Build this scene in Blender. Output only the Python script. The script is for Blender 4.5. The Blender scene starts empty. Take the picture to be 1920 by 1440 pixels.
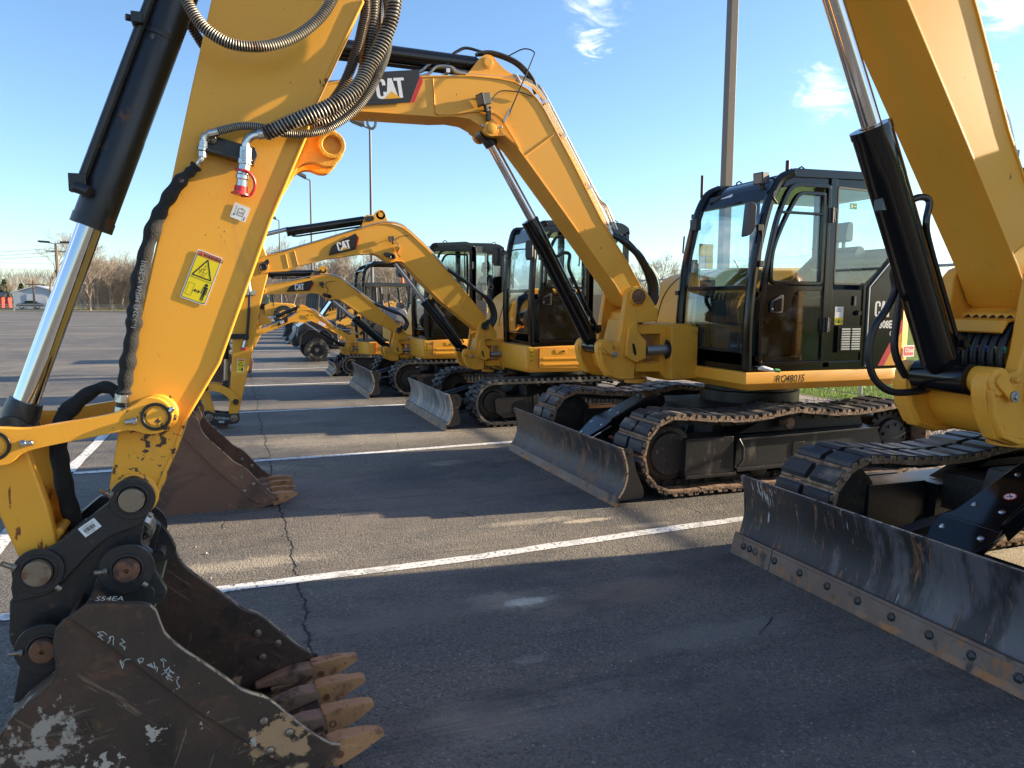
import bpy, bmesh, math, random
from mathutils import Vector, Matrix
R = math.radians
SC = bpy.context.scene
COL = SC.collection
random.seed(7)

# ------------------------------------------------------------------ mesh helpers
def V(*a): return Vector(a)

class MB:
    """collects geometry in world coordinates; build() links it as ONE mesh object"""
    def __init__(s, T=None):
        s.v = []; s.f = []; s.mi = []; s.T = T
    def add(s, vs, fs, m=0):
        n = len(s.v); s.v += [Vector(p) for p in vs]
        for f in fs: s.f.append([n + i for i in f]); s.mi.append(m)
        return s
    def box(s, x0, x1, y0, y1, z0, z1, m=0):
        p = [(x, y, z) for x in (x0, x1) for y in (y0, y1) for z in (z0, z1)]
        return s.add(p, [(0,1,3,2),(4,6,7,5),(0,4,5,1),(2,3,7,6),(0,2,6,4),(1,5,7,3)], m)
    def obox(s, c, sz, M=None, m=0):
        M = M or Matrix.Identity(3); c = Vector(c)
        p = [c + M @ Vector((x*sz[0]/2, y*sz[1]/2, z*sz[2]/2)) for x in (-1,1) for y in (-1,1) for z in (-1,1)]
        return s.add(p, [(0,1,3,2),(4,6,7,5),(0,4,5,1),(2,3,7,6),(0,2,6,4),(1,5,7,3)], m)
    def extr(s, pts, d, m=0):
        """polygon of 3D points extruded by vector d"""
        n = len(pts); a = [Vector(p) for p in pts]; b = [p + Vector(d) for p in a]
        fs = [list(range(n))[::-1], [n + i for i in range(n)]]
        fs += [(i, (i+1) % n, n + (i+1) % n, n + i) for i in range(n)]
        return s.add(a + b, fs, m)
    def prism(s, xz, y0, y1, m=0):
        return s.extr([(x, y0, z) for x, z in xz], (0, y1-y0, 0), m)
    def strip(s, xz, t, y0, y1, closed=False, m=0, side=0):
        """plate of thickness t that follows a polyline in XZ; side -1/0/1 offsets it"""
        n = len(xz); P = [Vector((x, 0, z)) for x, z in xz]; N = []
        for i in range(n):
            a = P[(i-1) % n] if (closed or i > 0) else P[i]
            b = P[(i+1) % n] if (closed or i < n-1) else P[i]
            d = (b - a); d = d.normalized() if d.length > 1e-9 else Vector((1,0,0))
            k = 1.0
            if closed or 0 < i < n-1:
                d1 = (P[i]-a).normalized(); c = max(.35, d1.dot(d)); k = 1/c
            N.append(Vector((-d.z, 0, d.x)) * k)
        o0, o1 = {0: (-t/2, t/2), 1: (0, t), -1: (-t, 0)}[side]
        vs = []
        for i in range(n):
            for o in (o0, o1):
                for y in (y0, y1):
                    q = P[i] + N[i]*o; vs.append((q.x, y, q.z))
        fs = []
        rng = range(n) if closed else range(n-1)
        for i in rng:
            a = 4*i; b = 4*((i+1) % n)
            fs += [(a, b, b+1, a+1), (a+2, a+3, b+3, b+2), (a, a+2, b+2, b), (a+1, b+1, b+3, a+3)]
        if not closed:
            a = 0; b = 4*(n-1); fs += [(a, a+1, a+3, a+2), (b, b+2, b+3, b+1)]
        return s.add(vs, fs, m)
    def cyl(s, a, b, r, r2=None, n=20, m=0, caps=True):
        a = Vector(a); b = Vector(b); d = (b-a).normalized(); r2 = r if r2 is None else r2
        u = d.orthogonal().normalized(); w = d.cross(u)
        vs = [a + (u*math.cos(t)+w*math.sin(t))*r for t in [2*math.pi*i/n for i in range(n)]]
        vs += [b + (u*math.cos(t)+w*math.sin(t))*r2 for t in [2*math.pi*i/n for i in range(n)]]
        fs = [(i, (i+1) % n, n+(i+1) % n, n+i) for i in range(n)]
        if caps: fs += [list(range(n))[::-1], [n+i for i in range(n)]]
        return s.add(vs, fs, m)
    def ring(s, a, b, ro, ri, n=28, m=0):
        a = Vector(a); b = Vector(b); d = (b-a).normalized(); u = d.orthogonal().normalized(); w = d.cross(u)
        vs = []
        for c, r in ((a, ro), (a, ri), (b, ri), (b, ro)):
            vs += [c + (u*math.cos(t)+w*math.sin(t))*r for t in [2*math.pi*i/n for i in range(n)]]
        fs = []
        for k in range(4):
            for i in range(n):
                j = (i+1) % n; fs.append((k*n+i, k*n+j, ((k+1) % 4)*n+j, ((k+1) % 4)*n+i))
        return s.add(vs, fs, m)
    def lathe(s, c, axis, prof, n=28, m=0):
        """prof: list of (distance along axis, radius)"""
        c = Vector(c); d = Vector(axis).normalized(); u = d.orthogonal().normalized(); w = d.cross(u)
        vs = []
        for t, r in prof:
            vs += [c + d*t + (u*math.cos(q)+w*math.sin(q))*r for q in [2*math.pi*i/n for i in range(n)]]
        fs = []
        for k in range(len(prof)-1):
            for i in range(n):
                j = (i+1) % n; fs.append((k*n+i, k*n+j, (k+1)*n+j, (k+1)*n+i))
        if prof[0][1] > 1e-5: fs.append(list(range(n))[::-1])
        if prof[-1][1] > 1e-5: fs.append([(len(prof)-1)*n + i for i in range(n)])
        return s.add(vs, fs, m)
    def tube(s, pts, r, n=8, m=0, closed=False, caps=True):
        P = [Vector(p) for p in pts]; k = len(P)
        rr = r if isinstance(r, (list, tuple)) else [r]*k
        vs = []; u = None
        for i in range(k):
            a = P[i-1] if (closed or i > 0) else P[i]; b = P[(i+1) % k] if (closed or i < k-1) else P[i]
            d = (b-a).normalized()
            if u is None: u = d.orthogonal().normalized()
            else:
                u = u - d*u.dot(d); u = u.normalized() if u.length > 1e-6 else d.orthogonal().normalized()
            w = d.cross(u)
            vs += [P[i] + (u*math.cos(t)+w*math.sin(t))*rr[i] for t in [2*math.pi*j/n for j in range(n)]]
        fs = []
        for i in range(k if closed else k-1):
            for j in range(n):
                q = (j+1) % n; i2 = (i+1) % k; fs.append((i*n+j, i*n+q, i2*n+q, i2*n+j))
        if caps and not closed: fs += [list(range(n))[::-1], [(k-1)*n+j for j in range(n)]]
        return s.add(vs, fs, m)
    def helix(s, pts, Rr, r, pitch, m=0, seg=12, n=5):
        P = [Vector(p) for p in pts]; L = [0]
        for i in range(1, len(P)): L.append(L[-1] + (P[i]-P[i-1]).length)
        N = max(2, int(L[-1]/pitch*seg)); out = []; u = None; k = 0
        for q in range(N+1):
            t = L[-1]*q/N
            while k < len(P)-2 and L[k+1] < t: k += 1
            f = (t-L[k])/max(1e-9, L[k+1]-L[k]); c = P[k].lerp(P[k+1], f); d = (P[k+1]-P[k]).normalized()
            if u is None: u = d.orthogonal().normalized()
            u = (u - d*u.dot(d)).normalized(); w = d.cross(u)
            a = 2*math.pi*t/pitch; out.append(c + (u*math.cos(a)+w*math.sin(a))*Rr)
        return s.tube(out, r, n, m)
    def sphere(s, c, r, n=16, m=0, sz=1.0):
        prof = [(-r*math.cos(math.pi*i/(n//2))*sz, max(1e-6, r*math.sin(math.pi*i/(n//2)))) for i in range(n//2+1)]
        return s.lathe(c, (0,0,1), prof, n, m)
    def split(s):
        """far-apart loose pieces become meshes of their own"""
        par = list(range(len(s.v)))
        def find(a):
            while par[a] != a: par[a] = par[par[a]]; a = par[a]
            return a
        for f in s.f:
            r = find(f[0])
            for i in f[1:]: par[find(i)] = r
        isl = {}
        for i in range(len(s.v)): isl.setdefault(find(i), []).append(i)
        ks = list(isl)
        if len(ks) < 2 or len(ks) > 90: return [s]
        lo = []; hi = []
        for k in ks:
            P = [s.v[i] for i in isl[k]]; lo.append([min(p[j] for p in P) for j in range(3)]); hi.append([max(p[j] for p in P) for j in range(3)])
        sz = [max(h[j]-l[j] for j in range(3)) for l, h in zip(lo, hi)]; cp = list(range(len(ks)))
        def fc(a):
            while cp[a] != a: a = cp[a]
            return a
        for a in range(len(ks)):
            for b in range(a+1, len(ks)):
                g = math.sqrt(sum(max(0, lo[a][j]-hi[b][j], lo[b][j]-hi[a][j])**2 for j in range(3)))
                if g <= max(.02, .5*max(sz[a], sz[b])): cp[fc(b)] = fc(a)
        gr = {}
        for i in range(len(ks)): gr.setdefault(fc(i), set()).add(ks[i])
        if len(gr) < 2: return [s]
        out = []
        for g in gr.values():
            m = MB(s.T); mp = {}
            for f, mi in zip(s.f, s.mi):
                if find(f[0]) in g:
                    for i in f:
                        if i not in mp: mp[i] = len(m.v); m.v.append(s.v[i])
                    m.f.append([mp[i] for i in f]); m.mi.append(mi)
            out.append(m)
        return out
    def build(s, name, mats, parent=None, bevel=0, seg=2, smooth=35, fix=True):
        if parent is not None and name not in ('chalk_marks', 'crown', 'wire_mesh', 'barbed_wire', 'track', 'track_frame', 'cab', 'body'):
            ps = s.split()
            if len(ps) > 1: return [p.build1(name, mats, parent, bevel, seg, smooth, fix) for p in ps][0]
        return s.build1(name, mats, parent, bevel, seg, smooth, fix)
    def build1(s, name, mats, parent=None, bevel=0, seg=2, smooth=35, fix=True):
        if not isinstance(mats, (list, tuple)): mats = [mats]
        off = Vector(parent['_o']) if parent is not None and '_o' in parent else Vector((0,0,0))
        vs = [ (s.T(p) if s.T else p) - off for p in s.v]
        me = bpy.data.meshes.new(name); me.from_pydata(vs, [], s.f)
        for m in mats: me.materials.append(m)
        me.polygons.foreach_set('material_index', s.mi)
        if fix:
            bm = bmesh.new(); bm.from_mesh(me)
            bmesh.ops.recalc_face_normals(bm, faces=bm.faces); bm.to_mesh(me); bm.free()
        if smooth:
            me.polygons.foreach_set('use_smooth', [True]*len(me.polygons)); me.set_sharp_from_angle(angle=R(smooth))
        me.update()
        o = bpy.data.objects.new(name, me); COL.objects.link(o)
        if parent is not None: o.parent = parent; o['_o'] = off
        if bevel:
            b = o.modifiers.new('bevel', 'BEVEL'); b.width = bevel; b.segments = seg; b.limit_method = 'ANGLE'; b.angle_limit = R(38); b.harden_normals = True
        return o

def tag(o, label=None, cat=None, group=None, kind=None):
    if label: o['label'] = label
    if cat: o['category'] = cat
    if group: o['group'] = group
    if kind: o['kind'] = kind
    return o
def empty(name, loc, label, cat, group=None):
    o = bpy.data.objects.new(name, None); o.empty_display_size = .3; o.location = loc; COL.objects.link(o)
    o['_o'] = Vector(loc); tag(o, label, cat, group); return o
def copy_tree(o, loc, rz=0, label=None, parent=None, scale=None):
    c = o.copy(); COL.objects.link(c)
    if parent is None:
        c.location = loc; c.rotation_euler = (0,0,rz)
        if scale: c.scale = (scale,)*3 if not isinstance(scale, tuple) else scale
        if label: c['label'] = label
    else: c.parent = parent
    for ch in list(o.children): copy_tree(ch, None, parent=c)
    return c

def spline(pts, k=8, closed=False):
    P = [Vector(p) for p in pts]; n = len(P); out = []
    for i in range(n if closed else n-1):
        p0 = P[(i-1) % n] if (closed or i > 0) else P[i]*2-P[i+1]
        p1 = P[i]; p2 = P[(i+1) % n]; p3 = P[(i+2) % n] if (closed or i < n-2) else P[i+1]*2-P[i]
        for j in range(k):
            t = j/k
            out.append(.5*((2*p1)+(p2-p0)*t+(2*p0-5*p1+4*p2-p3)*t*t+(3*p1-p0-3*p2+p3)*t**3))
    if not closed: out.append(P[-1])
    return out
def rp(pts, r=0, n=5):
    """round the corners of a closed 2D polygon; points may be (x,z) or (x,z,r)"""
    out = []; N = len(pts)
    for i in range(N):
        p = Vector(pts[i][:2]); a = Vector(pts[i-1][:2]); b = Vector(pts[(i+1) % N][:2])
        rr = pts[i][2] if len(pts[i]) > 2 else r
        if rr <= 0: out.append(tuple(p)); continue
        u = (a-p); w = (b-p); lu = u.length; lw = w.length
        if lu < 1e-6 or lw < 1e-6: out.append(tuple(p)); continue
        d = min(rr, lu*.48, lw*.48); s0 = p+u/lu*d; s1 = p+w/lw*d
        for j in range(n+1):
            t = j/n; q = s0*(1-t)**2 + p*2*t*(1-t) + s1*t*t; out.append((q.x, q.y))
    return out
def arc(cx, cz, r, a0, a1, n=12): return [(cx+r*math.cos(R(a0+(a1-a0)*i/n)), cz+r*math.sin(R(a0+(a1-a0)*i/n))) for i in range(n+1)]
def hull(pts):
    pts = sorted(set(pts))
    def half(ps):
        h = []
        for p in ps:
            while len(h) >= 2 and (h[-1][0]-h[-2][0])*(p[1]-h[-2][1])-(h[-1][1]-h[-2][1])*(p[0]-h[-2][0]) <= 0: h.pop()
            h.append(p)
        return h
    a = half(pts); b = half(pts[::-1]); return a[:-1]+b[:-1]

_tc = {}
def text_geo(txt, bold=.0, sq=1.0):
    """mesh of a word, cap height 1, starting at x=0; returns (verts2d, faces, width)"""
    k = (txt, bold)
    if k not in _tc:
        cu = bpy.data.curves.new('t', 'FONT'); cu.body = txt; cu.size = 1; cu.offset = bold; cu.resolution_u = 2
        ob = bpy.data.objects.new('t', cu); COL.objects.link(ob)
        dg = bpy.context.evaluated_depsgraph_get(); me = bpy.data.meshes.new_from_object(ob.evaluated_get(dg))
        vs = [(v.co.x, v.co.y) for v in me.vertices]; fs = [list(p.vertices) for p in me.polygons]
        bpy.data.objects.remove(ob); bpy.data.curves.remove(cu); bpy.data.meshes.remove(me)
        x0 = min(v[0] for v in vs); x1 = max(v[0] for v in vs)
        _tc[k] = ([((a-x0), b) for a, b in vs], fs, x1-x0)
    return _tc[k]
class Flat:
    """draws flat shapes on a plane: origin O, unit u, unit v; layers stand proud by steps along n"""
    def __init__(s, O, u, v, n, mb=None):
        s.O = Vector(O); s.u = Vector(u).normalized(); s.v = Vector(v).normalized(); s.n = Vector(n).normalized(); s.mb = mb or MB()
    def p(s, a, b, h): return s.O + s.u*a + s.v*b + s.n*h
    def poly(s, pts, h, m=0): s.mb.add([s.p(a, b, h) for a, b in pts], [list(range(len(pts)))], m)
    def slab(s, pts, h0, h1, m=0): s.mb.extr([s.p(a, b, h0) for a, b in pts], s.n*(h1-h0), m)
    def rect(s, a0, b0, a1, b1, h, m=0): s.poly([(a0,b0),(a1,b0),(a1,b1),(a0,b1)], h, m)
    def line(s, pts, w, h, m=0, closed=False):
        n = len(pts)
        for i in range(n if closed else n-1):
            p = Vector(pts[i]); q = Vector(pts[(i+1) % n]); d = (q-p)
            if d.length < 1e-9: continue
            d.normalize(); e = Vector((-d.y, d.x))*w/2; p = p-d*w*.3; q = q+d*w*.3
            s.poly([tuple(p-e), tuple(q-e), tuple(q+e), tuple(p+e)], h + (i % 3)*2e-5, m)
    def text(s, txt, a, b, hgt, h, m=0, bold=.0, sx=1.0, slant=0, center=False):
        vs, fs, w = text_geo(txt, bold); k = hgt/.69
        if center: a -= w*k*sx/2
        s.mb.add([s.p(a+(x+slant*y)*k*sx, b+y*k, h) for x, y in vs], fs, m)
        return w*k*sx
C_ = [(.30,.34),(.30,.16),(.27,.06),(.19,0),(.11,0),(.03,.06),(0,.16),(0,.84),(.03,.94),(.11,1),(.19,1),(.27,.94),(.30,.84),(.30,.66),(.2,.66),(.2,.82),(.17,.87),(.13,.87),(.1,.82),(.1,.18),(.13,.13),(.17,.13),(.2,.18),(.2,.34)]
A_ = [(0,0),(.12,1),(.24,1),(.36,0),(.25,0),(.235,.2),(.125,.2),(.11,0)]
T_ = [(.1,0),(.1,.86),(0,.86),(0,1),(.31,1),(.31,.86),(.21,.86),(.21,0)]
def cat_word(F, a, b, hgt, h, mw, my, wide=1.35, raised=0):
    k = hgt*wide
    if raised:
        for P_, o_ in ((C_, 0), (A_, .33), (T_, .72)): F.slab([(a+(x+o_)*k, b+y*hgt) for x, y in P_], 0, raised, mw)
        return
    F.poly([(a+x*k, b+y*hgt) for x, y in C_], h, mw)
    F.poly([(a+(x+.27)*k, b+y*hgt) for x, y in A_], h+2e-4, mw)
    F.poly([(a+(x+.56)*k, b+y*hgt) for x, y in T_], h+4e-4, mw)
    if my is not None: F.poly([(a+.2*k, b-.01*hgt), (a+.70*k, b-.01*hgt), (a+.45*k, b+.36*hgt)], h+6e-4, my)

# ------------------------------------------------------------------ materials
def newmat(name):
    m = bpy.data.materials.new(name); m.use_nodes = True; nt = m.node_tree; nt.nodes.clear(); return m, nt
class NT:
    def __init__(s, nt): s.nt = nt
    def n(s, t, **kw):
        nd = s.nt.nodes.new(t)
        for k, v in kw.items():
            if k.startswith('_'): setattr(nd, k[1:], v)
            else:
                key = k.replace('_', ' ')
                if key.isdigit(): key = int(key)
                nd.inputs[key].default_value = v
        return nd
    def l(s, a, b): s.nt.links.new(a, b)
    def math(s, op, a, b=None, c=None, clamp=False):
        nd = s.nt.nodes.new('ShaderNodeMath'); nd.operation = op; nd.use_clamp = clamp
        for i, x in enumerate((a, b, c)):
            if x is None: continue
            if isinstance(x, (int, float)): nd.inputs[i].default_value = x
            else: s.l(x, nd.inputs[i])
        return nd.outputs[0]
    def sstep(s, x, lo, hi):
        nd = s.nt.nodes.new('ShaderNodeMapRange'); nd.interpolation_type = 'SMOOTHSTEP'
        s.l(x, nd.inputs['Value']); nd.inputs['From Min'].default_value = lo; nd.inputs['From Max'].default_value = hi
        return nd.outputs['Result']
    def noise(s, co, sc, det=4, rough=.55, st=(1,1,1), off=(0,0,0), dist=0):
        if st != (1,1,1) or off != (0,0,0):
            mp = s.nt.nodes.new('ShaderNodeMapping'); mp.inputs['Scale'].default_value = st; mp.inputs['Location'].default_value = off
            s.l(co, mp.inputs['Vector']); co = mp.outputs['Vector']
        nd = s.nt.nodes.new('ShaderNodeTexNoise'); nd.inputs['Scale'].default_value = sc; nd.inputs['Detail'].default_value = det
        nd.inputs['Roughness'].default_value = rough; nd.inputs['Distortion'].default_value = dist; s.l(co, nd.inputs['Vector']); return nd.outputs['Fac']
    def mix(s, f, a, b):
        nd = s.nt.nodes.new('ShaderNodeMix'); nd.data_type = 'RGBA'; nd.clamp_factor = True
        if isinstance(f, (int, float)): nd.inputs[0].default_value = f
        else: s.l(f, nd.inputs[0])
        for i, x in ((6, a), (7, b)):
            if isinstance(x, tuple): nd.inputs[i].default_value = (*x[:3], 1)
            else: s.l(x, nd.inputs[i])
        return nd.outputs[2]
    def mixf(s, f, a, b):
        nd = s.nt.nodes.new('ShaderNodeMix'); nd.data_type = 'FLOAT'
        s.l(f, nd.inputs[0])
        for i, x in ((2, a), (3, b)):
            if isinstance(x, (int, float)): nd.inputs[i].default_value = x
            else: s.l(x, nd.inputs[i])
        return nd.outputs[0]
def L(c, s, lo, hi, r=None, st=(1,1,1), z=None, at=None, det=5, off=(0,0,0), dist=0, a=1.0, m=None, rot=None):
    return dict(rot=rot, c=c, s=s, lo=lo, hi=hi, r=r, st=st, z=z, at=at, det=det, off=off, dist=dist, a=a, m=m)
def mat(name, col, rough=.5, metal=0, layers=(), bump=0, bs=60, coat=0, spec=.5, var=.0, vs=3, bdet=3, coord='Object'):
    m, nt = newmat(name); k = NT(nt)
    out = k.n('ShaderNodeOutputMaterial'); b = k.n('ShaderNodeBsdfPrincipled'); k.l(b.outputs[0], out.inputs[0])
    co = k.n('ShaderNodeTexCoord').outputs[coord]
    sep = None
    c = (*col[:3],); rr = None; mm = None
    cc = c
    if var:
        n = k.noise(co, vs, 3); f = k.sstep(n, .3, .7); cc = k.mix(f, tuple(x*(1-var) for x in c), tuple(min(1, x*(1+var)) for x in c))
    for i, ly in enumerate(layers):
        cq = co
        if ly['rot']:
            mr = nt.nodes.new('ShaderNodeMapping'); mr.inputs['Rotation'].default_value = (0, R(ly['rot']), 0); k.l(co, mr.inputs['Vector']); cq = mr.outputs['Vector']
        f = k.noise(cq, ly['s'], ly['det'], .6, ly['st'], (ly['off'][0]+i*3.1, ly['off'][1]+i*1.7, ly['off'][2]), ly['dist'])
        if ly['at']:
            x, y, z, rad = ly['at']
            vm = nt.nodes.new('ShaderNodeVectorMath'); vm.operation = 'DISTANCE'; k.l(co, vm.inputs[0]); vm.inputs[1].default_value = (x, y, z)
            f = k.math('ADD', k.math('MULTIPLY', k.math('SUBTRACT', f, .5), 1.9), k.math('ADD', .35, k.math('MULTIPLY', k.math('SUBTRACT', 1, k.math('DIVIDE', vm.outputs['Value'], rad)), .40)))
        if ly['z']:
            if sep is None: sep = k.n('ShaderNodeSeparateXYZ'); k.l(co, sep.inputs[0])
            f = k.math('ADD', f, k.math('MULTIPLY', k.math('SUBTRACT', k.sstep(sep.outputs['Z'], ly['z'][0], ly['z'][1]), 1), 1.0 if ly['z'][1] != ly['z'][0] else 0))
        f = k.sstep(f, ly['lo'], ly['hi'])
        if ly['a'] != 1: f = k.math('MULTIPLY', f, ly['a'])
        cc = k.mix(f, cc, ly['c'])
        if ly['r'] is not None: rr = k.mixf(f, rough if rr is None else rr, ly['r'])
        if ly['m'] is not None: mm = k.mixf(f, metal if mm is None else mm, ly['m'])
    if isinstance(cc, tuple): b.inputs['Base Color'].default_value = (*cc, 1)
    else: k.l(cc, b.inputs['Base Color'])
    if rr is None: b.inputs['Roughness'].default_value = rough
    else: k.l(rr, b.inputs['Roughness'])
    if mm is None: b.inputs['Metallic'].default_value = metal
    else: k.l(mm, b.inputs['Metallic'])
    b.inputs['Coat Weight'].default_value = coat; b.inputs['Coat Roughness'].default_value = .12
    b.inputs['Specular IOR Level'].default_value = spec
    if bump:
        bp = k.n('ShaderNodeBump', Strength=bump, Distance=.01); k.l(k.noise(co, bs, bdet), bp.inputs['Height']); k.l(bp.outputs[0], b.inputs['Normal'])
    return m
YEL = (.84, .385, .036)
RUST = (.16, .07, .03)
DUST = (.30, .22, .14)
M = {}
def A1(x, y, z, r): return (x-4.7, y-2.5, z, r)      # a spot on the nearest machine
M['yellow'] = mat('yellow_paint', YEL, .40, layers=[L((.60,.42,.22), .8, .46, .80, .62, a=.22, det=10, st=(1,1,.5)),L((.66,.35,.08), 1.1, .45, .78, .55, a=.28, det=8), L((.50,.27,.08), 7, .60, .75, .6, st=(1,1,.25), a=.35, rot=35), L((.95,.62,.28), 90, .71, .735, .5, st=(.05,1,1), a=.5, rot=20),L((.74,.30,.035), 1.6, .5, .75, .42, a=.5), L((.10,.06,.03), 26, .70, .74, .6, st=(1,1,.6)), L((.52,.31,.09), 5, .60, .8, .55, a=.35)], bump=.05, bs=240, coat=.06, spec=.35)
M['yellow_arm'] = mat('yellow_arm_paint', YEL, .40, layers=[L((.62,.44,.24), .9, .44, .78, .62, a=.25, det=10, st=(1,1,.45), rot=15), L((.64,.34,.08), 1.3, .46, .76, .56, a=.30, det=8), L((.42,.23,.08), 9, .60, .74, .6, st=(1,1,.2), a=.40, rot=12), L((.95,.62,.28), 90, .70, .73, .5, st=(.05,1,1), a=.5, rot=-50), L((.30,.17,.07), 110, .71, .735, .6, st=(1,1,.06), a=.6, rot=25),
    L((.74,.30,.035), 1.5, .5, .8, .4, a=.45), L((.08,.045,.025), 30, .69, .715, .65, st=(1,1,.55)),
    L((.07,.045,.03), 42, .74, .77, .7, at=A1(-.215,2.36,1.12,.15)), L((.10,.06,.04), 38, .72, .76, .7, at=A1(-.28,2.36,.98,.12)),
    L((.12,.10,.09), 70, .80, .83, .5, at=A1(-.035,2.36,1.685,.05)), L((.20,.06,.02), 9, .64, .7, .8, st=(3,1,1), z=(1.5,1.0))], bump=.05, bs=240, coat=.05, spec=.35)
M['yellow_cast'] = mat('yellow_cast_paint', YEL, .46, layers=[L((.22,.12,.05), 5, .60, .78, .7, a=.7), L((.42,.24,.07), 2.2, .48, .75, .6, a=.55), L((.06,.04,.03), 34, .70, .74, .7)], bump=.18, bs=120, coat=.05, spec=.35)
M['black'] = mat('black_gloss_paint', (.006,.006,.007), .14, layers=[L((.05,.045,.04), 2.4, .55, .9, .35, a=.10), L((.14,.12,.10), 90, .72, .8, .6, a=.25)], coat=.08, spec=.40)
M['black_gray'] = mat('sunlit_dusty_black_paint', (.030,.031,.033), .30, layers=[L((.13,.115,.10), 2.0, .42, .8, .5, a=.35)], coat=.3)  # sunlight on the rear quarter put into a greyer base, with dust over it
M['black_steel'] = mat('worn_black_steel', (.017,.017,.019), .38, layers=[L((.21,.17,.12), 7, .57, .76, .75, st=(1,1,.3), a=.6), L((.20,.18,.16), 30, .68, .75, .6, a=.6), L((.12,.055,.025), 13, .63, .72, .8)], bump=.12, bs=60)
M['dirty'] = mat('muddy_black_steel', (.020,.019,.018), .55, layers=[L((.17,.12,.075), 4, .54, .76, .9, a=.75), L((.26,.19,.12), 22, .62, .75, .95, a=.7)], bump=.5, bs=45)
M['plastic'] = mat('black_plastic', (.016,.016,.017), .5, bump=.05, bs=200)
M['rubber'] = mat('track_rubber', (.026,.026,.028), .62, layers=[L((.30,.25,.19), 6, .50, .72, .9, a=.7), L((.30,.25,.19), 30, .60, .75, .9, a=.45)], bump=.3, bs=70)
M['pad'] = mat('track_pad_rubber', (.024,.025,.030), .48, layers=[L((.24,.20,.15), 8, .50, .70, .85, st=(1,.35,1), a=.8), L((.24,.20,.16), 40, .64, .74, .9, a=.6)], bump=.35, bs=60)
M['shoe'] = mat('track_shoe_steel', (.25,.155,.095), .72, layers=[L((.45,.33,.22), 12, .50, .68, .8, a=.8), L((.04,.03,.025), 20, .55, .68, .7)], bump=.5, bs=50)
M['mold'] = mat('blade_black_worn', (.019,.019,.021), .55, layers=[
    L((.045,.043,.043), 1.8, .45, .75, .46, a=.8), L((.28,.13,.06), 7, .58, .72, .75, st=(1,2.4,.5), dist=1.2), L((.22,.10,.045), 16, .60, .68, .8, st=(1,2.6,.35)),
    L((.42,.40,.38), 17, .665, .70, .7, st=(1,3.0,.22)), L((.22,.21,.21), 50, .66, .72, .6, a=.6), L((.45,.44,.43), 30, .80, .83, .7, st=(1,1.8,.16), at=A1(2.86,3.48,.40,.28)), L((.15,.15,.165), 3.0, .5, .62, .5, st=(1,1.5,.4), a=.6)], bump=.15, bs=40)
M['mold_rusty'] = mat('blade_rusty_worn', (.040,.036,.037), .45, layers=[
    L((.22,.11,.06), 7, .47, .68, .75, st=(1,1.6,.8), dist=.3, det=9, a=.85), L((.30,.16,.08), 16, .58, .68, .8, st=(1,2,.5), dist=.3, det=8), L((.10,.10,.11), 2, .5, .75, .35, a=.6), L((.05,.03,.02), 30, .6, .7, .8)], bump=.15, bs=40)
M['mold_grey'] = mat('blade_dried_mud', (.11,.115,.125), .45, layers=[
    L((.50,.43,.35), 4.5, .50, .60, .9, st=(1,2.6,.35), dist=.9), L((.10,.10,.11), 2.5, .4, .7, .4, a=.7), L((.30,.25,.20), 7, .52, .6, .95, z=(.22,.08))], bump=.2, bs=50)
M['edge'] = mat('cutting_edge_steel', (.15,.10,.075), .48, .2, layers=[L((.42,.19,.07), 5, .50, .64, .8, z=(.10,.02), dist=.5), L((.20,.15,.13), 3, .45, .7, .38, a=.7), L((.30,.15,.07), 12, .56, .68, .8, st=(1,1,.6)), L((.06,.045,.04), 9, .58, .7, .6)], bump=.2, bs=60)
M['bucket'] = mat('bucket_steel', (.042,.027,.019), .55, layers=[
    L((.095,.047,.026), 3.2, .47, .70, .75, a=.85), L((.17,.11,.07), 34, .63, .67, .6, st=(.08,1,1), a=.8, rot=-42), L((.14,.10,.07), 50, .64, .68, .6, st=(.10,1,1), a=.7, rot=8), L((.20,.15,.11), 46, .66, .69, .5, st=(.07,1,1), a=.7, rot=70), L((.12,.06,.03), 10, .58, .70, .8, dist=1.5, a=.8), L((.016,.014,.013), 6, .58, .68, .45, a=.7),
    L((.34,.29,.235), 24, .55, .68, .9, at=A1(-.515,2.19,.33,.15)), L((.42,.375,.31), 38, .74, .77, .9, at=A1(-.235,2.19,.30,.06)), L((.42,.375,.31), 36, .76, .79, .9, at=A1(-.10,2.19,.31,.05)), L((.42,.375,.31), 36, .66, .70, .9, at=A1(.03,2.19,.22,.06)), L((.42,.375,.31), 38, .62, .64, .9, at=A1(-.38,2.19,.22,.07)),
    L((.42,.25,.12), 9, .56, .66, .9, z=(.22,.12)), L((.40,.24,.12), 18, .5, .6, .9, at=A1(.08,2.19,.20,.10)), L((.28,.27,.26), 60, .70, .74, .8)], bump=.22, bs=45)
M['bucket_rusty'] = mat('bucket_rusty_steel', (.150,.074,.043), .66, layers=[L((.21,.105,.058), 3, .45, .7, .8, a=.8), L((.060,.034,.024), 2.0, .46, .60, .6, a=.75, dist=.8, det=9), L((.27,.16,.09), 40, .62, .67, .7, st=(.10,1,1), rot=-40, a=.8), L((.30,.16,.08), 12, .62, .72, .9, z=(.25,.05)), L((.26,.24,.21), 60, .69, .74, .7)], bump=.25, bs=50)
M['worn_edge'] = mat('worn_bare_edge', (.42,.33,.24), .45, .3, layers=[L((.10,.06,.04), 30, .50, .62, .7)])
M['tooth'] = mat('rusty_bucket_tooth', (.42,.205,.085), .62, layers=[L((.20,.09,.04), 14, .5, .66, .75), L((.62,.36,.16), 40, .62, .68, .45, st=(.12,1,1), a=.7), L((.48,.22,.05), 6, .56, .7, .6, a=.7), L((.10,.06,.04), 40, .62, .7, .8)], bump=.3, bs=70)
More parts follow.
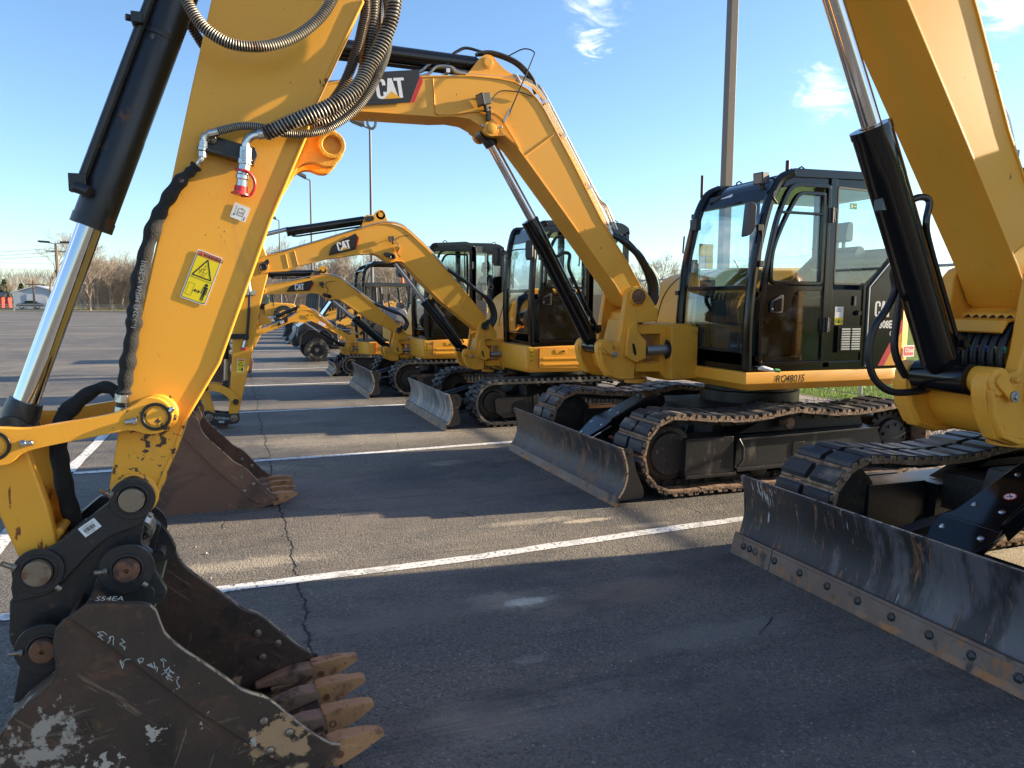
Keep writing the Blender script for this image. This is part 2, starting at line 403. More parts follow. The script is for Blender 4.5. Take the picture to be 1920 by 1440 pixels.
M['adapter'] = mat('tooth_adapter_steel', (.27,.165,.10), .65, layers=[L((.08,.05,.04), 12, .5, .66, .7), L((.30,.18,.10), 20, .6, .7, .85)], bump=.3, bs=60)
M['pin'] = mat('pin_steel', (.26,.22,.17), .38, .8, layers=[L((.16,.08,.04), 25, .5, .66, .8, m=.1), L((.22,.24,.12), 10, .6, .7, .5)], bump=.1, bs=80)
M['rust_pin'] = mat('rusty_pin_steel', (.19,.09,.05), .6, .4, layers=[L((.08,.05,.04), 30, .5, .66, .8)], bump=.25, bs=90)
M['chrome'] = mat('chrome_rod', (.62,.62,.64), .11, 1)
M['zinc'] = mat('zinc_fitting', (.62,.61,.57), .26, 1, layers=[L((.40,.38,.33), 40, .55, .7, .45)])
M['steelpipe'] = mat('steel_pipe', (.55,.53,.49), .28, .9)
M['hose'] = mat('black_hose', (.012,.012,.013), .45, layers=[L((.10,.09,.08), 20, .6, .8, .7, a=.5)], bump=.15, bs=150)
M['sleeve'] = mat('woven_hose_sleeve', (.014,.014,.014), .78, layers=[L((.07,.06,.05), 12, .6, .8, .8, a=.6)], bump=.6, bs=260)
M['spring'] = mat('spring_guard_steel', (.36,.33,.28), .50, .6, layers=[L((.16,.09,.05), 18, .52, .66, .7)])
M['spring_dark'] = mat('spring_guard_rusty', (.20,.13,.09), .5, .5)
M['red'] = mat('red_plastic', (.62,.035,.045), .35)
M['white_decal'] = mat('white_decal', (.74,.74,.72), .4)
M['black_decal'] = mat('black_decal', (.012,.011,.011), .35)
M['red_decal'] = mat('red_decal', (.55,.02,.03), .4)
M['amber_decal'] = mat('amber_decal', (.80,.38,.01), .4)
M['warn'] = mat('warning_yellow_decal', (.80,.62,.005), .35)
M['orange_decal'] = mat('orange_decal', (.72,.15,.04), .4)
M['green_decal'] = mat('green_decal', (.05,.30,.06), .4)
M['chalk'] = mat('chalk_paint', (.42,.45,.43), .8)
M['seat'] = mat('seat_vinyl', (.05,.047,.044), .6, bump=.2, bs=120)
M['seat_grey'] = mat('seat_shell_grey', (.22,.22,.23), .5)
M['trim_grey'] = mat('cab_trim_grey', (.07,.066,.06), .6)
M['orange'] = mat('orange_beacon', (.75,.13,.01), .3)
M['rim_black'] = mat('black_rim', (.012,.012,.012), .35)
M['tyre'] = mat('tyre_rubber', (.022,.021,.020), .75, layers=[L((.30,.24,.15), 9, .5, .7, .9, a=.7)], bump=.2, bs=60)
M['truckpaint'] = mat('charcoal_body_paint', (.025,.027,.032), .2, coat=.8)
M['pole'] = mat('bronze_pole_paint', (.13,.095,.065), .45, layers=[L((.20,.15,.11), 3, .5, .8, .5, a=.4)])
M['pole_grey'] = mat('grey_pole_paint', (.12,.12,.125), .5)
M['galv'] = mat('galvanised_steel', (.34,.35,.36), .4, .8)
M['darkmetal'] = mat('dark_metal', (.035,.034,.033), .55, .3)
M['lens'] = mat('lamp_lens', (.16,.17,.17), .12, .3, bump=.3, bs=160)
M['mirror'] = mat('mirror_glass', (.7,.72,.75), .04, 1)
M['conc'] = mat('concrete', (.38,.35,.31), .9, layers=[L((.28,.25,.21), 6, .5, .7, None)], bump=.4, bs=60)
M['wood'] = mat('weathered_wood', (.22,.16,.11), .85, bump=.3, bs=30)
M['shed'] = mat('pale_metal_siding', (.50,.53,.56), .5)
M['shedroof'] = mat('pale_metal_roof', (.62,.64,.66), .45)
M['brick'] = mat('red_siding', (.30,.05,.04), .7)
M['carpaint'] = mat('grey_car_paint', (.14,.16,.18), .25, coat=.6)
M['bark'] = mat('tree_bark', (.26,.20,.15), .9, layers=[L((.24,.20,.16), 5, .5, .7, None, st=(1,1,.3))], bump=.5, bs=20)
M['twig'] = mat('bare_twigs', (.29,.235,.185), .9, var=.25, vs=.6)
M['evergreen'] = mat('evergreen_needles', (.035,.07,.022), .8, var=.35, vs=2)
M['bud'] = mat('spring_buds', (.30,.32,.07), .8)

def glass(name, tint=(.80,.90,.88), refl=1.0, r=.03):
    m, nt = newmat(name); k = NT(nt); out = k.n('ShaderNodeOutputMaterial')
    t = k.n('ShaderNodeBsdfTransparent'); t.inputs[0].default_value = (*tint, 1)
    g = k.n('ShaderNodeBsdfGlossy'); g.inputs['Color'].default_value = (1,1,1,1); g.inputs['Roughness'].default_value = r
    d = k.n('ShaderNodeBsdfDiffuse'); d.inputs[0].default_value = (.35,.36,.34,1)
    co = k.n('ShaderNodeTexCoord').outputs['Object']
    dm = k.sstep(k.noise(co, 5, 6, .6), .45, .8); dm = k.math('MULTIPLY', dm, .10)
    mx0 = k.n('ShaderNodeMixShader'); k.l(dm, mx0.inputs[0]); k.l(t.outputs[0], mx0.inputs[1]); k.l(d.outputs[0], mx0.inputs[2])
    ge = k.n('ShaderNodeNewGeometry'); dt = nt.nodes.new('ShaderNodeVectorMath'); dt.operation = 'DOT_PRODUCT'; k.l(ge.outputs['Normal'], dt.inputs[0]); k.l(ge.outputs['Incoming'], dt.inputs[1])
    f = k.math('POWER', k.math('SUBTRACT', 1, k.math('ABSOLUTE', dt.outputs['Value'])), 5); f = k.math('MULTIPLY', k.math('ADD', k.math('MULTIPLY', f, .95), .045), refl, clamp=True)
    mx = k.n('ShaderNodeMixShader'); k.l(f, mx.inputs[0]); k.l(mx0.outputs[0], mx.inputs[1]); k.l(g.outputs[0], mx.inputs[2]); k.l(mx.outputs[0], out.inputs[0])
    return m
M['glass'] = glass('cab_window_glass', (.90,.975,.98), 1.5)
M['glass_dark'] = glass('tinted_lower_glass', (.66,.74,.74), .7)
# ------------------------------------------------------------------ tracks
def loop_path(circles, step):
    pts = []
    for cx, cz, r in circles: pts += [(cx+r*math.cos(2*math.pi*i/72), cz+r*math.sin(2*math.pi*i/72)) for i in range(72)]
    h = hull(pts); n = len(h); Ls = [math.dist(h[i], h[(i+1) % n]) for i in range(n)]; tot = sum(Ls)
    N = round(tot/step); out = []; k = 0; acc = 0
    for q in range(N):
        t = tot*q/N
        while acc+Ls[k] < t: acc += Ls[k]; k += 1
        f = (t-acc)/Ls[k]; a = Vector(h[k]); b = Vector(h[(k+1) % n]); out.append(a.lerp(b, f))
    return out
def sag(P, zmid, amp, rollers):
    xs = sorted(rollers); out = []
    for p in P:
        q = p.copy()
        if p.y > zmid:
            for a, b in zip(xs[:-1], xs[1:]):
                if a < p.x < b: q.y -= amp*math.sin(math.pi*(p.x-a)/(b-a))*(b-a)
        out.append(q)
    return out
def frames(P):
    n = len(P)
    for i in range(n):
        a = P[i]; b = P[(i+1) % n]; c = (a+b)/2; t = (b-a); l = t.length; t = t/l; yield i, Vector((c.x, 0, c.y)), Vector((t.x, 0, t.y)), Vector((t.y, 0, -t.x)), l
def shoe_track(root, x0, x1, R_, y0, y1, name='track'):
    P = loop_path([(x0, R_+.06, R_), (x0+.42, .185, .125), (x1-.35, .185, .125), (x1, R_+.06, R_)], .134)
    P = sag(P, .5, .045, [x0, x0+1.15, x1])
    w = y1-y0; mb = MB()
    rnd = random.Random(3)
    for i, c, t, nrm, l in frames(P):
        yy = Vector((0,1,0)); hw = l*.46
        jt = rnd.uniform(-.004, .004)
        def q(a, b, y): return c + t*a + nrm*(b+jt) + yy*y
        # steel shoe: flat plate with a grouser lip at each edge
        prof = [(-hw,-.004),(hw,-.004),(hw+.006,.010),(hw,.022),(hw-.014,.022),(hw-.022,.012),(-hw+.022,.012),(-hw+.014,.022),(-hw,.022),(-hw-.006,.010)]
        mb.extr([q(a, b, y0) for a, b in prof], yy*w, 0)
        pr = [(-hw+.010,.012),(hw-.010,.012),(hw-.006,.030),(hw-.022,.047),(-hw+.022,.047),(-hw+.006,.030)]
        for s0, s1 in ((y0+.012, y0+w*.455), (y0+w*.545, y1-.012)):
            mb.extr([q(a, b, s0) for a, b in pr], yy*(s1-s0), 1)
        # raised block ends and the pocket holes of the pad
        for s0 in (y0+.003, y1-.011):
            for a0, a1 in ((-hw+.014, -.006), (.006, hw-.014)):
                mb.extr([q(a0, .013, s0), q(a1, .013, s0), q(a1-.006, .040, s0), q(a0+.006, .040, s0)], yy*.008, 0)
        # chain link on the inside
        for yc in (y0+w/2-.07, y0+w/2+.045):
            mb.extr([q(-l*.5, -.055, yc), q(l*.42, -.055, yc), q(l*.5, -.03, yc), q(l*.42, -.003, yc), q(-l*.42, -.003, yc), q(-l*.55, -.03, yc)], yy*.028, 2)
        mb.cyl(q(l*.5, -.032, y0+w/2-.09), q(l*.5, -.032, y0+w/2+.09), .018, n=8, m=2)
    return mb.build(name, [M['shoe'], M['pad'], M['dirty']], root, smooth=30)
def belt_track(root, x0, x1, R_, y0, y1, pitch=.085, name='track'):
    P = loop_path([(x0, R_+.045, R_), (x0+.35, .155, .11), (x1-.3, .155, .11), (x1, R_+.045, R_)], pitch/2)
    if len(P) % 2: P = loop_path([(x0, R_+.045, R_), (x0+.35, .155, .11), (x1-.3, .155, .11), (x1, R_+.045, R_)], pitch/2*1.004)
    mb = MB(); n = len(P)
    mb.strip([(p.x, p.y) for p in P], .026, y0, y1, closed=True, m=0)
    w = y1-y0; yy = Vector((0,1,0))
    for i, c, t, nrm, l in frames(P):
        if i % 2 and i != n-1: pass
        s = (i//2) % 2
        if i % 2 == 0:
            for k, (a, b) in enumerate(((y0+.004, y0+w*.46), (y0+w*.54, y1-.004))):
                sh = l*.55*(1 if (k == 0) else -1)*.6
                def q(u, h, y): return c + t*(u+sh) + nrm*h + yy*y
                pr = [(-l*.62,.010),(l*.62,.010),(l*.42,.042),(-l*.42,.042)]
                mb.extr([q(u, h, a) for u, h in pr], yy*(b-a), 0)
                mb.extr([q(-l*.75, .010, a if k else b-.05), q(l*.75, .010, a if k else b-.05), q(l*.6, .028, a if k else b-.05), q(-l*.6, .028, a if k else b-.05)], yy*.05, 0)
        if i % 4 == 0:
            mb.obox(c - nrm*.035 + yy*(y0+w/2-.05), (.04, .03, .05), Matrix((t, yy, nrm)).transposed(), 1)
            mb.obox(c - nrm*.035 + yy*(y0+w/2+.05), (.04, .03, .05), Matrix((t, yy, nrm)).transposed(), 1)
            mb.obox(c - nrm*.016 + yy*(y0+w/2), (.03, w*.94, .012), Matrix((t, yy, nrm)).transposed(), 1)
    return mb.build(name, [M['rubber'], M['dirty']], root, smooth=32)
def roller_frame(root, x0, x1, R_, y0, y1, ys, kind='A'):
    """ys: -1 if the outer side faces -Y. frame, idler, sprocket and rollers of one track"""
    w = y1-y0; yo = y0 if ys < 0 else y1; zc = R_+.05
    def Y(a): return yo - ys*a          # a measured inward from the outer side
    mb = MB()
    def pr(xz, a, b, m=0): mb.prism(xz, min(Y(a), Y(b)), max(Y(a), Y(b)), m)
    if kind == 'A':
        pr(rp([(x0+.58, .18), (x0+.60,.415), (x1-.22,.44), (x1-.12,.20)], .01), .07, .12)
        pr([(x0+.60,.415),(x0+.60,.43),(x1-.22,.455),(x1-.22,.44)], .045, .125)
        pr([(x0+.58,.165),(x0+.58,.19),(x1-.12,.205),(x1-.12,.18)], .035, .125)
        pr([(x0+.58,.20),(x0+.60,.43),(x1-.2,.45),(x1-.15,.22)], .12, w*.8)
        pr([(x0+.7,.44),(x0+1.0,.56),(x1-.3,.57),(x1-.25,.45)], w*.45, w*.85)
        pr(rp([(x0+.10,.165),(x0+.11,.455),(x0+.55,.455),(x0+.555,.165)], .012), .05, .11, 1)
        pr([(x0+.10,.14),(x0+.10,.165),(x0+.57,.165),(x0+.57,.14)], .03, .125, 1)
        pr([(x0+.10,.17),(x0+.11,.45),(x0+.55,.45),(x0+.555,.17)], .11, w*.7)
        mb.tube([(x0+.60,Y(.055),.43),(x0+.635,Y(.04),.36),(x0+.635,Y(.04),.26),(x0+.60,Y(.055),.2)], .012, 8, 1)
        # square opening
        xm = x0+1.15; pr(rp([(xm,.255),(xm,.365),(xm+.12,.37),(xm+.12,.26)], .015), .064, .0695, 3)
    else:
        pr(rp([(x0+.50,.13),(x0+.50,.33),(x1-.2,.35),(x1-.15,.14)], .01), .09, w*.8)
        pr(rp([(x0-.02+.04,.17),(x0+.0,.33),(x0+.06,.36),(x0+.50,.35),(x0+.50,.13),(x0+.12,.10)], .02), .06, w*.6, 1)
        pr(rp([(x0+.50,.10),(x0+.50,.37),(x0+.56,.385),(x0+.57,.33),(x0+.55,.28),(x0+.56,.12)], .01), .03, .06, 1)
        rr = random.Random(int(x0*100)); x = x0+.62
        while x < x1-.3: pr([(x,.14),(x,.34),(x+.03,.34),(x+.03,.14)], .082, .09, 2); x += .06
    fr = mb.build('track_frame', [M['black_steel'], M['black_steel'], M['dirty'], M['black_decal']], root, bevel=.004)
    mi = MB(); r = R_-.07
    mi.lathe((x0, Y(.10), zc), (0,-ys,0), [(0,.05),(0,r-.05),(.03,r-.04),(.04,r),(.10,r),(.10,r+.03),(w-.34+.0,r+.03),(w-.34,r),(w-.28,r),(w-.26,r-.06),(w-.26,.05)], 32)
    mi.build('idler', [M['dirty']], root)
    ms = MB(); r = R_-.08
    ms.lathe((x1, Y(.09), zc), (0,-ys,0), [(0,0),(0,.10),(.02,.16),(.06,.17),(.07,r),(.10,r),(.12,.18),(w-.1,.17),(w-.1,0)], 32)
    for i in range(21):
        a = 2*math.pi*i/21; ms.obox((x1+math.cos(a)*(r+.015), Y(w*.4), zc+math.sin(a)*(r+.015)), (.05,.05,.04), Matrix.Rotation(-a, 3, 'Y'))
    for i in range(9):
        a = 2*math.pi*i/9; ms.cyl((x1+math.cos(a)*.12, Y(.08), zc+math.sin(a)*.12), (x1+math.cos(a)*.12, Y(.11), zc+math.sin(a)*.12), .014, n=6)
    ms.build('sprocket', [M['dirty']], root)
    x = x0+.50; k = 0
    n = 5 if kind == 'A' else 4
    for i in range(n):
        xx = x0+.55+(x1-x0-1.0)*i/(n-1); mr = MB()
        mr.lathe((xx, Y(.11), .155), (0,-ys,0), [(0,.03),(0,.05),(.02,.085),(.05,.085),(.06,.065),(w-.28,.065),(w-.27,.085),(w-.24,.085),(w-.22,.04)], 20)
        mr.build('track_roller', [M['dirty']], root)
    mc = MB(); xx = x0+(1.15 if kind == 'A' else 1.0)
    mc.lathe((xx, Y(.10), 2*R_+.05-(.10 if kind == 'A' else .115)), (0,-ys,0), [(0,.02),(0,.03),(.005,.045),(.03,.05),(.04,.038),(w*.6,.038)], 18)
    mc.prism([(xx-.05,.40),(xx-.03,2*R_-.05),(xx+.03,2*R_-.05),(xx+.05,.40)], min(Y(.24), Y(.28)), max(Y(.24), Y(.28)))
    mc.build('carrier_roller', [M['shoe']], root)

# ------------------------------------------------------------------ dozer blade
def blade(root, xf, y0, y1, h, mold, seg=False, endplate='tri', edge_h=.07):
    """xf: x of the cutting edge (front, machine faces -X)"""
    k = h/.44
    face = [(xf+.055,h),(xf+.085,h*.80),(xf+.100,h*.62),(xf+.095,h*.45),(xf+.070,h*.29),(xf+.045,h*.20),(xf+.028,edge_h*.9)]
    mb = MB(); mb.strip(spline2(face, 4), .012, y0, y1, m=0)
    mb.box(xf+.058, xf+.078, y0, y1, h-.012, h+.004)
    for a in (h*.72, h*.28):
        mb.prism([(xf+.10,a-.04),(xf+.10,a+.05),(xf+.17,a+.03),(xf+.17,a-.03)], y0+.03, y1-.03, 0)
    mb.prism([(xf+.05,.05),(xf+.1,.18),(xf+.16,.14),(xf+.14,.06)], y0+.02, y1-.02, 0)
    o = mb.build('dozer_blade', [mold, M['black_steel']], root, smooth=40, bevel=.002)
    mw = MB(); mw.strip(spline2(face, 4), .014, y0-.010, y0-.0085); mw.box(xf+.056, xf+.070, y0, y1, h+.0042, h+.0052); mw.build('worn_edge', [M['worn_edge']], o, smooth=40)
    me = MB()
    for ya in ((y0, -1), (y1, 1)):
        yb = ya[0]
        if endplate == 'tri':
            pf = [(xf+.03,.045),(xf+.07,h*.27),(xf+.094,h*.5),(xf+.085,h*.8),(xf+.055,h),(xf+.10,h+.012,.02),(xf+.135,h-.0,.02),(xf+.17,h*.62),(xf+.245,.10,.02),(xf+.235,.05,.01)]
        else:
            pf = [(xf+.03,.045),(xf+.07,h*.27),(xf+.094,h*.5),(xf+.085,h*.8),(xf+.05,h),(xf+.16,h+.02,.03),(xf+.21,h-.03,.03),(xf+.20,h*.72,.02),(xf+.165,h*.6,.02),(xf+.19,h*.3),(xf+.185,.07,.02)]
        me.prism(rp(pf, 0), yb-.008 if ya[1] < 0 else yb, yb if ya[1] < 0 else yb+.008)
        hx, hz = (xf+.105, h-.035) if endplate == 'tri' else (xf+.155, h-.04)
        for s in ((-.0095, -.008), (.008, .0095)):
            me.cyl((hx, yb+s[0]-(0 if ya[1] < 0 else 0), hz), (hx, yb+s[1], hz), .017, n=16, m=1)
    me.build('end_plate', [M['black_steel'], M['black_decal']], o, bevel=.002)
    mc = MB(); t = .016
    pf = [(xf,.0),(xf+.028,edge_h),(xf+.028+t,edge_h),(xf+t+.004,.0)]
    if seg:
        mc.prism(pf, y1-.335, y1+.006); mc.prism(pf, y0-.006, y1-.341)
    else: mc.prism(pf, y0-.004, y1+.004)
    ce = mc.build('cutting_edge', [M['edge']], o, bevel=.002)
    if seg:
        ys = [y1-.10, y1-.155, y1-.205] + [y1-.37-.20*i for i in range(9)]
        for yy in ys:
            zz = edge_h*.56; xx = xf+.028*.56
            mc = MB(); mc.lathe((xx+.002, yy, zz), (-1,0,.28), [(0,.021),(.007,.020),(.011,.014),(.0115,.010),(.009,.008),(.009,0)], 14)
            mc.build('edge_bolt', [M['black_steel']], o)
    return o
def spline2(pts, k=6): return [(p.x, p.z) for p in spline([(a, 0, b) for a, b in pts], k)]

def hcyl(root, base, mid, tip, rb, rr, name, pipe=True, seal=True, rodname='cylinder_rod', bmat='black', gland=1.06, eye=True, T=None):
    """hydraulic cylinder: barrel base->mid, chrome rod mid->tip"""
    b = Vector(base); m_ = Vector(mid); t = Vector(tip); d = (t-b).normalized(); mb = MB(T)
    Lb = (m_-b).length
    mb.lathe(b, d, [(0,0),(0,rb*.55),(rb*.5,rb*.7),(rb*1.1,rb*.97),(rb*1.3,rb),(Lb*.80,rb),(Lb*.802,rb*1.015),(Lb-.03,rb*1.015),(Lb-.03,rb*gland),(Lb,rb*gland),(Lb,rr*1.15),(Lb-.004,rr*1.02)], 32)
    if eye:
        mb.cyl(b-Vector((0,rb*(1.7 if name == 'boom_cylinder' else 1.05),0)), b+Vector((0,rb*(1.7 if name == 'boom_cylinder' else 1.05),0)), rb*.88, n=24)
    if pipe:
        side = Vector((0,-1,0)); up = d.cross(side).normalized()
        if pipe == 2: up = -up
        o = up*(rb+.018) + side*rb*.2
        mb.tube([b+d*(rb*1.6)+up*rb*.8, b+d*(rb*1.9)+o, b+d*(Lb*.45)+o, b+d*(Lb-.12)+o, b+d*(Lb-.06)+o*.85], rb*.20, 8)
        mb.obox(b+d*(rb*1.7)+up*rb*.95, (rb*.7,)*3, None)
        mb.obox(b+d*(Lb-.07)+up*rb*1.0, (rb*.8, rb*.6, rb*.6), None)
    o = mb.build(name, [M[bmat]], root, smooth=30, bevel=0)
    mr = MB(T); mr.cyl(m_-d*.02, t-d*rr*1.5, rr, n=32)
    ro = mr.build(rodname, [M['chrome']], o)
    me = MB(T); me.lathe(t-d*rr*3.0, d, [(0,rr*1.03),(.001,rr*1.3),(rr*1.2,rr*1.45),(rr*3,rr*1.2)], 24); me.cyl(t-Vector((0,rr*1.7,0)), t+Vector((0,rr*1.7,0)), rr*1.7, n=24)
    me.build('rod_eye', [M['black_steel']], o)
    return o
def pinhead(root, x, z, y, r, name='pivot_pin', mt='rust_pin', ring='yellow', out=-1, T=None, keeper=True, parent=None):
    mb = MB(T)
    mb.lathe((x, y, z), (0,out,0), [(0,r),(.016,r),(.020,r*.9),(.0201,r*.3),(.012,0)], 28, 0)
    mb.ring((x, y-.0*out, z), (x, y+out*.010, z), r*1.55, r*1.12, 32, 1)
    if keeper: mb.cyl((x+r*1.5, y+out*.02, z-r*.5), (x+r*1.8, y+out*.02, z-r*.7), r*.22, n=6, m=2)
    return mb.build(name, [M[mt], M[ring], M['zinc']], parent or root, bevel=.0015)

# ------------------------------------------------------------------ boom
def decal_logo(root, O, u, v, Lu, Hh, y_out=-1, name='logo_decal', pts=None, word=(.33,.17,.60)):
    F = Flat(O, u, v, (0,y_out,0))
    n = .0012
    blk = pts or [(0,0),(.19,.80),(.30,.93),(.42,.985),(.97,1.0),(.97,.78),(.78,0)]
    red = [(.785,0),(.97,.775),(1.0,.775),(1.0,.62),(.845,.02),(.83,0)]
    F.slab([(a*Lu, b*Hh) for a, b in blk], 0, n, 0)
    F.slab([(a*Lu, b*Hh) for a, b in red], 0, n, 1)
    cat_word(F, word[0]*Lu, word[1]*Hh, word[2]*Hh, n+2e-4, 2, 3, wide=1.75)
    return F.mb.build(name, [M['black_decal'], M['red_decal'], M['white_decal'], M['amber_decal']], root, smooth=0, fix=False)
def boom(root, yc, hw, top, bot, T=None, flange=.012, seams=(), bosses=(), ymat='yellow'):
    """top: tip -> foot along the upper edge; bot: foot -> tip along the lower edge (XZ)"""
    y0, y1 = yc-hw, yc+hw
    poly = top + bot
    mb = MB(T)
    mb.prism(poly, y0+.008, y1-.008)
    mb.strip(top, flange, y0, y1, side=0); mb.strip(bot, flange, y0, y1, side=0)
    for a, b in seams:
        for ys in (y0+.0045, y1-.0045):
            mb.tube([(a[0], ys+.002, a[1]), (b[0], ys+.002, b[1])], .006, 6)
    o = mb.build('boom', [M[ymat]], root, bevel=.004, smooth=30)
    return o
# ------------------------------------------------------------------ cab
def cab(root, fp, xd0, xd1, xr, zb, zt, yc0, yc1, kind='A', T=None, gm='glass', full=True):
    """fp: front pillar line (x,z) from the floor up to the roof; door between xd0 and xd1; xr rear"""
    y0, y1 = yc0, yc1
    fp = list(fp)
    top = fp[-1]
    mb = MB(T); t = .065
    fs = spline2(fp, 4)
    xq = xr if kind == 'A' else xd1+.06
    S = fs + [(xq-.14, zt+.015), (xq-.05, zt-.01), (xq-.0, zt-.09)]
    zr = zb+.68 if kind == 'A' else zb
    Sn = S + ([(xq, zb+.98), (xd1+.45, zb+.68), (xd1+.45, zb)] if kind == 'A' else [(xq, zb)])
    for ya, yb in ((y0, y0+.055), (y1-.055, y1)):
        mb.strip(Sn, t, ya, yb, closed=True, side=1 if False else 0)
        mb.box(xd1+.015, xd1+.085, ya, yb, zb, zt-.03)
        mb.tube([(a, (ya+yb)/2, b) for a, b in fs], .040, 10)
    # roof
    rf = [(top[0]-.10, zt-.13), (top[0]-.05, zt-.05, .04), (top[0]+.05, zt+.012, .06), (xr-.10, zt+.03, .08), (xr+.01, zt-.03, .05), (xr+.02, zt-.11), (top[0]+.1, zt-.11)]
    mb.prism(rp(rf), y0+.02, y1-.02)
    mb.prism([(top[0]+.05, zt+.010), (top[0]+.12, zt+.032), (xr-.2, zt+.045), (xr-.12, zt+.02)], y0+.12, y1-.12)
    # front cross members
    def fx(z):
        for (a, b), (c, d) in zip(fs[:-1], fs[1:]):
            if b <= z <= d+1e-6: return a+(c-a)*(z-b)/max(1e-6, d-b)
        return fs[-1][0]
    zs = zb+.66; zh = zt-.22
    def band(z0, z1, dx=.0, th=.03): mb.prism([(fx(z0)-dx, z0), (fx(z1)-dx, z1), (fx(z1)-dx+th, z1), (fx(z0)-dx+th, z0)], y0+.03, y1-.03)
    band(zb, zb+.13, .012); band(zs-.018, zs+.018, .004); band(zh, zt-.10, .0, .06)
    # rear wall
    mb.box(xr-.03, xr+.01, y0+.03, y1-.03, zb, zb+1.02); mb.box(xr-.04, xr+.012, y0+.02, y0+.10, zb, zt-.08); mb.box(xr-.04, xr+.012, y1-.10, y1-.02, zb, zt-.08)
    if kind == 'A':
        mb.prism([(xd1+.04, zb), (xd1+.04, zb+.655), (xd1+.44, zb+.655), (xd1+.44, zb)], y0+.012, y0+.05)
        mb.prism([(xd1+.44, zb), (xd1+.44, zb+.655), (xr, zb+.95), (xr, zb)], y0+.03, y0+.07)
    mb.box(fs[0][0]+.02, xr, y0+.02, y1-.02, zb-.03, zb+.03)
    mb.prism([(fs[0][0]+.10, zb), (fs[0][0]+.14, zb+.62), (xr-.3, zb+.66), (xr, zb+.68), (xr, zb)], y1-.07, y1-.03)
    o = mb.build('cab', [M['black']], root, bevel=.006, seg=2, smooth=35)
    def sub(m, name, mt, **k): return m.build(name, mt, o, **k)
    # windows
    def fglass(z0, z1):
        zz = [z0+(z1-z0)*i/10 for i in range(11)]; m = MB(T); m.strip([(fx(z)+.012, z) for z in zz], .005, y0+.06, y1-.06); sub(m, 'windscreen', M[gm])
    fglass(zs+.02, zh+.01); fglass(zb+.13, zs-.02)
    m = MB(T); fr = [(fx(zs+.02), zs+.02), (fx(zh), zh)]
    for ya in (y0+.075, y1-.075): m.strip([(fx(z)+.004, z) for z in [zs+.02+(zh-zs-.02)*i/8 for i in range(9)]], .022, ya-.012, ya+.012)
    m.tube([(fx(zb+.3)-.012, y0+.12, zb+.28), (fx(zb+.3)-.012, y0+.12, zb+.16), (fx(zb+.2)-.012, y0+.17, zb+.145), (fx(zb+.2)-.012, y1-.17, zb+.145), (fx(zb+.3)-.012, y1-.12, zb+.16), (fx(zb+.3)-.012, y1-.12, zb+.28)], .006, 6)
    sub(m, 'window_seal', M['plastic'])
    m = MB(T); m.tube([(fx(zt-.3)-.03, y1-.14, zt-.28), (fx(zt-.55)-.03, y1-.12, zt-.55), (fx(zt-.75)-.03, y1-.15, zt-.78)], .009, 6)
    m.tube([(fx(zt-.4)-.035, y1-.10, zt-.40), (fx(zt-.8)-.03, y1-.12, zt-.85)], .006, 6); m.box(fx(zt-.4)-.06, fx(zt-.4)-.01, y1-.16, y1-.06, zt-.40, zt-.30)
    sub(m, 'wiper', M['plastic'])
    m = MB(T); m.prism([(xd1+.09, zs+.02), (xr-.05, zs+.04), (xr-.05, zt-.13), (xd1+.09, zt-.13)], y1-.03, y1-.025)
    m.prism([(fx(zs)+.06, zs+.02), (xd1, zs+.02), (xd1, zt-.13), (fx(zt-.2)+.08, zt-.14), (fx(zt-.4)+.06, zt-.4)], y1-.03, y1-.025)
    sub(m, 'side_window', M[gm])
    m = MB(T); m.box(xr-.012, xr-.006, y0+.09, y1-.09, zb+1.0, zt-.12); sub(m, 'rear_window', M[gm])
    # door
    a = xd0; b = xd1; zd = zb+.045
    dx = fx(zb+.75)-fs[0][0]
    do = rp([(a, zd, .04), (b, zd, .04), (b-.005, zt-.10, .03), (fx(zt-.2)+.17, zt-.10, .10), (fx(zt-.35)+.10, zt-.36, .3), (a+.015, zb+.72, .3), (a-.01, zb+.40, .2)])
    yd = y0-.014
    m = MB(T); m.strip(do, .032, yd, y0+.03, closed=True)
    wu = rp([(a+.075, zb+.70, .05), (b-.055, zb+.70, .03), (b-.06, zt-.165, .02), (fx(zt-.2)+.245, zt-.165, .07), (fx(zt-.35)+.165, zt-.38, .3), (a+.075, zb+.95, .3)])
    m.strip(wu, .028, yd-.006, y0+.02, closed=True)
    if kind == 'A':
        m.prism(rp([(a+.02, zb+.40), (a+.03, zb+.68), (b-.03, zb+.68), (b-.03, zb+.64), (a+.33, zb+.64, .05), (a+.26, zb+.46, .1), (a+.12, zb+.44, .05), (a+.06, zb+.36, .04)]), y0-.004, y0+.02)
        m.box(a+.14, b-.05, yd-.004, y0+.02, zt-.335, zt-.315)
    else:
        m.prism(rp([(a+.02, zb+.25, .02), (a+.02, zb+.76), (a+.10, zb+.76, .03), (a+.19, zb+.66, .06), (a+.20, zb+.42, .07), (a+.07, zb+.33, .04)]), y0-.004, y0+.02)
        m.prism([(a+.15, zb+.50), (a+.15, zb+.54), (b-.02, zb+.54), (b-.02, zb+.50)], y0, y0+.02)
    sub(m, 'door', M['black'], bevel=.004, smooth=35)
    m = MB(T); m.prism(wu, y0+.002, y0+.007)
    sub(m, 'door_window', M[gm])
    m = MB(T); zl = zb+.66
    m.prism(rp([(a+.02, zd+.02, .03), (b-.025, zd+.02, .03), (b-.025, zl), (a+.03, zl)]), y0+.006, y0+.011)
    sub(m, 'lower_door_window', M['glass_dark'])
    hx, hz = (a+.15, zb+.52) if kind == 'A' else (a+.10, zb+.55)
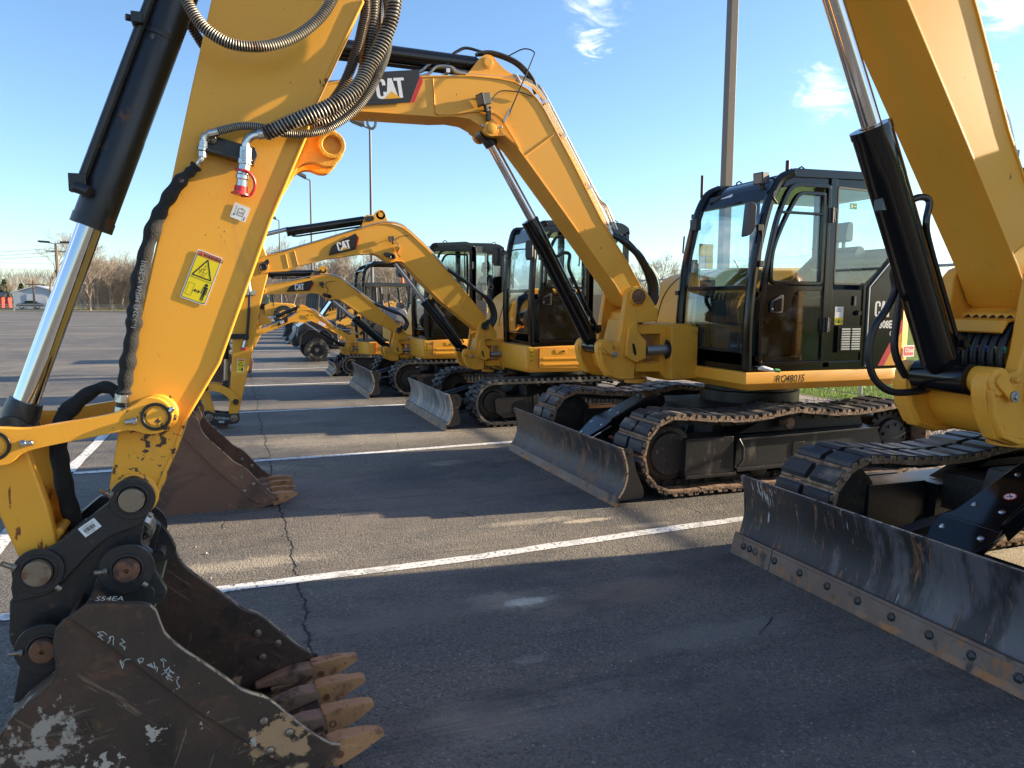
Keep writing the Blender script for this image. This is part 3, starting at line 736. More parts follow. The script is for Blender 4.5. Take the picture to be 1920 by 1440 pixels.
    m = MB(T); m.prism(rp([(hx-.075, hz-.06), (hx-.07, hz+.03), (hx+.03, hz+.085), (hx+.055, hz+.08), (hx+.05, hz-.065)], .02), y0-.02, y0-.004, 0)
    m.prism(rp([(hx-.04, hz-.045), (hx-.035, hz+.025), (hx+.03, hz+.06), (hx+.03, hz-.05)], .012), y0-.030, y0-.018, 1)
    m.cyl((hx-.055, y0-.02, hz-.03), (hx-.055, y0-.024, hz-.03), .010, n=12, m=2)
    sub(m, 'door_handle', [M['plastic'], M['black'], M['zinc']], bevel=.003)
    m = MB(T)
    for hz in (zb+.36, zt-.33):
        m.box(b-.02, b+.05, yd-.012, y0, hz-.055, hz+.055); m.cyl((b+.015, yd-.014, hz-.06), (b+.015, yd-.014, hz+.06), .012, n=10)
        for q in (-.04, .04): m.cyl((b+.04, yd-.022, hz+q), (b+.04, yd-.01, hz+q), .009, n=8)
    sub(m, 'door_hinge', M['plastic'])
    if kind == 'A':
        m = MB(T); rw = rp([(b+.095, zb+.70, .02), (b+.46, zb+.70), (xr-.06, zb+.985), (xr-.06, zt-.12, .03), (b+.095, zt-.10, .02)])
        m.strip(rw, .014, y0-.002, y0+.012, closed=True); sub(m, 'window_seal', M['plastic'])
        m = MB(T); m.prism(rw, y0+.004, y0+.009); sub(m, 'rear_side_window', M[gm])
        m = MB(T); lx, lz = b+.15, zb+.125
        m.box(lx, lx+.25, y0-.016, y0+.012, lz, lz+.225, 0)
        for i in range(9):
            for q in (0, 1):
                m.prism([(lx+.025+q*.11, lz+.022+i*.021), (lx+.118+q*.11, lz+.022+i*.021), (lx+.118+q*.11, lz+.036+i*.021), (lx+.025+q*.11, lz+.036+i*.021)], y0-.030, y0-.018, 1)
        sub(m, 'louvre_vent', [M['black'], M['galv']], bevel=.002)
        m = MB(T); m.cyl((b+.37, y0+.01, zb+.46), (b+.37, y0-.02, zb+.455), .02, n=14); m.box(b+.315, b+.345, y0-.006, y0+.012, zb+.52, zb+.60)
        sub(m, 'panel_latch', M['plastic'])
        F = Flat((b+.13, y0+.0115, zb+.36), (1,0,0), (0,0,1), (0,-1,0), MB(T)); F.rect(0,0,.09,.15,.0005,0); F.rect(0,0,.09,.06,.001,1)
        F.poly([(.03,.012),(.06,.012),(.045,.045)], .0014, 2); F.text('A', .062, .012, .03, .0014, 2); F.line([(.01,.13),(.08,.13)], .004, .001, 2); F.line([(.01,.11),(.07,.11)], .004, .001, 2)
        F.mb.build('warning_decal', [M['white_decal'], M['warn'], M['black_decal']], o, smooth=0, fix=False)
        F = Flat((b+.22, y0+.002, zt-.27), (1,0,0), (0,0,1), (0,-1,0), MB(T)); F.rect(0,0,.075,.05,.0004,0); F.rect(.015,.01,.03,.04,.0008,1); F.line([(.04,.025),(.065,.025)], .006, .0008, 1); F.poly([(.045,.025),(.055,.035),(.055,.015)], .001, 1)
        F.mb.build('exit_decal', [M['green_decal'], M['white_decal']], o, smooth=0, fix=False)
    else:
        # rear quarter: curves inwards behind the door
        m = MB(T); a0 = (xd1+.05, y0); a1 = (xd1+.28, y0+.03); a2 = (xd1+.46, y0+.15); a3 = (xr, y0+.34)
        def wall(p, q, z0, z1, th=.03, mi=0): m.extr([(p[0], p[1], z0), (q[0], q[1], z0), (q[0], q[1], z1), (p[0], p[1], z1)], (0, th, 0), mi)
        for p, q in ((a0, a1), (a1, a2), (a2, a3)):
            wall(p, q, zb, zb+.62); wall(p, q, zt-.13, zt-.02)
        wall(a0, (xd1+.10, y0+.007), zb+.5, zt-.05); wall((xd1+.42, y0+.125), a3, zb+.5, zt-.05)
        m.extr([(xd1+.22, y0+.024, zb+.6), (xd1+.43, y0+.13, zb+.6), (xd1+.43, y0+.13, zb+.98), (xd1+.36, y0+.10, zb+.98), (xd1+.28, y0+.03, zb+.80), (xd1+.22, y0+.026, zb+.76)], (0,.03,0))
        m.ring((xd1+.37, y0+.055, zb+.84), (xd1+.37, y0+.10, zb+.84), .045, .022, 20)
        sub(m, 'rear_quarter_panel', M['black_gray'], bevel=.006)  # greyer than the black cab: its sunlit look is in the colour
        m = MB(T); m.extr([(xd1+.10, y0+.012, zb+.62), (xd1+.28, y0+.035, zb+.62), (xd1+.28, y0+.035, zt-.13), (xd1+.10, y0+.012, zt-.13)], (0,.005,0)); m.extr([(xd1+.28, y0+.035, zb+.62), (xd1+.43, y0+.135, zb+.95), (xd1+.43, y0+.135, zt-.13), (xd1+.28, y0+.035, zt-.13)], (0,.005,0))
        sub(m, 'rear_side_window', M[gm])
        F = Flat((xd1+.30, y0+.045, zb+.38), (.83,.55,0), (0,0,1), (.55,-.83,0), MB(T)); F.rect(0,0,.05,.12,.003,0); F.rect(0,.06,.05,.12,.004,1)
        F.mb.build('warning_decal', [M['white_decal'], M['amber_decal']], o, smooth=0, fix=False)
    # grab rail, seat, console
    m = MB(T); gx = b-.10
    m.tube(spline([(gx, y0+.06, zb+.98), (gx+.01, y0+.045, zb+1.0), (gx+.01, y0+.04, zb+1.2), (gx+.01, y0+.04, zb+1.38), (gx+.06, y0+.05, zb+1.44)], 4), .011, 8); sub(m, 'grab_rail', M['plastic'])
    yc = (y0+y1)/2; sx = xr-.62
    m = MB(T)
    m.prism(rp([(sx-.05, zb+.38, .04), (sx-.05, zb+.50, .05), (sx+.40, zb+.46, .05), (sx+.42, zb+.36, .03)]), yc-.24, yc+.22)
    m.prism(rp([(sx+.30, zb+.44, .03), (sx+.26, zb+.60, .05), (sx+.42, zb+1.05, .08), (sx+.52, zb+1.04, .05), (sx+.46, zb+.44, .04)]), yc-.23, yc+.21)
    m.prism(rp([(sx+.39, zb+1.10, .04), (sx+.42, zb+1.27, .05), (sx+.49, zb+1.27, .05), (sx+.49, zb+1.09, .04)]), yc-.11, yc+.09)
    m.box(sx+.42, sx+.46, yc-.06, yc-.04, zb+1.0, zb+1.12); m.box(sx+.42, sx+.46, yc+.02, yc+.04, zb+1.0, zb+1.12)
    sub(m, 'seat', M['seat'], bevel=.035, seg=4, smooth=60)
    m = MB(T)
    for ys in (yc-.36, yc+.28):
        m.prism(rp([(sx-.12, zb+.25, .03), (sx-.16, zb+.58, .04), (sx+.20, zb+.62, .04), (sx+.34, zb+.30, .03)]), ys, ys+.12)
        m.tube([(sx-.08, ys+.06, zb+.6), (sx-.10, ys+.06, zb+.72)], .012, 8); m.prism(rp([(sx-.13, zb+.70, .02), (sx-.14, zb+.82, .02), (sx-.08, zb+.83, .02), (sx-.07, zb+.70, .02)]), ys+.04, ys+.08)
    fx0 = fs[0][0]
    m.tube([(fx0+.25, yc-.1, zb+.05), (fx0+.19, yc-.1, zb+.5), (fx0+.22, yc-.1, zb+.56)], .011, 8); m.tube([(fx0+.25, yc+.05, zb+.05), (fx0+.19, yc+.05, zb+.5), (fx0+.22, yc+.05, zb+.56)], .011, 8)
    m.box(fx0+.14, fx0+.20, y1-.26, y1-.10, zb+.60, zb+.74)
    sub(m, 'control_console', M['plastic'], bevel=.01)
    m = MB(T); m.prism([(fx0+.3, zb+.03), (fx0+.28, zb+.55), (xr-.25, zb+.62), (xr-.2, zb+.03)], y1-.14, y1-.08); m.box(xr-.22, xr-.04, y0+.10, y1-.10, zb+.03, zb+.62)
    sub(m, 'interior_trim', M['trim_grey'], bevel=.01)
    # lifting eyes
    m = MB(T)
    for ex in (top[0]+.15, xr-.15):
        for ey in (y0+.10, y1-.12): m.tube([(ex-.035, ey, zt), (ex-.03, ey, zt+.045), (ex, ey, zt+.062), (ex+.03, ey, zt+.045), (ex+.035, ey, zt)], .007, 6)
    sub(m, 'lifting_eye', M['black'])
    return o, fx

def flat_mirror(root, c, arm_from, w=.13, h=.24, T=None, yaw=0):
    m = MB(T); c = Vector(c); Mx = Matrix.Rotation(yaw, 3, 'Z')
    sh = rp([(-w/2, -h/2), (w/2, -h/2*.95), (w/2*.95, h/2), (-w/2, h/2*.95)], .03)
    for s, (d0, d1, k) in enumerate(((0, .025, 1.0), (-.03, .0, .8))):
        m.extr([c + Mx @ Vector((d0, a*k, b*k)) for a, b in sh], Mx @ Vector((d1-d0, 0, 0)))
    m.tube(spline([arm_from, (Vector(arm_from)+c)/2+Vector((-.01,0,.03)), c+Mx@Vector((.05,0,.0))], 4), .008, 8)
    m.extr([c + Mx @ Vector((.025, a*.92, b*.92)) for a, b in sh], Mx @ Vector((.003, 0, 0)), 1)
    return m.build('mirror', [M['plastic'], M['mirror']], root, bevel=.004)
def work_lamp(root, c, d, s=.06, T=None, name='work_lamp'):
    c = Vector(c); d = Vector(d).normalized(); side = d.cross(Vector((0,0,1))).normalized(); up = side.cross(d); Mx = Matrix((d, side, up)).transposed()
    m = MB(T); m.obox(c, (s*.9, s*1.25, s*1.1), Mx); m.obox(c+d*s*.5, (s*.15, s*1.4, s*1.25), Mx); m.obox(c+d*s*.58, (.006, s*1.15, s*1.0), Mx, 1)
    m.obox(c-up*s*.8, (s*.3, s*.5, s*.9), Mx); m.obox(c-d*s*.1-up*s*1.1, (s*.7, s*.4, s*.2), Mx)
    return m.build(name, [M['plastic'], M['lens']], root, bevel=.004)

# ------------------------------------------------------------------ swing post (shared casting, scaled about the boom foot pin)
POST = [(3.164,1.595),(3.197,1.630),(3.260,1.652),(3.323,1.637),(3.371,1.587),(3.48,1.446),(3.471,1.354),(3.35,1.335),(3.285,1.335),(3.265,1.244),(3.348,1.182),(3.347,1.019),(3.30,1.0),(3.262,.985),(3.253,.847),(3.103,.841),(2.99,.875)]
POSTLOW = [(2.93,.97),(2.897,1.07),(2.892,1.128),(2.915,1.172),(2.96,1.187),(3.03,1.165),(3.096,1.175),(3.116,1.255),(3.135,1.395),(3.155,1.525)]
def swing_post(root, S, yc, k=1.0, T=None, mt='yellow_cast'):
    """S maps reference XZ to world XZ"""
    w = k
    def q(pts): return [S(a, b) for a, b in pts]
    mb = MB(T)
    full = POST + POSTLOW
    for s in (-1, 1):
        ya, yb = sorted((yc+s*.165*w, yc+s*.235*w)); mb.prism(q(full), ya, yb)
        # reinforcing bosses
        fx, fz = S(3.262, 1.56); lx, lz = S(2.97, 1.13)
        mb.cyl((fx, yc+s*.20*w, fz), (fx, yc+s*.262*w, fz), .075*k, n=28); mb.cyl((lx, yc+s*.13*w, lz), (lx, yc+s*.25*w, lz), .062*k, n=28)
    # body between the ears: curved web under the cylinder and back block round the kingpin
    web = q([(3.03,1.06),(3.05,.97),(3.12,.885),(3.20,.855),(3.253,.855),(3.262,.985),(3.2,1.05)])
    mb.prism(web, yc-.17*w, yc+.17*w)
    mb.prism(q([(3.05,.985),(3.2,.86),(3.253,.86),(3.33,1.02),(3.33,1.18),(3.26,1.25),(3.25,1.36),(3.17,1.36),(3.12,1.15)]), yc-.12*w, yc+.12*w)
    mb.prism(q([(3.20,1.33),(3.47,1.36),(3.47,1.44),(3.40,1.50),(3.22,1.42)]), yc-.18*w, yc+.18*w)
    # sculpted outer swelling
    for s in (-1, 1):
        ya, yb = sorted((yc+s*.225*w, yc+s*.275*w)); mb.prism(q([(3.14,1.05),(3.17,1.30),(3.24,1.36),(3.27,1.25),(3.345,1.18),(3.345,1.03),(3.25,.99)]), ya, yb)
        # wide curved flange sweeping down to the foot
        ya, yb = sorted((yc+s*.155*w, yc+s*.262*w)); mb.prism(q([(2.905,1.10),(2.93,.985),(2.995,.885),(3.10,.85),(3.24,.85),(3.24,.872),(3.11,.875),(3.01,.905),(2.955,.995),(2.925,1.10)]), ya, yb)
    kx, kz = S(3.40, 1.1)
    o = mb.build('swing_post', [M[mt]], root, bevel=.012*k, seg=3, smooth=45)
    m = MB(T); m.cyl((kx, yc, S(0, .80)[1]), (kx, yc, S(0, 1.36)[1]), .05*k, n=20); m.cyl((kx, yc, S(0, .79)[1]), (kx, yc, S(0, .83)[1]), .10*k, n=24)
    m.build('kingpin', [M['yellow_cast']], o, bevel=.004)
    lx, lz = S(2.97, 1.13); ye = yc-.25*w
    m = MB(T); ca, sa = math.cos(R(-42)), math.sin(R(-42)); kp = rp([(-.035,-.03,.03),(-.035,.03,.03),(.115,.024,.024),(.115,-.024,.024)])
    m.prism([(lx+(a*ca-b*sa)*k, lz+(a*sa+b*ca)*k) for a, b in kp], ye-.012*k, ye, 0)
    bx_, bz_ = lx+(.095*ca)*k, lz+(.095*sa)*k; m.lathe((bx_, ye-.012*k, bz_), (0,-1,0), [(0,.026*k),(.008*k,.026*k),(.008*k,.014*k),(.018*k,.013*k),(.018*k,0)], 16, 1); m.lathe((bx_+.012*k, ye, bz_+.07*k), (0,-1,0), [(0,.014*k),(.02*k,.013*k),(.022*k,.006*k),(.03*k,.005*k),(.03*k,0)], 12, 0)
    sl = rp([(3.20,1.16,.015),(3.225,1.16,.015),(3.25,1.07,.015),(3.235,1.05,.015),(3.215,1.08,.015)]); m.prism(q(sl), yc-.2765*w, yc-.2755*w, 2)
    m.build('pin_keeper', [M['yellow_cast'], M['galv'], M['black_decal']], o, bevel=.002)
    return o
def house_bracket(root, S, yc, xface, k=1.0, T=None):
    m = MB(T)
    def q(pts): return [S(a, b) for a, b in pts]
    x2 = xface+.01
    def ex(pts): return [(x2 if a > 90 else S(a, b)[0], S(3, b)[1]) for a, b in pts]
    m.prism(ex([(3.28,.905),(3.28,.982),(3.525,.982),(3.53,1.235),(3.275,1.235),(3.272,1.322),(99,1.322),(99,.82),(3.60,.82),(3.527,.90)]), yc-.20*k, yc+.30*k)
    m.prism(ex([(3.58,.84),(3.58,1.30),(99,1.30),(99,.84)]), yc-.30*k, yc+.42*k)
    for zz in (.95, 1.28): m.prism(q([(3.27,zz-.045),(3.27,zz+.045),(3.54,zz+.045),(3.54,zz-.045)]), yc-.17*k, yc+.17*k)
    kx, _ = S(3.40, 1.1)
    for zz in (.943, 1.278): z = S(0, zz)[1]; m.cyl((kx, yc, z-.042*k), (kx, yc, z+.042*k), .13*k, n=28)
    o = m.build('swing_bracket', [M['yellow_cast']], root, bevel=.008*k, seg=2)
    m = MB(T); a = S(3.36, 1.09); b = S(3.62, 1.10); m.cyl((a[0], yc-.235*k, a[1]), (b[0], yc-.22*k, b[1]), .045*k, n=20, m=0); m.cyl((b[0]-.05*k, yc-.22*k, b[1]), (b[0]+.02, yc-.22*k, b[1]), .062*k, n=20, m=1)
    f0 = S(3.58, 1.1)[0]; m.cyl((f0-.004, yc-.22*k, b[1]), (f0, yc-.22*k, b[1]), .085*k, n=28, m=1)
    m.build('swing_cylinder', [M['galv'], M['black_steel']], root, bevel=.003)
    return o
def fan(c, r): return [(c[0]+r*math.cos(i*math.pi/8), c[1]+r*math.sin(i*math.pi/8)) for i in range(16)]
# ------------------------------------------------------------------ the two large excavators (steel tracks with rubber pads)
BT = [(-.02,2.86),(.797,3.115),(1.499,3.224),(1.80,3.258),(2.03,3.262),(2.16,3.25),(2.27,3.205),(2.35,3.14),(2.414,3.066),(2.683,2.648),(2.941,2.221),(3.233,1.818),(3.36,1.63)]
BB = [(3.375,1.555),(3.34,1.50),(3.27,1.475),(3.20,1.51),(3.094,1.665),(2.577,2.285),(2.29,2.625),(2.17,2.765),(2.08,2.83),(1.99,2.825),(1.93,2.845),(1.86,2.90),(1.78,2.935),(1.66,2.945),(1.52,2.93),(.793,2.912),(.05,2.66)]
def rot_map(a, foot=(3.30,1.57), d=(0,0)):
    c, s = math.cos(R(a)), math.sin(R(a))
    return lambda x, z: (foot[0]+(x-foot[0])*c-(z-foot[1])*s+d[0], foot[1]+(x-foot[0])*s+(z-foot[1])*c+d[1])
def spring_hose(root, pts, r, dark=False, name='spring_guarded_hose', pitch=None, k=10):
    P = spline(pts, k); m = MB(); m.tube(P, r*.84, 10, 0); m.helix(P, r*.95, r*.095, pitch or r*.44, 1, 14, 5)
    return m.build(name, [M['hose'], M['spring_dark' if dark else 'spring']], root, smooth=60, fix=False)
def undercarriageA(root, ux, yc, mold, h, xf, seg=False, yb=None):
    x0, x1 = 3.16+ux, 5.44+ux
    w = 1.09
    for ys in (-1, 1):
        ya, yb_ = (yc-w, yc-w+.45) if ys < 0 else (yc+w-.45, yc+w)
        shoe_track(root, x0, x1, .285, ya, yb_)
        roller_frame(root, x0, x1, .285, ya, yb_, ys, 'A')
    m = MB(); m.box(3.75+ux, 5.0+ux, yc-.70, yc+.70, .30, .52); m.prism([(3.65+ux,.34),(3.75+ux,.60),(4.95+ux,.60),(5.1+ux,.34)], yc-.42, yc+.42)
    for s in (-1, 1): m.prism([(4.0+ux,.30),(3.95+ux,.52),(4.75+ux,.52),(4.7+ux,.30)], yc+s*.42, yc+s*.75)
    m.build('chassis', [M['dirty']], root, bevel=.01)
    m = MB(); m.cyl((4.65+ux, yc, .58), (4.65+ux, yc, .70), .46, n=48); m.cyl((4.65+ux, yc, .70), (4.65+ux, yc, .80), .42, n=48)
    m.build('turntable', [M['black_steel']], root, bevel=.006)
    y0, y1 = yb
    b = blade(root, xf, y0, y1, h, M[mold], seg=seg, edge_h=.125 if seg else .075)
    m = MB(); bc = (y0+y1)/2
    for s in (-1, 1):
        a = Vector((3.85+ux, yc+s*.34, .40)); c = Vector((xf+.14, bc+s*.46, .17))
        m.strip([(a.x, a.z), ((a.x+c.x)/2, .27), (c.x, c.z)], .10, 0, .09) if False else None
        d = (c-a).normalized(); sd = Vector((0,1,0)); up = d.cross(sd).normalized(); Mx = Matrix((d, sd, up)).transposed()
        m.obox((a+c)/2, ((c-a).length, .09, .12), Mx)
    m.obox((xf+.55+ux*0, bc, .26), (.10, .80, .09))
    m.build('dozer_arm', [M['black_steel']], root, bevel=.008)
    ca = Vector((3.62+ux, yc, .62)); cb = Vector((xf+.20, bc, .22)); d = (cb-ca).normalized()
    c = hcyl(root, ca, ca+d*.62, cb, .065, .036, 'dozer_cylinder', pipe=False)
    m = MB(); up = Vector((-d.z*-1, 0, 0)); sd = Vector((0,1,0)); up = sd.cross(d).normalized()
    if up.z < 0: up = -up
    def P_(t, s, h_): return ca + d*t + sd*s + up*h_
    Lc = (cb-ca).length
    pl = [P_(.02,-.10,.10), P_(.5,-.12,.10), P_(.56,-.155,.10), P_(.80,-.09,.10), P_(.85,0,.10), P_(.80,.09,.10), P_(.56,.155,.10), P_(.5,.12,.10), P_(.02,.10,.10)]
    m.extr(pl[:3]+pl[6:], up*.008); m.extr([P_(.54,-.155,.102), P_(.62,-.16,.085), P_(.86,-.07,.05), P_(.86,.07,.05), P_(.62,.16,.085), P_(.54,.155,.102)], up*.008)
    for s in (-1, 1): m.extr([P_(.02,s*.10,.10), P_(.5,s*.12,.10), P_(.5,s*.125,.01), P_(.02,s*.10,.01)], sd*.008*s)
    m.build('cylinder_guard', [M['black']], c, bevel=.003)
    m = MB()
    for t, s in ((.12,-.05),(.12,.05),(.42,-.07),(.42,.07),(.62,-.10),(.62,.10),(.78,0)): m.lathe(P_(t, s, .10 if t < .55 else .088), up, [(0,.016),(.010,.016),(.016,.008),(.016,0)], 10)
    m.build('guard_bolt', [M['zinc']], c)
    if seg:
        F = Flat(P_(.30,-.03,.1095), -d, sd*-1, up); F.poly([(.030*math.cos(i*math.pi/14), .030*math.sin(i*math.pi/14)) for i in range(28)], .0004, 1)
        F.poly([(.024*math.cos(i*math.pi/14), .024*math.sin(i*math.pi/14)) for i in range(28)], .0008, 0); F.line([(-.012,-.012),(.004,.0),(-.002,.014)], .006, .0012, 2); F.line([(-.02,.016),(.02,-.016)], .004, .0015, 1)
        F.mb.build('no_step_decal', [M['white_decal'], M['red_decal'], M['black_decal']], c, smooth=0, fix=False)
    return b
def houseA(root, dx, yc, label_detail=True):
    X = lambda a: a+dx
    pl = [(3.84,-.99),(5.40,-.99,.05),(5.62,-.93,.1),(5.80,-.72,.2),(5.90,-.30,.3),(5.90,.30,.3),(5.80,.74,.2),(5.55,.98,.1),(4.1,.98,.1),(3.95,.70,.05),(3.84,.50,.03)]
    pts = rp([(X(p[0]), yc+p[1]) + ((p[2],) if len(p) > 2 else ()) for p in pl])
    m = MB(); n = len(pts); cx = sum(p[0] for p in pts)/n; cy = sum(p[1] for p in pts)/n
    rings = [(.955, 1.0), (.945, 1.006), (.86, 1.006), (.80, .955)]
    vs = []
    for z, k in rings: vs += [(cx+(a-cx)*k, cy+(b-cy)*k, z) for a, b in pts]
    fs = [list(range(n)), [3*n+i for i in range(n)][::-1]]
    for r_ in range(3): fs += [(r_*n+i, r_*n+(i+1) % n, (r_+1)*n+(i+1) % n, (r_+1)*n+i) for i in range(n)]
    m.add(vs, fs); sk = m.build('lower_skirt', [M['yellow']], root, bevel=.006)
    if label_detail:
        F = Flat((X(4.13), yc-.9975, .868), (1,0,.0), (0,0,1), (0,-1,0)); F.text('RC48015', 0, 0, .058, .0015, 0, bold=.012, sx=.92, slant=.18)
        F.mb.build('fleet_number', [M['black_decal']], sk, smooth=0, fix=False)
    # counterweight
    cw = rp([(X(5.46),yc-.985),(X(5.60),yc-.94,.1),(X(5.80),yc-.72,.2),(X(5.89),yc-.30,.3),(X(5.89),yc+.30,.3),(X(5.80),yc+.74,.2),(X(5.52),yc+.97,.08),(X(5.46),yc+.97)])
    n = len(cw); m = MB(); cx, cy = X(5.3), yc; vs = []
    rg = [(.96,1.0),(1.62,1.0),(1.76,.985),(1.84,.94),(1.86,.88)]
    for z, k in rg: vs += [(cx+(a-cx)*k, cy+(b-cy)*k, z) for a, b in cw]
    fs = [list(range(n))[::-1], [(len(rg)-1)*n+i for i in range(n)]]
    for r_ in range(len(rg)-1): fs += [(r_*n+i, r_*n+(i+1) % n, (r_+1)*n+(i+1) % n, (r_+1)*n+i) for i in range(n)]
    m.add(vs, fs); c = m.build('counterweight', [M['yellow']], root, smooth=50)
    if label_detail:
        F = Flat((X(5.50), yc-.992, 1.06), (.90,.16,0), (0,0,1), (.16,-.98,0)); F.rect(-.01,-.01,.15,.09,.002,1); F.rect(0,0,.14,.08,.003,0); F.text('Ohio', .015, .028, .04, .004, 1, bold=.02)
        F.mb.build('dealer_decal', [M['red_decal'], M['white_decal']], c, smooth=0, fix=False)
    # side panel behind the cab (black, with the maker's lettering)
    m = MB(); m.prism([(X(5.08),.975),(X(5.08),1.645),(X(5.30),1.87),(X(5.465),1.86),(X(5.465),.975)], yc-1.0, yc-.95)
    m.strip([(X(5.065),.975),(X(5.065),1.65),(X(5.31),1.90)], .014, yc-1.004, yc-.95, m=1)
    sp = m.build('engine_side_panel', [M['black'], M['galv']], root, bevel=.003)
    if label_detail:
        F = Flat((X(5.08), yc-1.0005, .98), (1,0,0), (0,0,1), (0,-1,0)); 
        cat_word(F, .055, .42, .135, .0012, 0, 2, wide=1.55)
        F.text('308E', .115, .325, .062, .0012, 0, bold=.035, sx=.8); F.text('2', .265, .325, .045, .0012, 0, bold=.01, sx=.9); F.text('CR', .235, .255, .045, .0012, 0, bold=.012, sx=.9)
        F.poly([(.12,.0),(.205,.0),(.365,.30),(.365,.195)][:0] or [(.12,.0),(.19,.0),(.375,.30),(.375,.41)], .0012, 1); F.poly([(.19,.0),(.375,.0),(.375,.30)], .0014, 3)
        F.mb.build('logo_decal', [M['white_decal'], M['red_decal'], M['amber_decal'], M['yellow']], sp, smooth=0, fix=False)
    # right hand hood over engine and tank
    m = MB(); prof = rp([(X(3.98),.96),(X(3.99),1.28,.1),(X(4.08),1.60,.2),(X(4.26),1.78,.2),(X(4.55),1.85,.3),(X(5.46),1.87,.05),(X(5.46),.96)], 0, 7)
    m.prism(prof, yc+.10, yc+.96); h = m.build('engine_hood', [M['yellow']], root, bevel=.035, seg=4, smooth=50)
    m = MB()
    inn = [(a-.004 if a < X(4.3) else a, b+.003) for a, b in prof[1:-1]]
    for yy in (yc+.28, yc+.66): m.strip(inn, .006, yy-.004, yy+.004)
    m.box(X(3.985), X(4.03), yc+.40, yc+.52, 1.20, 1.25)
    m.build('panel_gap', [M['black_decal']], h, smooth=0)
    m = MB(); m.box(X(4.02), X(4.14), yc+.12, yc+.20, 1.55, 1.88); m.lathe((X(4.08), yc+.16, 1.88), (0,0,1), [(0,.045),(.03,.045),(.035,.03),(.035,0)], 16)
    m.build('filler_neck', [M['yellow'], M['plastic']], h, bevel=.006)
    m = MB(); m.prism([(X(3.84),.96),(X(3.84),1.30),(X(4.0),1.32),(X(4.0),.96)], yc-.05, yc+.60); m.build('front_cover', [M['yellow_cast']], root, bevel=.012)

def machineA(rootloc, yc, dxu, ux, label, first, blade_args):
    root = empty('excavator', rootloc, label, 'excavator', 'tracked excavators parked in a row')
    undercarriageA(root, ux, yc, **blade_args)
    S = (lambda x, z: (x+dxu-.03, z+.045)) if first else (lambda x, z: (x+dxu, z))
    swing_post(root, S, yc); house_bracket(root, S, yc, 3.84+dxu)
    houseA(root, dxu, yc, not first)
    fp = [(3.87+dxu,.975),(3.865+dxu,1.38),(3.90+dxu,1.80),(3.96+dxu,2.10),(4.03+dxu,2.34),(4.12+dxu,2.49),(4.24+dxu,2.55)]
    cb, fx = cab(root, fp, 3.965+dxu, 4.60+dxu, 5.40+dxu, .975, 2.56, yc-.985, yc+.04, 'A')
    # mirrors, lamps, rails on the cab
    m = MB(); c = Vector((3.80+dxu, yc-1.03, 2.16))
    sh = rp([(-.045,-.14,.03),(.03,-.10,.04),(.045,.12,.03),(-.02,.14,.03)])
    m.extr([c+Vector((a, -.02+abs(b)*.15, b)) for a, b in sh], (.03,.10,0)); m.tube(spline([c+Vector((.03,.06,-.04)), (3.90+dxu, yc-1.01, 2.10), (3.94+dxu, yc-.99, 2.02), (3.93+dxu, yc-.985, 1.82)], 4), .010, 8)
    m.obox((3.93+dxu, yc-1.0, 1.82), (.04,.04,.05)); m.obox((3.90+dxu, yc-1.01, 2.10), (.05,.03,.05)); m.build('mirror', [M['plastic'], M['mirror']], cb, bevel=.008)
    work_lamp(cb, (3.99+dxu, yc-.90, 2.50), (-1,-.15,-.1), .075)
    m = MB(); m.tube(spline([(4.03+dxu, yc-.90, 2.50), (4.08+dxu, yc-.93, 2.50), (4.10+dxu, yc-.97, 2.44), (4.02+dxu, yc-1.0, 2.36), (4.07+dxu, yc-.99, 2.30)], 4), .008, 6)
    m.cyl((4.21+dxu, yc-.93, 2.55), (4.21+dxu, yc-.93, 2.65), .016, n=12); m.cyl((4.03+dxu, yc-.02, 2.46), (4.03+dxu, yc-.02, 2.66), .014, n=12)
    for z in (1.0, 1.6, 2.3): m.obox((3.85+dxu+(z > 2)*.15, yc+.045, z), (.03,.05,.04))
    m.tube([(3.945+dxu, yc+.05, 1.95),(3.91+dxu, yc+.075, 1.97),(3.92+dxu, yc+.075, 2.12)], .008, 6)
    m.build('rail_and_cable', [M['plastic']], cb)
    F = Flat((4.015+dxu-.012, yc-.50, 2.405), (0,1,0), (.5,0,.87), (-.87,0,.5)); F.poly([(0,0),(.14,.0),(.16,.006),(.02,.03),(0,.03)], .002, 0)
    F.mb.build('roof_decal', [M['white_decal']], cb, smooth=0, fix=False)
    F = Flat((4.04+dxu, yc+.006, 1.83), (1,0,0), (0,0,1), (0,-1,0))
    for i in range(2):
        for j in range(4):
            if not (i == 0 and j < 2): F.rect(i*.075, j*.055, i*.075+.068, j*.055+.048, .004, 1)
    F.rect(-.004,-.004,.152,.222,.003,0); F.mb.build('instruction_decal', [M['white_decal'], M['warn']], cb, smooth=0, fix=False)
    return root, cb

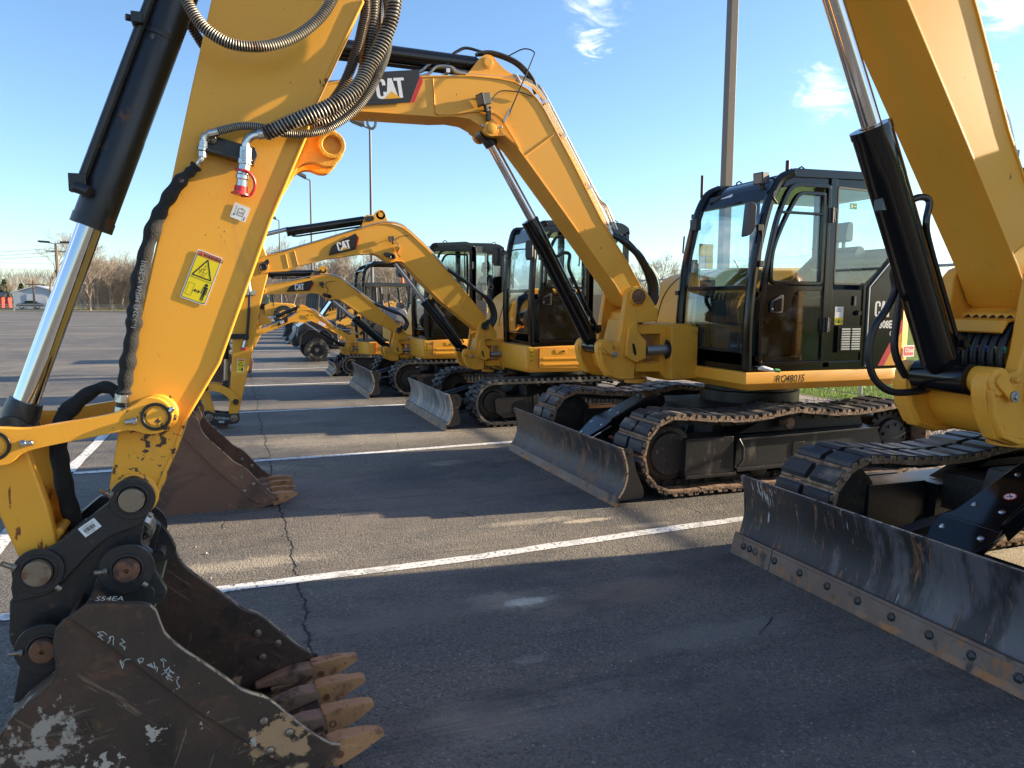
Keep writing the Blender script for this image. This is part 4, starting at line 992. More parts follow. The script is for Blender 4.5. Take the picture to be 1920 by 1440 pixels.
# arm profile of the nearest machine, traced in metres
ST_L = [(-.349,.972),(-.287,1.30),(-.201,1.653),(-.154,1.835),(-.09,2.103),(-.031,2.341),(.10,2.90),(.17,3.22)]
ST_R = [(.42,3.40),(.62,3.17),(.60,2.98),(.394,2.40),(.235,2.062),(.219,1.994),(.109,1.739),(.061,1.608),(-.046,1.32),(-.146,1.15),(-.171,1.072),(-.225,.955)]
def stick(root, yc, T=None, detail=True, hw=.14):
    m = MB(T)
    foot = [(-.228,.915),(-.25,.895),(-.286,.885),(-.32,.895),(-.345,.93)]
    left = ST_L; right = ST_R; y0, y1 = yc-hw, yc+hw
    top = [(.22,3.40),(.31,3.47)]
    poly = left + top + right + foot
    m.prism(poly, y0+.002, y1-.002)
    m.strip(right[3:], .012, y0-.004, y1+.004)          # protruding flange plate on the inner side
    # bent outer shoulder
    o = m.build('stick', [M['yellow_arm' if detail else 'yellow']], root, bevel=.022 if detail else .015, seg=3, smooth=40)
    m = MB(T)
    for s in (-1, 1):
        yy = yc+s*hw
        m.lathe((-.215, yy-.006*s, 1.175), (0,s,0), [(0,.058),(.012,.056),(.016,.050)], 32); m.lathe((-.286, yy-.006*s, .941), (0,s,0), [(0,.066),(.010,.064),(.014,.058)], 32)
    m.build('pin_boss', [M['yellow_arm' if detail else 'yellow']], o, bevel=.003)
    # thumb lug
    m = MB(T)
    lug = rp([(.13,1.80),(.165,1.845,.02),(.205,1.915,.04),(.245,1.925,.03),(.275,1.912,.03),(.305,1.915,.03),(.336,1.95,.03),(.338,1.99,.03),(.31,2.03,.03),(.272,2.045,.04),(.248,2.10)])
    for ya, yb in ((yc-.09, yc-.05), (yc+.05, yc+.09)): m.prism(lug, ya, yb)
    for ya, yb in ((yc-.105, yc-.045), (yc+.045, yc+.105)): m.ring((.298,ya,1.978), (.298,yb,1.978), .042, .027, 32)
    m.lathe((.298, yc-.075, 1.93), (0,0,-1), [(0,.008),(.012,.008),(.014,.004)], 10)
    m.build('mounting_lug', [M['yellow_cast']], o, bevel=.004)
    return o
PLATE = [(-.388,.699),(-.339,.692),(-.26,.680),(-.240,.672),(-.226,.655),(-.217,.62),(-.208,.590),(-.190,.563),(-.16,.530),(-.099,.473),(-.045,.42),(-.014,.388),(.015,.370),(.046,.355),(.075,.33),(.136,.261),(.19,.205),(.235,.170)]
BACK = [(-.431,.667),(-.452,.655),(-.468,.635),(-.476,.60),(-.474,.575),(-.467,.545),(-.468,.51),(-.482,.484),(-.51,.46),(-.545,.434),(-.58,.40),(-.605,.36),(-.622,.31),(-.628,.25),(-.618,.18),(-.59,.12),(-.54,.07),(-.47,.035),(-.38,.018),(-.26,.014),(-.12,.022),(.0,.040),(.10,.066),(.17,.092)]
def bucket(root, y0, y1, mt, T=None, detail=True, mt2=None):
    tk = .014
    mb = MB(T)
    side = PLATE + [(.245,.150),(.235,.125)] + BACK[::-1]
    for ya, yb in ((y0, y0+tk), (y1-tk, y1)): mb.prism(side, ya, yb)
    mb.strip(BACK[4:], .014, y0+.004, y1-.004, side=0)                      # curved shell
    mb.strip([(-.431,.667),(-.40,.60),(-.42,.56),(-.474,.575)], .014, y0+.01, y1-.01)
    mb.strip([(-.388,.699),(-.33,.64),(-.30,.60)], .012, y0+.02, y1-.02)
    mb.strip([(.02,.045),(.10,.062),(.235,.108)], .026, y0-.004, y1+.004)   # lip
    o = mb.build('bucket', [M[mt]], root, smooth=40, bevel=.002)
    # side cutters: second plate along the open edge
    m = MB(T)
    sc = PLATE + [(.262,.160),(.255,.130),(.19,.095),(.109,.119),(.03,.197),(-.146,.362),(-.29,.52),(-.431,.667)]
    for ya, yb in ((y0-.012, y0-.0005), (y1+.0005, y1+.012)): m.prism(sc, ya, yb)
    m.build('side_cutter', [M[mt2 or mt]], o, bevel=.003)
    m = MB(T); m.strip(PLATE[3:]+[(.262,.162)], .0022, y0-.0118, y0-.001, side=1); m.strip(PLATE[5:], .0022, y1+.001, y1+.0118, side=1); m.build('worn_edge', [M['worn_edge']], o, smooth=50)
    m = MB(T)
    for (a, b) in ((.045,.285),(.115,.235),(.06,.19)):
        for yy, s in ((y0-.012,-1),(y1+.012,1)): m.lathe((a, yy, b), (0,s,0), [(0,.013),(.006,.012),(.009,.006),(.009,0)], 12)
        for yy, s in ((y1-tk,-1),): m.lathe((a, yy, b), (0,s,0), [(0,.015),(.006,.014),(.008,.006),(.008,0)], 12)
    m.build('cutter_bolt', [M['pin']], o)
    # ears on top
    m = MB(T)
    ear = rp([(-.44,.56,.02),(-.40,.66),(-.385,.73,.04),(-.33,.805,.05),(-.28,.80,.04),(-.235,.735,.03),(-.203,.665,.02),(-.222,.635),(-.30,.63)])
    ear2 = rp([(-.60,.40),(-.575,.52,.04),(-.535,.615,.05),(-.49,.60,.04),(-.455,.54,.03),(-.46,.48),(-.52,.42)])
    yc = (y0+y1)/2
    for s in (-1, 1):
        ya, yb = sorted((yc+s*.185, yc+s*.21)); m.prism(ear, ya, yb); m.prism(ear2, ya, yb)
        ya, yb = sorted((yc+s*.12, yc+s*.215)); m.prism(rp([(-.44,.585),(-.40,.60),(-.235,.655,.02),(-.24,.69,.02),(-.33,.70,.05),(-.41,.68,.04)]), ya, yb)
    m.box(-.40, -.24, y0+.05, y1-.05, .612, .632)
    m.build('hanger_ear', [M['black_steel' if mt == 'bucket' else mt]], o, bevel=.005)
    # teeth
    n = 4
    for i in range(n):
        yy = y0+.045+(y1-y0-.09)*i/(n-1)
        a = Vector((.13, yy, .098)); d = Vector((.97, -.03, .16 if i >= 0 else .1)).normalized(); up = Vector((-d.z, 0, d.x)); sd = Vector((0,1,0))
        def sect(t, w, hu, hd): return [a+d*t+sd*w/2+up*hu, a+d*t-sd*w/2+up*hu, a+d*t-sd*w/2-up*hd, a+d*t+sd*w/2-up*hd]
        def loft(m, secs, mi=0):
            vs = [p for s_ in secs for p in s_]; fs = [(3,2,1,0), tuple((len(secs)-1)*4+j for j in range(4))]
            for k in range(len(secs)-1): fs += [(k*4+j, k*4+(j+1) % 4, (k+1)*4+(j+1) % 4, (k+1)*4+j) for j in range(4)]
            m.add(vs, fs, mi)
        m = MB(T); loft(m, [sect(-.10,.030,.026,-.004), sect(-.02,.048,.040,.0), sect(.05,.062,.045,.020), sect(.10,.060,.038,.024), sect(.125,.058,.036,.024)]); loft(m, [sect(-.05,.05,-.0,.028), sect(.06,.06,.0,.032), sect(.12,.05,.0,.026)])
        m.build('tooth_adapter', [M['adapter']], o, bevel=.008, seg=3)
        jr = random.Random(i*13+int(y0*10)); sect0 = sect
        def sect(t, w, hu, hd): return [p+Vector((jr.uniform(-.003,.003), jr.uniform(-.003,.003), jr.uniform(-.003,.003))) for p in sect0(t, w, hu, hd)]
        m = MB(T); loft(m, [sect(.108,.056,.042,.036), sect(.116,.060,.044,.038), sect(.150,.058,.044,.034), sect(.19,.052,.040,.024), sect(.232,.044,.033,.010), sect(.268,.038,.024,-.004), sect(.276,.034,.018,-.006)])
        pc = a+d*.135; m.ring(pc-sd*.029, pc-sd*.032, .012, .009, 16, 1); m.cyl(pc-sd*.029, pc-sd*.0305, .007, n=12, m=1); t = m.build('bucket_tooth', [M['tooth'], M['rust_pin']], o, bevel=.005, seg=3)
    return o
def coupler(root, yc, T=None, detail=True):
    h = .155
    mb = MB(T)
    cp = rp([(-.345,.935),(-.325,.985,.03),(-.286,1.008,.04),(-.247,.985,.03),(-.231,.945,.02),(-.246,.90,.02),(-.262,.862,.02),(-.30,.850,.03),(-.35,.835,.03),(-.396,.796,.03),(-.44,.75,.03),(-.485,.70,.02),(-.51,.684,.01),(-.592,.673,.01),(-.596,.715),(-.584,.775,.02),(-.556,.800,.03),(-.48,.826,.05),(-.43,.87,.02)])
    for s in (-1, 1):
        ya, yb = sorted((yc+s*(h), yc+s*(h+.022))); mb.prism(cp, ya, yb)
    body = rp([(-.262,.862),(-.275,.80,.02),(-.245,.77),(-.27,.67,.02),(-.34,.665,.03),(-.413,.64,.03),(-.47,.60,.03),(-.495,.54,.03),(-.504,.47,.02),(-.546,.448,.02),(-.59,.49,.03),(-.615,.56,.02),(-.607,.67)])
    for s in (-1, 1):
        ya, yb = sorted((yc+s*(h-.03), yc+s*(h-.002))); mb.prism(body + cp[-8:], ya, yb)
    mb.prism([(-.50,.70),(-.46,.78),(-.34,.86),(-.28,.84),(-.38,.76),(-.47,.68)], yc-.12, yc+.12)
    mb.prism([(-.60,.50),(-.61,.66),(-.59,.68),(-.57,.52)], yc-.13, yc+.13)
    o = mb.build('quick_coupler', [M['black_steel']], root, bevel=.004, smooth=40)
    for (x, z, r, mt, w) in ((-.286,.941,.034,'pin',.022),(-.526,.758,.036,'pin',.022),(-.304,.749,.034,'rust_pin',.072),(-.517,.548,.034,'rust_pin',.072)):
        m = MB(T)
        for s in (-1, 1):
            y = yc+s*(h+.022 if w < .05 else .21)
            m.lathe((x, y, z), (0,s,0), [(-.02,r),(.026,r),(.032,r*.9),(.0325,r*.2),(.022,r*.12),(.022,0)], 28, 0)
            m.ring((x, y-.0*s, z), (x, y+.012*s, z), r*(1.75 if w < .05 else 2.1), r*1.12, 36, 1)
            m.ring((x, y, z), (x, y+.016*s, z), r*1.32, r*1.08, 36, 1)
            m.cyl((x-r*2.4, y+.012*s, z+r*(.95 if w < .05 else 0)), (x-r*1.4, y+.012*s, z+r*(.45 if w < .05 else 0)), r*.22, n=8, m=2); m.cyl((x-r*1.7, y+.012*s, z+r*(.6 if w < .05 else 0)), (x-r*1.4, y+.012*s, z+r*(.45 if w < .05 else 0)), r*.32, n=6, m=2)
            m.cyl((x+r*1.1, y+.012*s, z-r*1.3), (x+r*1.45, y+.012*s, z-r*1.6), r*.24, n=6, m=2)
        m.cyl((x, yc-.21, z), (x, yc+.21, z), r*.99, n=24, m=0)
        m.build('coupler_pin', [M[mt], M['black_steel'], M['pin']], o, bevel=.002)
    m = MB(T); m.tube(spline([(-.31, yc+.02, .83), (-.30, yc+.02, .78), (-.26, yc+.03, .80)], 4), .02, 8); m.ring((-.29,yc-.05,.80), (-.29,yc+.05,.80), .04, .028, 24)
    m.build('latch_hook', [M['zinc']], o)
    return o
def links(root, yc, T=None, mt='yellow_arm'):
    m = MB(T); h = .165
    bar = rp([(-.625,1.06,.03),(-.655,1.12,.05),(-.62,1.165,.05),(-.575,1.160,.04),(-.53,1.156,.05),(-.33,1.185,.05),(-.275,1.205,.04),(-.24,1.234,.05),(-.19,1.222,.05),(-.165,1.175,.05),(-.19,1.13,.05),(-.235,1.122,.05),(-.275,1.14,.05),(-.33,1.133,.05),(-.49,1.105,.05),(-.545,1.092,.04),(-.575,1.06,.05)], 0, 6)
    for s in (-1, 1):
        ya, yb = sorted((yc+s*h, yc+s*(h+.030))); m.prism(bar, ya, yb)
        m.ring((-.215,yb if s > 0 else ya,1.175), (-.215,(yb if s > 0 else ya)+.006*s,1.175), .040, .031, 32, 1); m.cyl((-.215,yb if s > 0 else ya,1.175), (-.215,(yb if s > 0 else ya)+.004*s,1.175), .026, n=28, m=0)
        m.ring((-.607,yb if s > 0 else ya,1.115), (-.607,(yb if s > 0 else ya)+.006*s,1.115), .040, .031, 32, 1); m.cyl((-.607,yb if s > 0 else ya,1.115), (-.607,(yb if s > 0 else ya)+.004*s,1.115), .026, n=28, m=0)
        for bx, bz, dx_, dz_ in ((-.262,1.166,-1,-.1),(-.545,1.118,1,.03)):
            y_ = (yb if s > 0 else ya)+.006*s; m.cyl((bx, y_, bz), (bx+dx_*.030, y_, bz+dz_*.03), .008, n=8, m=2); m.cyl((bx, y_, bz), (bx+dx_*.014, y_, bz+dz_*.014), .011, n=6, m=2)
        m.cyl((-.178, (yb if s > 0 else ya)+.004*s, 1.187), (-.17, (yb if s > 0 else ya)+.004*s, 1.20), .008, n=6, m=2)
    m.cyl((-.215,yc-.17,1.175), (-.215,yc+.17,1.175), .033, n=24, m=0); m.cyl((-.607,yc-.17,1.115), (-.607,yc+.17,1.115), .033, n=24, m=0)
    m.build('guide_link', [M[mt], M['black_decal'], M['zinc']], root, bevel=.005)
    m = MB(T)
    hp = rp([(-.655,1.09,.03),(-.60,1.14,.04),(-.548,1.11,.03),(-.53,1.03),(-.505,.93),(-.485,.81,.02),(-.50,.775,.03),(-.53,.72,.03),(-.57,.745,.03),(-.585,.80,.02),(-.61,.88,.03),(-.64,.98)])
    for s in (-1, 1):
        ya, yb = sorted((yc+s*.10, yc+s*.145)); m.prism(hp, ya, yb)
    m.prism([(-.60,.86),(-.61,.95),(-.55,.93),(-.53,.83),(-.54,.80)], yc-.10, yc+.10); m.prism([(-.50,.80),(-.47,.845),(-.485,.86),(-.52,.83)], yc-.12, yc+.12)
    m.build('tipping_link', [M[mt]], root, bevel=.008, seg=3)

def arm_near(root, yc):
    """everything on the arm that fills the left of the picture"""
    st = stick(root, yc, detail=True); ys = yc-.14      # near face of the stick
    # --- warning label
    P0 = Vector((-.086, ys, 1.648)); P1 = Vector((-.019, ys, 1.622)); P3 = Vector((-.144, ys, 1.512))
    u = (P1-P0); Wd = u.length; v = (P0-P3); Hh = v.length; v = v - u.normalized()*v.dot(u.normalized())
    F = Flat(P3, u, v, (0,-1,0)); q = lambda pts, k=1: [(a*Wd, b*Hh) for a, b in pts]
    F.slab(rp(q([(0,0),(1,0),(1,1),(0,1)]), .006), 0, .0008, 0)
    F.poly(rp(q([(.04,.02),(.96,.02),(.96,.98),(.04,.98)]), .004), .0011, 1); F.poly(rp(q([(.06,.03),(.94,.03),(.94,.97),(.06,.97)]), .004), .0013, 2)
    F.poly(q([(.06,.885),(.94,.885),(.94,.97),(.06,.97)]), .0015, 3); F.text('WARNING', .27*Wd, .900*Hh, .0085, .0018, 1, bold=.03, sx=.92)
    F.poly(q([(.10,.898),(.24,.898),(.17,.96)]), .0018, 1); F.text('!', .155*Wd, .90*Hh, .006, .002, 3, bold=.03)
    F.line(q([(.06,.455),(.94,.455)]), .0012, .0016, 1)
    F.line(q([(.14,.50),(.86,.50),(.5,.86)]), .0034, .0016, 1, closed=True)
    for (a, b, c, d) in ((.50,.56,.50,.74),(.45,.60,.56,.60),(.43,.66,.57,.68),(.47,.73,.55,.75),(.36,.55,.40,.66),(.36,.60,.32,.64),(.40,.66,.43,.61),(.60,.57,.63,.63),(.42,.54,.60,.54)): F.line(q([(a,b),(c,d)]), .0012, .0018, 1)
    F.line(q([(.14,.10),(.36,.10),(.36,.34),(.14,.34)]), .0008, .0016, 1, closed=True)
    F.line(q([(.42,.22),(.58,.22)]), .003, .0016, 1); F.poly(q([(.38,.22),(.46,.26),(.46,.18)]), .0018, 1); F.poly(q([(.64,.22),(.56,.26),(.56,.18)]), .0018, 1)
    F.poly([(.78*Wd+.0048*math.cos(i*.523), .385*Hh+.0048*math.sin(i*.523)) for i in range(12)], .0016, 1)
    F.poly(q([(.70,.35),(.87,.35),(.89,.20),(.855,.20),(.85,.31),(.84,.31),(.84,.07),(.80,.07),(.785,.20),(.77,.07),(.73,.07),(.73,.31),(.715,.31),(.70,.20),(.67,.20)]), .0016, 1)
    F.text('145-5602', .75*Wd, .035*Hh, .0028, .0018, 1)
    F.mb.build('warning_decal', [M['white_decal'], M['black_decal'], M['warn'], M['orange_decal']], st, smooth=0, fix=False)
    P3 = Vector((-.002, ys, 1.745)); u = Vector((.041,0,-.0155)); v = Vector((.0165,0,.043)); F = Flat(P3, u, v, (0,-1,0)); w = .045
    F.slab(rp([(0,0),(w,0),(w,w),(0,w)], .004), 0, .0008, 0)
    F.line([(.009,.038),(.009,.010)], .0012, .0012, 1); F.poly([(.006,.013),(.012,.013),(.009,.006)], .0014, 1)
    F.line([(.016,.034),(.016,.013),(.033,.013),(.033,.034)], .0016, .0012, 1); F.line([(.020,.033),(.029,.033)], .0018, .0012, 1); F.line([(.0245,.033),(.0245,.037)], .0016, .0013, 1)
    F.text('AUX', .0185, .019, .0055, .0014, 1, bold=.02, sx=.75); F.text('1', .037, .004, .010, .0014, 1, bold=.04)
    F.mb.build('aux_decal', [M['white_decal'], M['black_decal']], st, smooth=0, fix=False)
    # --- hose bracket and fittings
    m = MB(); m.extr([(-.067, ys-.012, 1.975), (.074, ys-.012, 1.943), (.080, ys-.012, 1.925), (.068, ys-.012, 1.893), (-.079, ys-.012, 1.926)], (0,.012,0)); m.extr([(-.079, ys-.055, 1.930), (.070, ys-.055, 1.897), (.068, ys-.055, 1.889), (-.081, ys-.055, 1.922)], (0,.05,0))
    m.lathe((-.042, ys-.012, 1.956), (0,-1,0), [(0,.014),(.008,.014),(.009,.009),(.014,.009),(.015,0)], 6, 1)
    m.build('hose_bracket', [M['black_steel'], M['pin']], st, bevel=.002)
    yq = ys-.045
    m = MB()
    m.cyl((.046,yq,1.935), (.043,yq,1.902), .0185, n=6); m.cyl((.043,yq,1.902), (.042,yq,1.888), .022, n=6); m.cyl((.042,yq,1.888), (.038,yq,1.868), .018, n=6)
    m.lathe((.038,yq,1.870), (-.1,0,-1), [(0,.016),(.01,.016),(.012,.0185),(.024,.0185),(.026,.016),(.052,.016)], 20)
    m.tube(spline([(.047,yq,1.930), (.050,yq,1.952), (.066,yq,1.968), (.085,yq,1.974)], 5), .0125, 12); m.tube([(.080,yq,1.973), (.108,yq,1.981)], .0165, 14)
    m.build('hydraulic_coupling', [M['zinc']], st, bevel=.001, smooth=30)
    m = MB(); m.lathe((.0325,yq,1.826), (-.15,0,-1), [(0,.0185),(.018,.0185),(.020,.026),(.024,.027),(.024,0)], 24)
    m.tube(spline([(.034,yq-.018,1.868), (.050,yq-.018,1.866), (.066,yq-.012,1.848), (.068,yq-.01,1.825), (.056,yq-.005,1.803), (.030,yq,1.800)], 6), .0045, 8); m.ring((.038,yq,1.872), (.037,yq,1.866), .021, .016, 24)
    m.build('dust_cap', [M['red']], st, smooth=50)
    m = MB(); m.cyl((-.064,yq,1.945), (-.066,yq,1.928), .012, n=6); m.cyl((-.066,yq,1.928), (-.067,yq,1.918), .015, n=6); m.cyl((-.067,yq,1.916), (-.068,yq,1.900), .0125, n=6)
    m.tube(spline([(-.064,yq,1.945), (-.060,yq,1.958), (-.048,yq,1.966)], 5), .0085, 10); m.tube([(-.050,yq,1.965), (-.025,yq,1.973)], .0115, 12)
    m.tube(spline([(-.068,yq,1.902), (-.074,yq,1.888), (-.083,yq+.01,1.878)], 4), .008, 10)
    m.build('hydraulic_fitting', [M['zinc']], st, bevel=.001, smooth=30)
    spring_hose(st, [(.100,yq,1.977),(.188,yq-.03,2.019),(.282,yq-.035,2.063),(.357,yq-.02,2.12),(.403,yq,2.198),(.455,yq,2.30),(.480,yq,2.40),(.485,yq+.02,2.58),(.42,yq+.06,2.75),(.30,yq+.1,2.85)], .0225)
    spring_hose(st, [(-.028,yq,1.973),(.036,yq,1.993),(.097,yq,1.994),(.152,yq,1.983),(.223,yq,1.988),(.296,yq,2.018),(.371,yq,2.082),(.425,yq,2.170),(.470,yq+.05,2.30),(.46,yq+.10,2.5),(.35,yq+.12,2.75)], .0125)
    spring_hose(st, [(.200,ys+.02,2.02),(.262,ys-.01,2.055),(.322,ys-.0,2.13),(.362,ys,2.22),(.392,ys+.01,2.32),(.405,ys+.02,2.42),(.38,ys+.05,2.7)], .0155, True)
    spring_hose(st, [(.230,ys+.02,2.03),(.300,ys+.02,2.055),(.372,ys+.03,2.13),(.402,ys+.03,2.22),(.425,ys+.03,2.34),(.43,ys+.04,2.5),(.40,ys+.06,2.75)], .019)
    spring_hose(st, [(.30,ys+.06,2.06),(.36,ys+.06,2.12),(.42,ys+.06,2.20),(.445,ys+.06,2.30),(.452,ys+.06,2.42),(.42,ys+.1,2.7)], .0125, True)
    spring_hose(st, [(-.16,yq-.05,2.45),(-.105,yq-.05,2.33),(-.075,yq-.06,2.262),(-.038,yq-.07,2.218),(.025,yq-.075,2.190),(.115,yq-.07,2.200),(.200,yq-.06,2.245),(.275,yq-.05,2.325),(.33,yq-.02,2.45)], .0155)
    spring_hose(st, [(-.13,yc+.05,2.45),(-.105,yc+.06,2.365),(-.075,yc+.07,2.30),(-.02,yc+.12,2.25),(.05,yc+.15,2.24)], .015, True)
    # clear woven sleeve down the outer edge, with its printed number
    pts = [(-.083,ys-.03,1.880),(-.100,ys-.028,1.862),(-.127,ys-.028,1.835),(-.165,ys-.02,1.780),(-.192,ys-.012,1.730),(-.216,ys-.01,1.665),(-.240,ys-.01,1.585),(-.252,ys-.01,1.52),(-.260,ys-.012,1.475),(-.264,ys-.012,1.435),(-.276,ys-.01,1.37),(-.288,ys-.005,1.31),(-.298,ys,1.25),(-.300,ys,1.235)]
    P = spline(pts, 8); m = MB(); rr = [.013+.0065*min(1, i/28)+.0022*math.sin(i*.9)+.0018*math.sin(i*.37+1) for i in range(len(P))]
    m.tube(P, rr, 14); sl = m.build('hose_sleeve', [M['sleeve']], st, smooth=60)
    a = Vector((-.266,ys-.0335,1.425)); b = Vector((-.226,ys-.032,1.64)); F = Flat(a, b-a, (b-a).normalized().cross(Vector((0,1,0))), (0,-1,0)); F.text('180-2243 MSHA IC-293/1', 0, -.009, .013, .0, 0, bold=.012, sx=.98)
    F.mb.build('sleeve_print', [M['galv']], sl, smooth=0, fix=False)
    m = MB()
    for x, z in ((-.302,1.235),(-.306,1.20),(-.312,1.165)): m.cyl((x,ys-.005,z), (x-.004,ys-.005,z-.022), .020, n=8, m=0)
    m.cyl((-.300,ys-.005,1.24), (-.314,ys-.005,1.14), .015, n=12, m=1); m.build('hose_end_fitting', [M['zinc'], M['hose']], st, bevel=.001)
    pts = [(-.320,yc-.03,1.215),(-.345,yc-.02,1.238),(-.375,yc,1.242),(-.415,yc,1.222),(-.452,yc,1.190),(-.480,yc,1.155),(-.497,yc,1.08),(-.495,yc,1.03),(-.490,yc,.97),(-.482,yc,.91),(-.470,yc,.85),(-.455,yc+.01,.80)]
    P = spline(pts, 6); m = MB(); m.tube(P, [.018+.007*min(1, max(0, (i-14)/12)) + .0015*math.sin(i*.8) for i in range(len(P))], 12); m.ring(P[26]-Vector((0,0,.006)), P[26]+Vector((0,0,.006)), .030, .02, 20)
    m.build('hose_sleeve', [M['sleeve']], st, smooth=60)
    m = MB()
    for p in ((-.05,1.70),): pass
    # bucket cylinder
    base = (.125, yc, 3.05); mid = (-.385, yc, 1.712); tip = (-.607, yc, 1.115)
    bc = hcyl(root, base, mid, tip, .054, .034, 'bucket_cylinder', pipe=False, bmat='black_steel')
    d = (Vector(mid)-Vector(base)).normalized(); up = d.cross(Vector((0,1,0))).normalized()
    if up.x > 0: up = -up
    m = MB(); o = up*.052+Vector((0,-.036,0)); b0 = Vector(base); LL = (Vector(mid)-b0).length
    m.tube([b0+d*.2+o, b0+d*(LL-.22)+o, b0+d*(LL-.12)+o, b0+d*(LL-.085)+o*1.15], .014, 10)
    m.obox(b0+d*(LL-.105)+o*1.1, (.045,.035,.05)); m.cyl(b0+d*(LL-.09)+o*1.1+Vector((0,-.02,0)), b0+d*(LL-.09)+o*.9+Vector((.03,-.045,-.01)), .016, n=12)
    m.ring(b0+d*(LL-.60), b0+d*(LL-.585), .0565, .05, 32); m.obox(b0+d*(LL-.60)+o*1.2, (.03,.05,.03))
    m.cyl(b0+d*(LL-.60)+o*1.2, b0+d*(LL-.60)+o*1.2+Vector((-.03,-.01,.0)), .010, n=8)
    m.build('supply_pipe', [M['black_steel']], bc, bevel=.002)
    links(root, yc)
    cp = coupler(root, yc)
    F = Flat((-.409, yc-.1775, .839), (.038,0,.026), (-.026,0,.038), (0,-1,0)); F.rect(0,0,.050,.032,.0006,0); rr_ = random.Random(5); x = .008
    while x < .040: w_ = rr_.uniform(.0004,.0016); F.rect(x,.009,x+w_,.021,.001,1); x += w_+rr_.uniform(.0005,.0012)
    F.text('CPL 0043', .009, .003, .004, .001, 1, bold=.01); F.text('CONTROL NO', .008, .0235, .0035, .001, 1); F.mb.build('barcode_decal', [M['white_decal'], M['black_decal']], cp, smooth=0, fix=False)
    bk = bucket(root, yc-.31, yc+.31, 'bucket')
    # chalk strokes and cast lettering on the bucket
    F = Flat((0, yc-.3228, 0), (1,0,0), (0,0,1), (0,-1,0)); rc = random.Random(9)
    for (x, z, s) in ((-.345,.612,.030),(-.325,.590,.028),(-.300,.572,.026),(-.285,.548,.03),(-.262,.520,.024),(-.240,.505,.028),(-.228,.492,.022),(-.215,.480,.028),(-.20,.468,.024),(-.185,.452,.020),(-.21,.50,.018),(-.19,.475,.02)):
        pr_ = [(x+rc.uniform(-s,s)*.5, z+rc.uniform(-s,s)*.6)]
        for i in range(7): pr_.append((pr_[-1][0]+rc.uniform(-.6,.6)*s*.7, pr_[-1][1]+rc.uniform(-.6,.6)*s*.8))
        F.line(pr_, .0020, .0008, 0)
    F.mb.build('chalk_mark', [M['chalk']], bk, smooth=0, fix=False)
    F = Flat((-.372, yc-.3085, .700), (1,0,-.12), (.12,0,1), (0,-1,0)); F.text('S54EA', 0, 0, .012, .0, 0, bold=.0, sx=1.5, slant=.2); F.mb.build('paint_marks', [M['chalk']], bk, smooth=0, fix=False)
    F = Flat((-.458, yc-.3105, .318), (.95,0,.30), (-.30,0,.95), (0,-1,0)); cat_word(F, 0, 0, .044, .0, 0, None, 1.6, raised=.004)
    m = MB(); 
    for vs in (F.mb,): pass
    F.mb.build('cast_lettering', [M['bucket']], bk, smooth=0, bevel=.001)
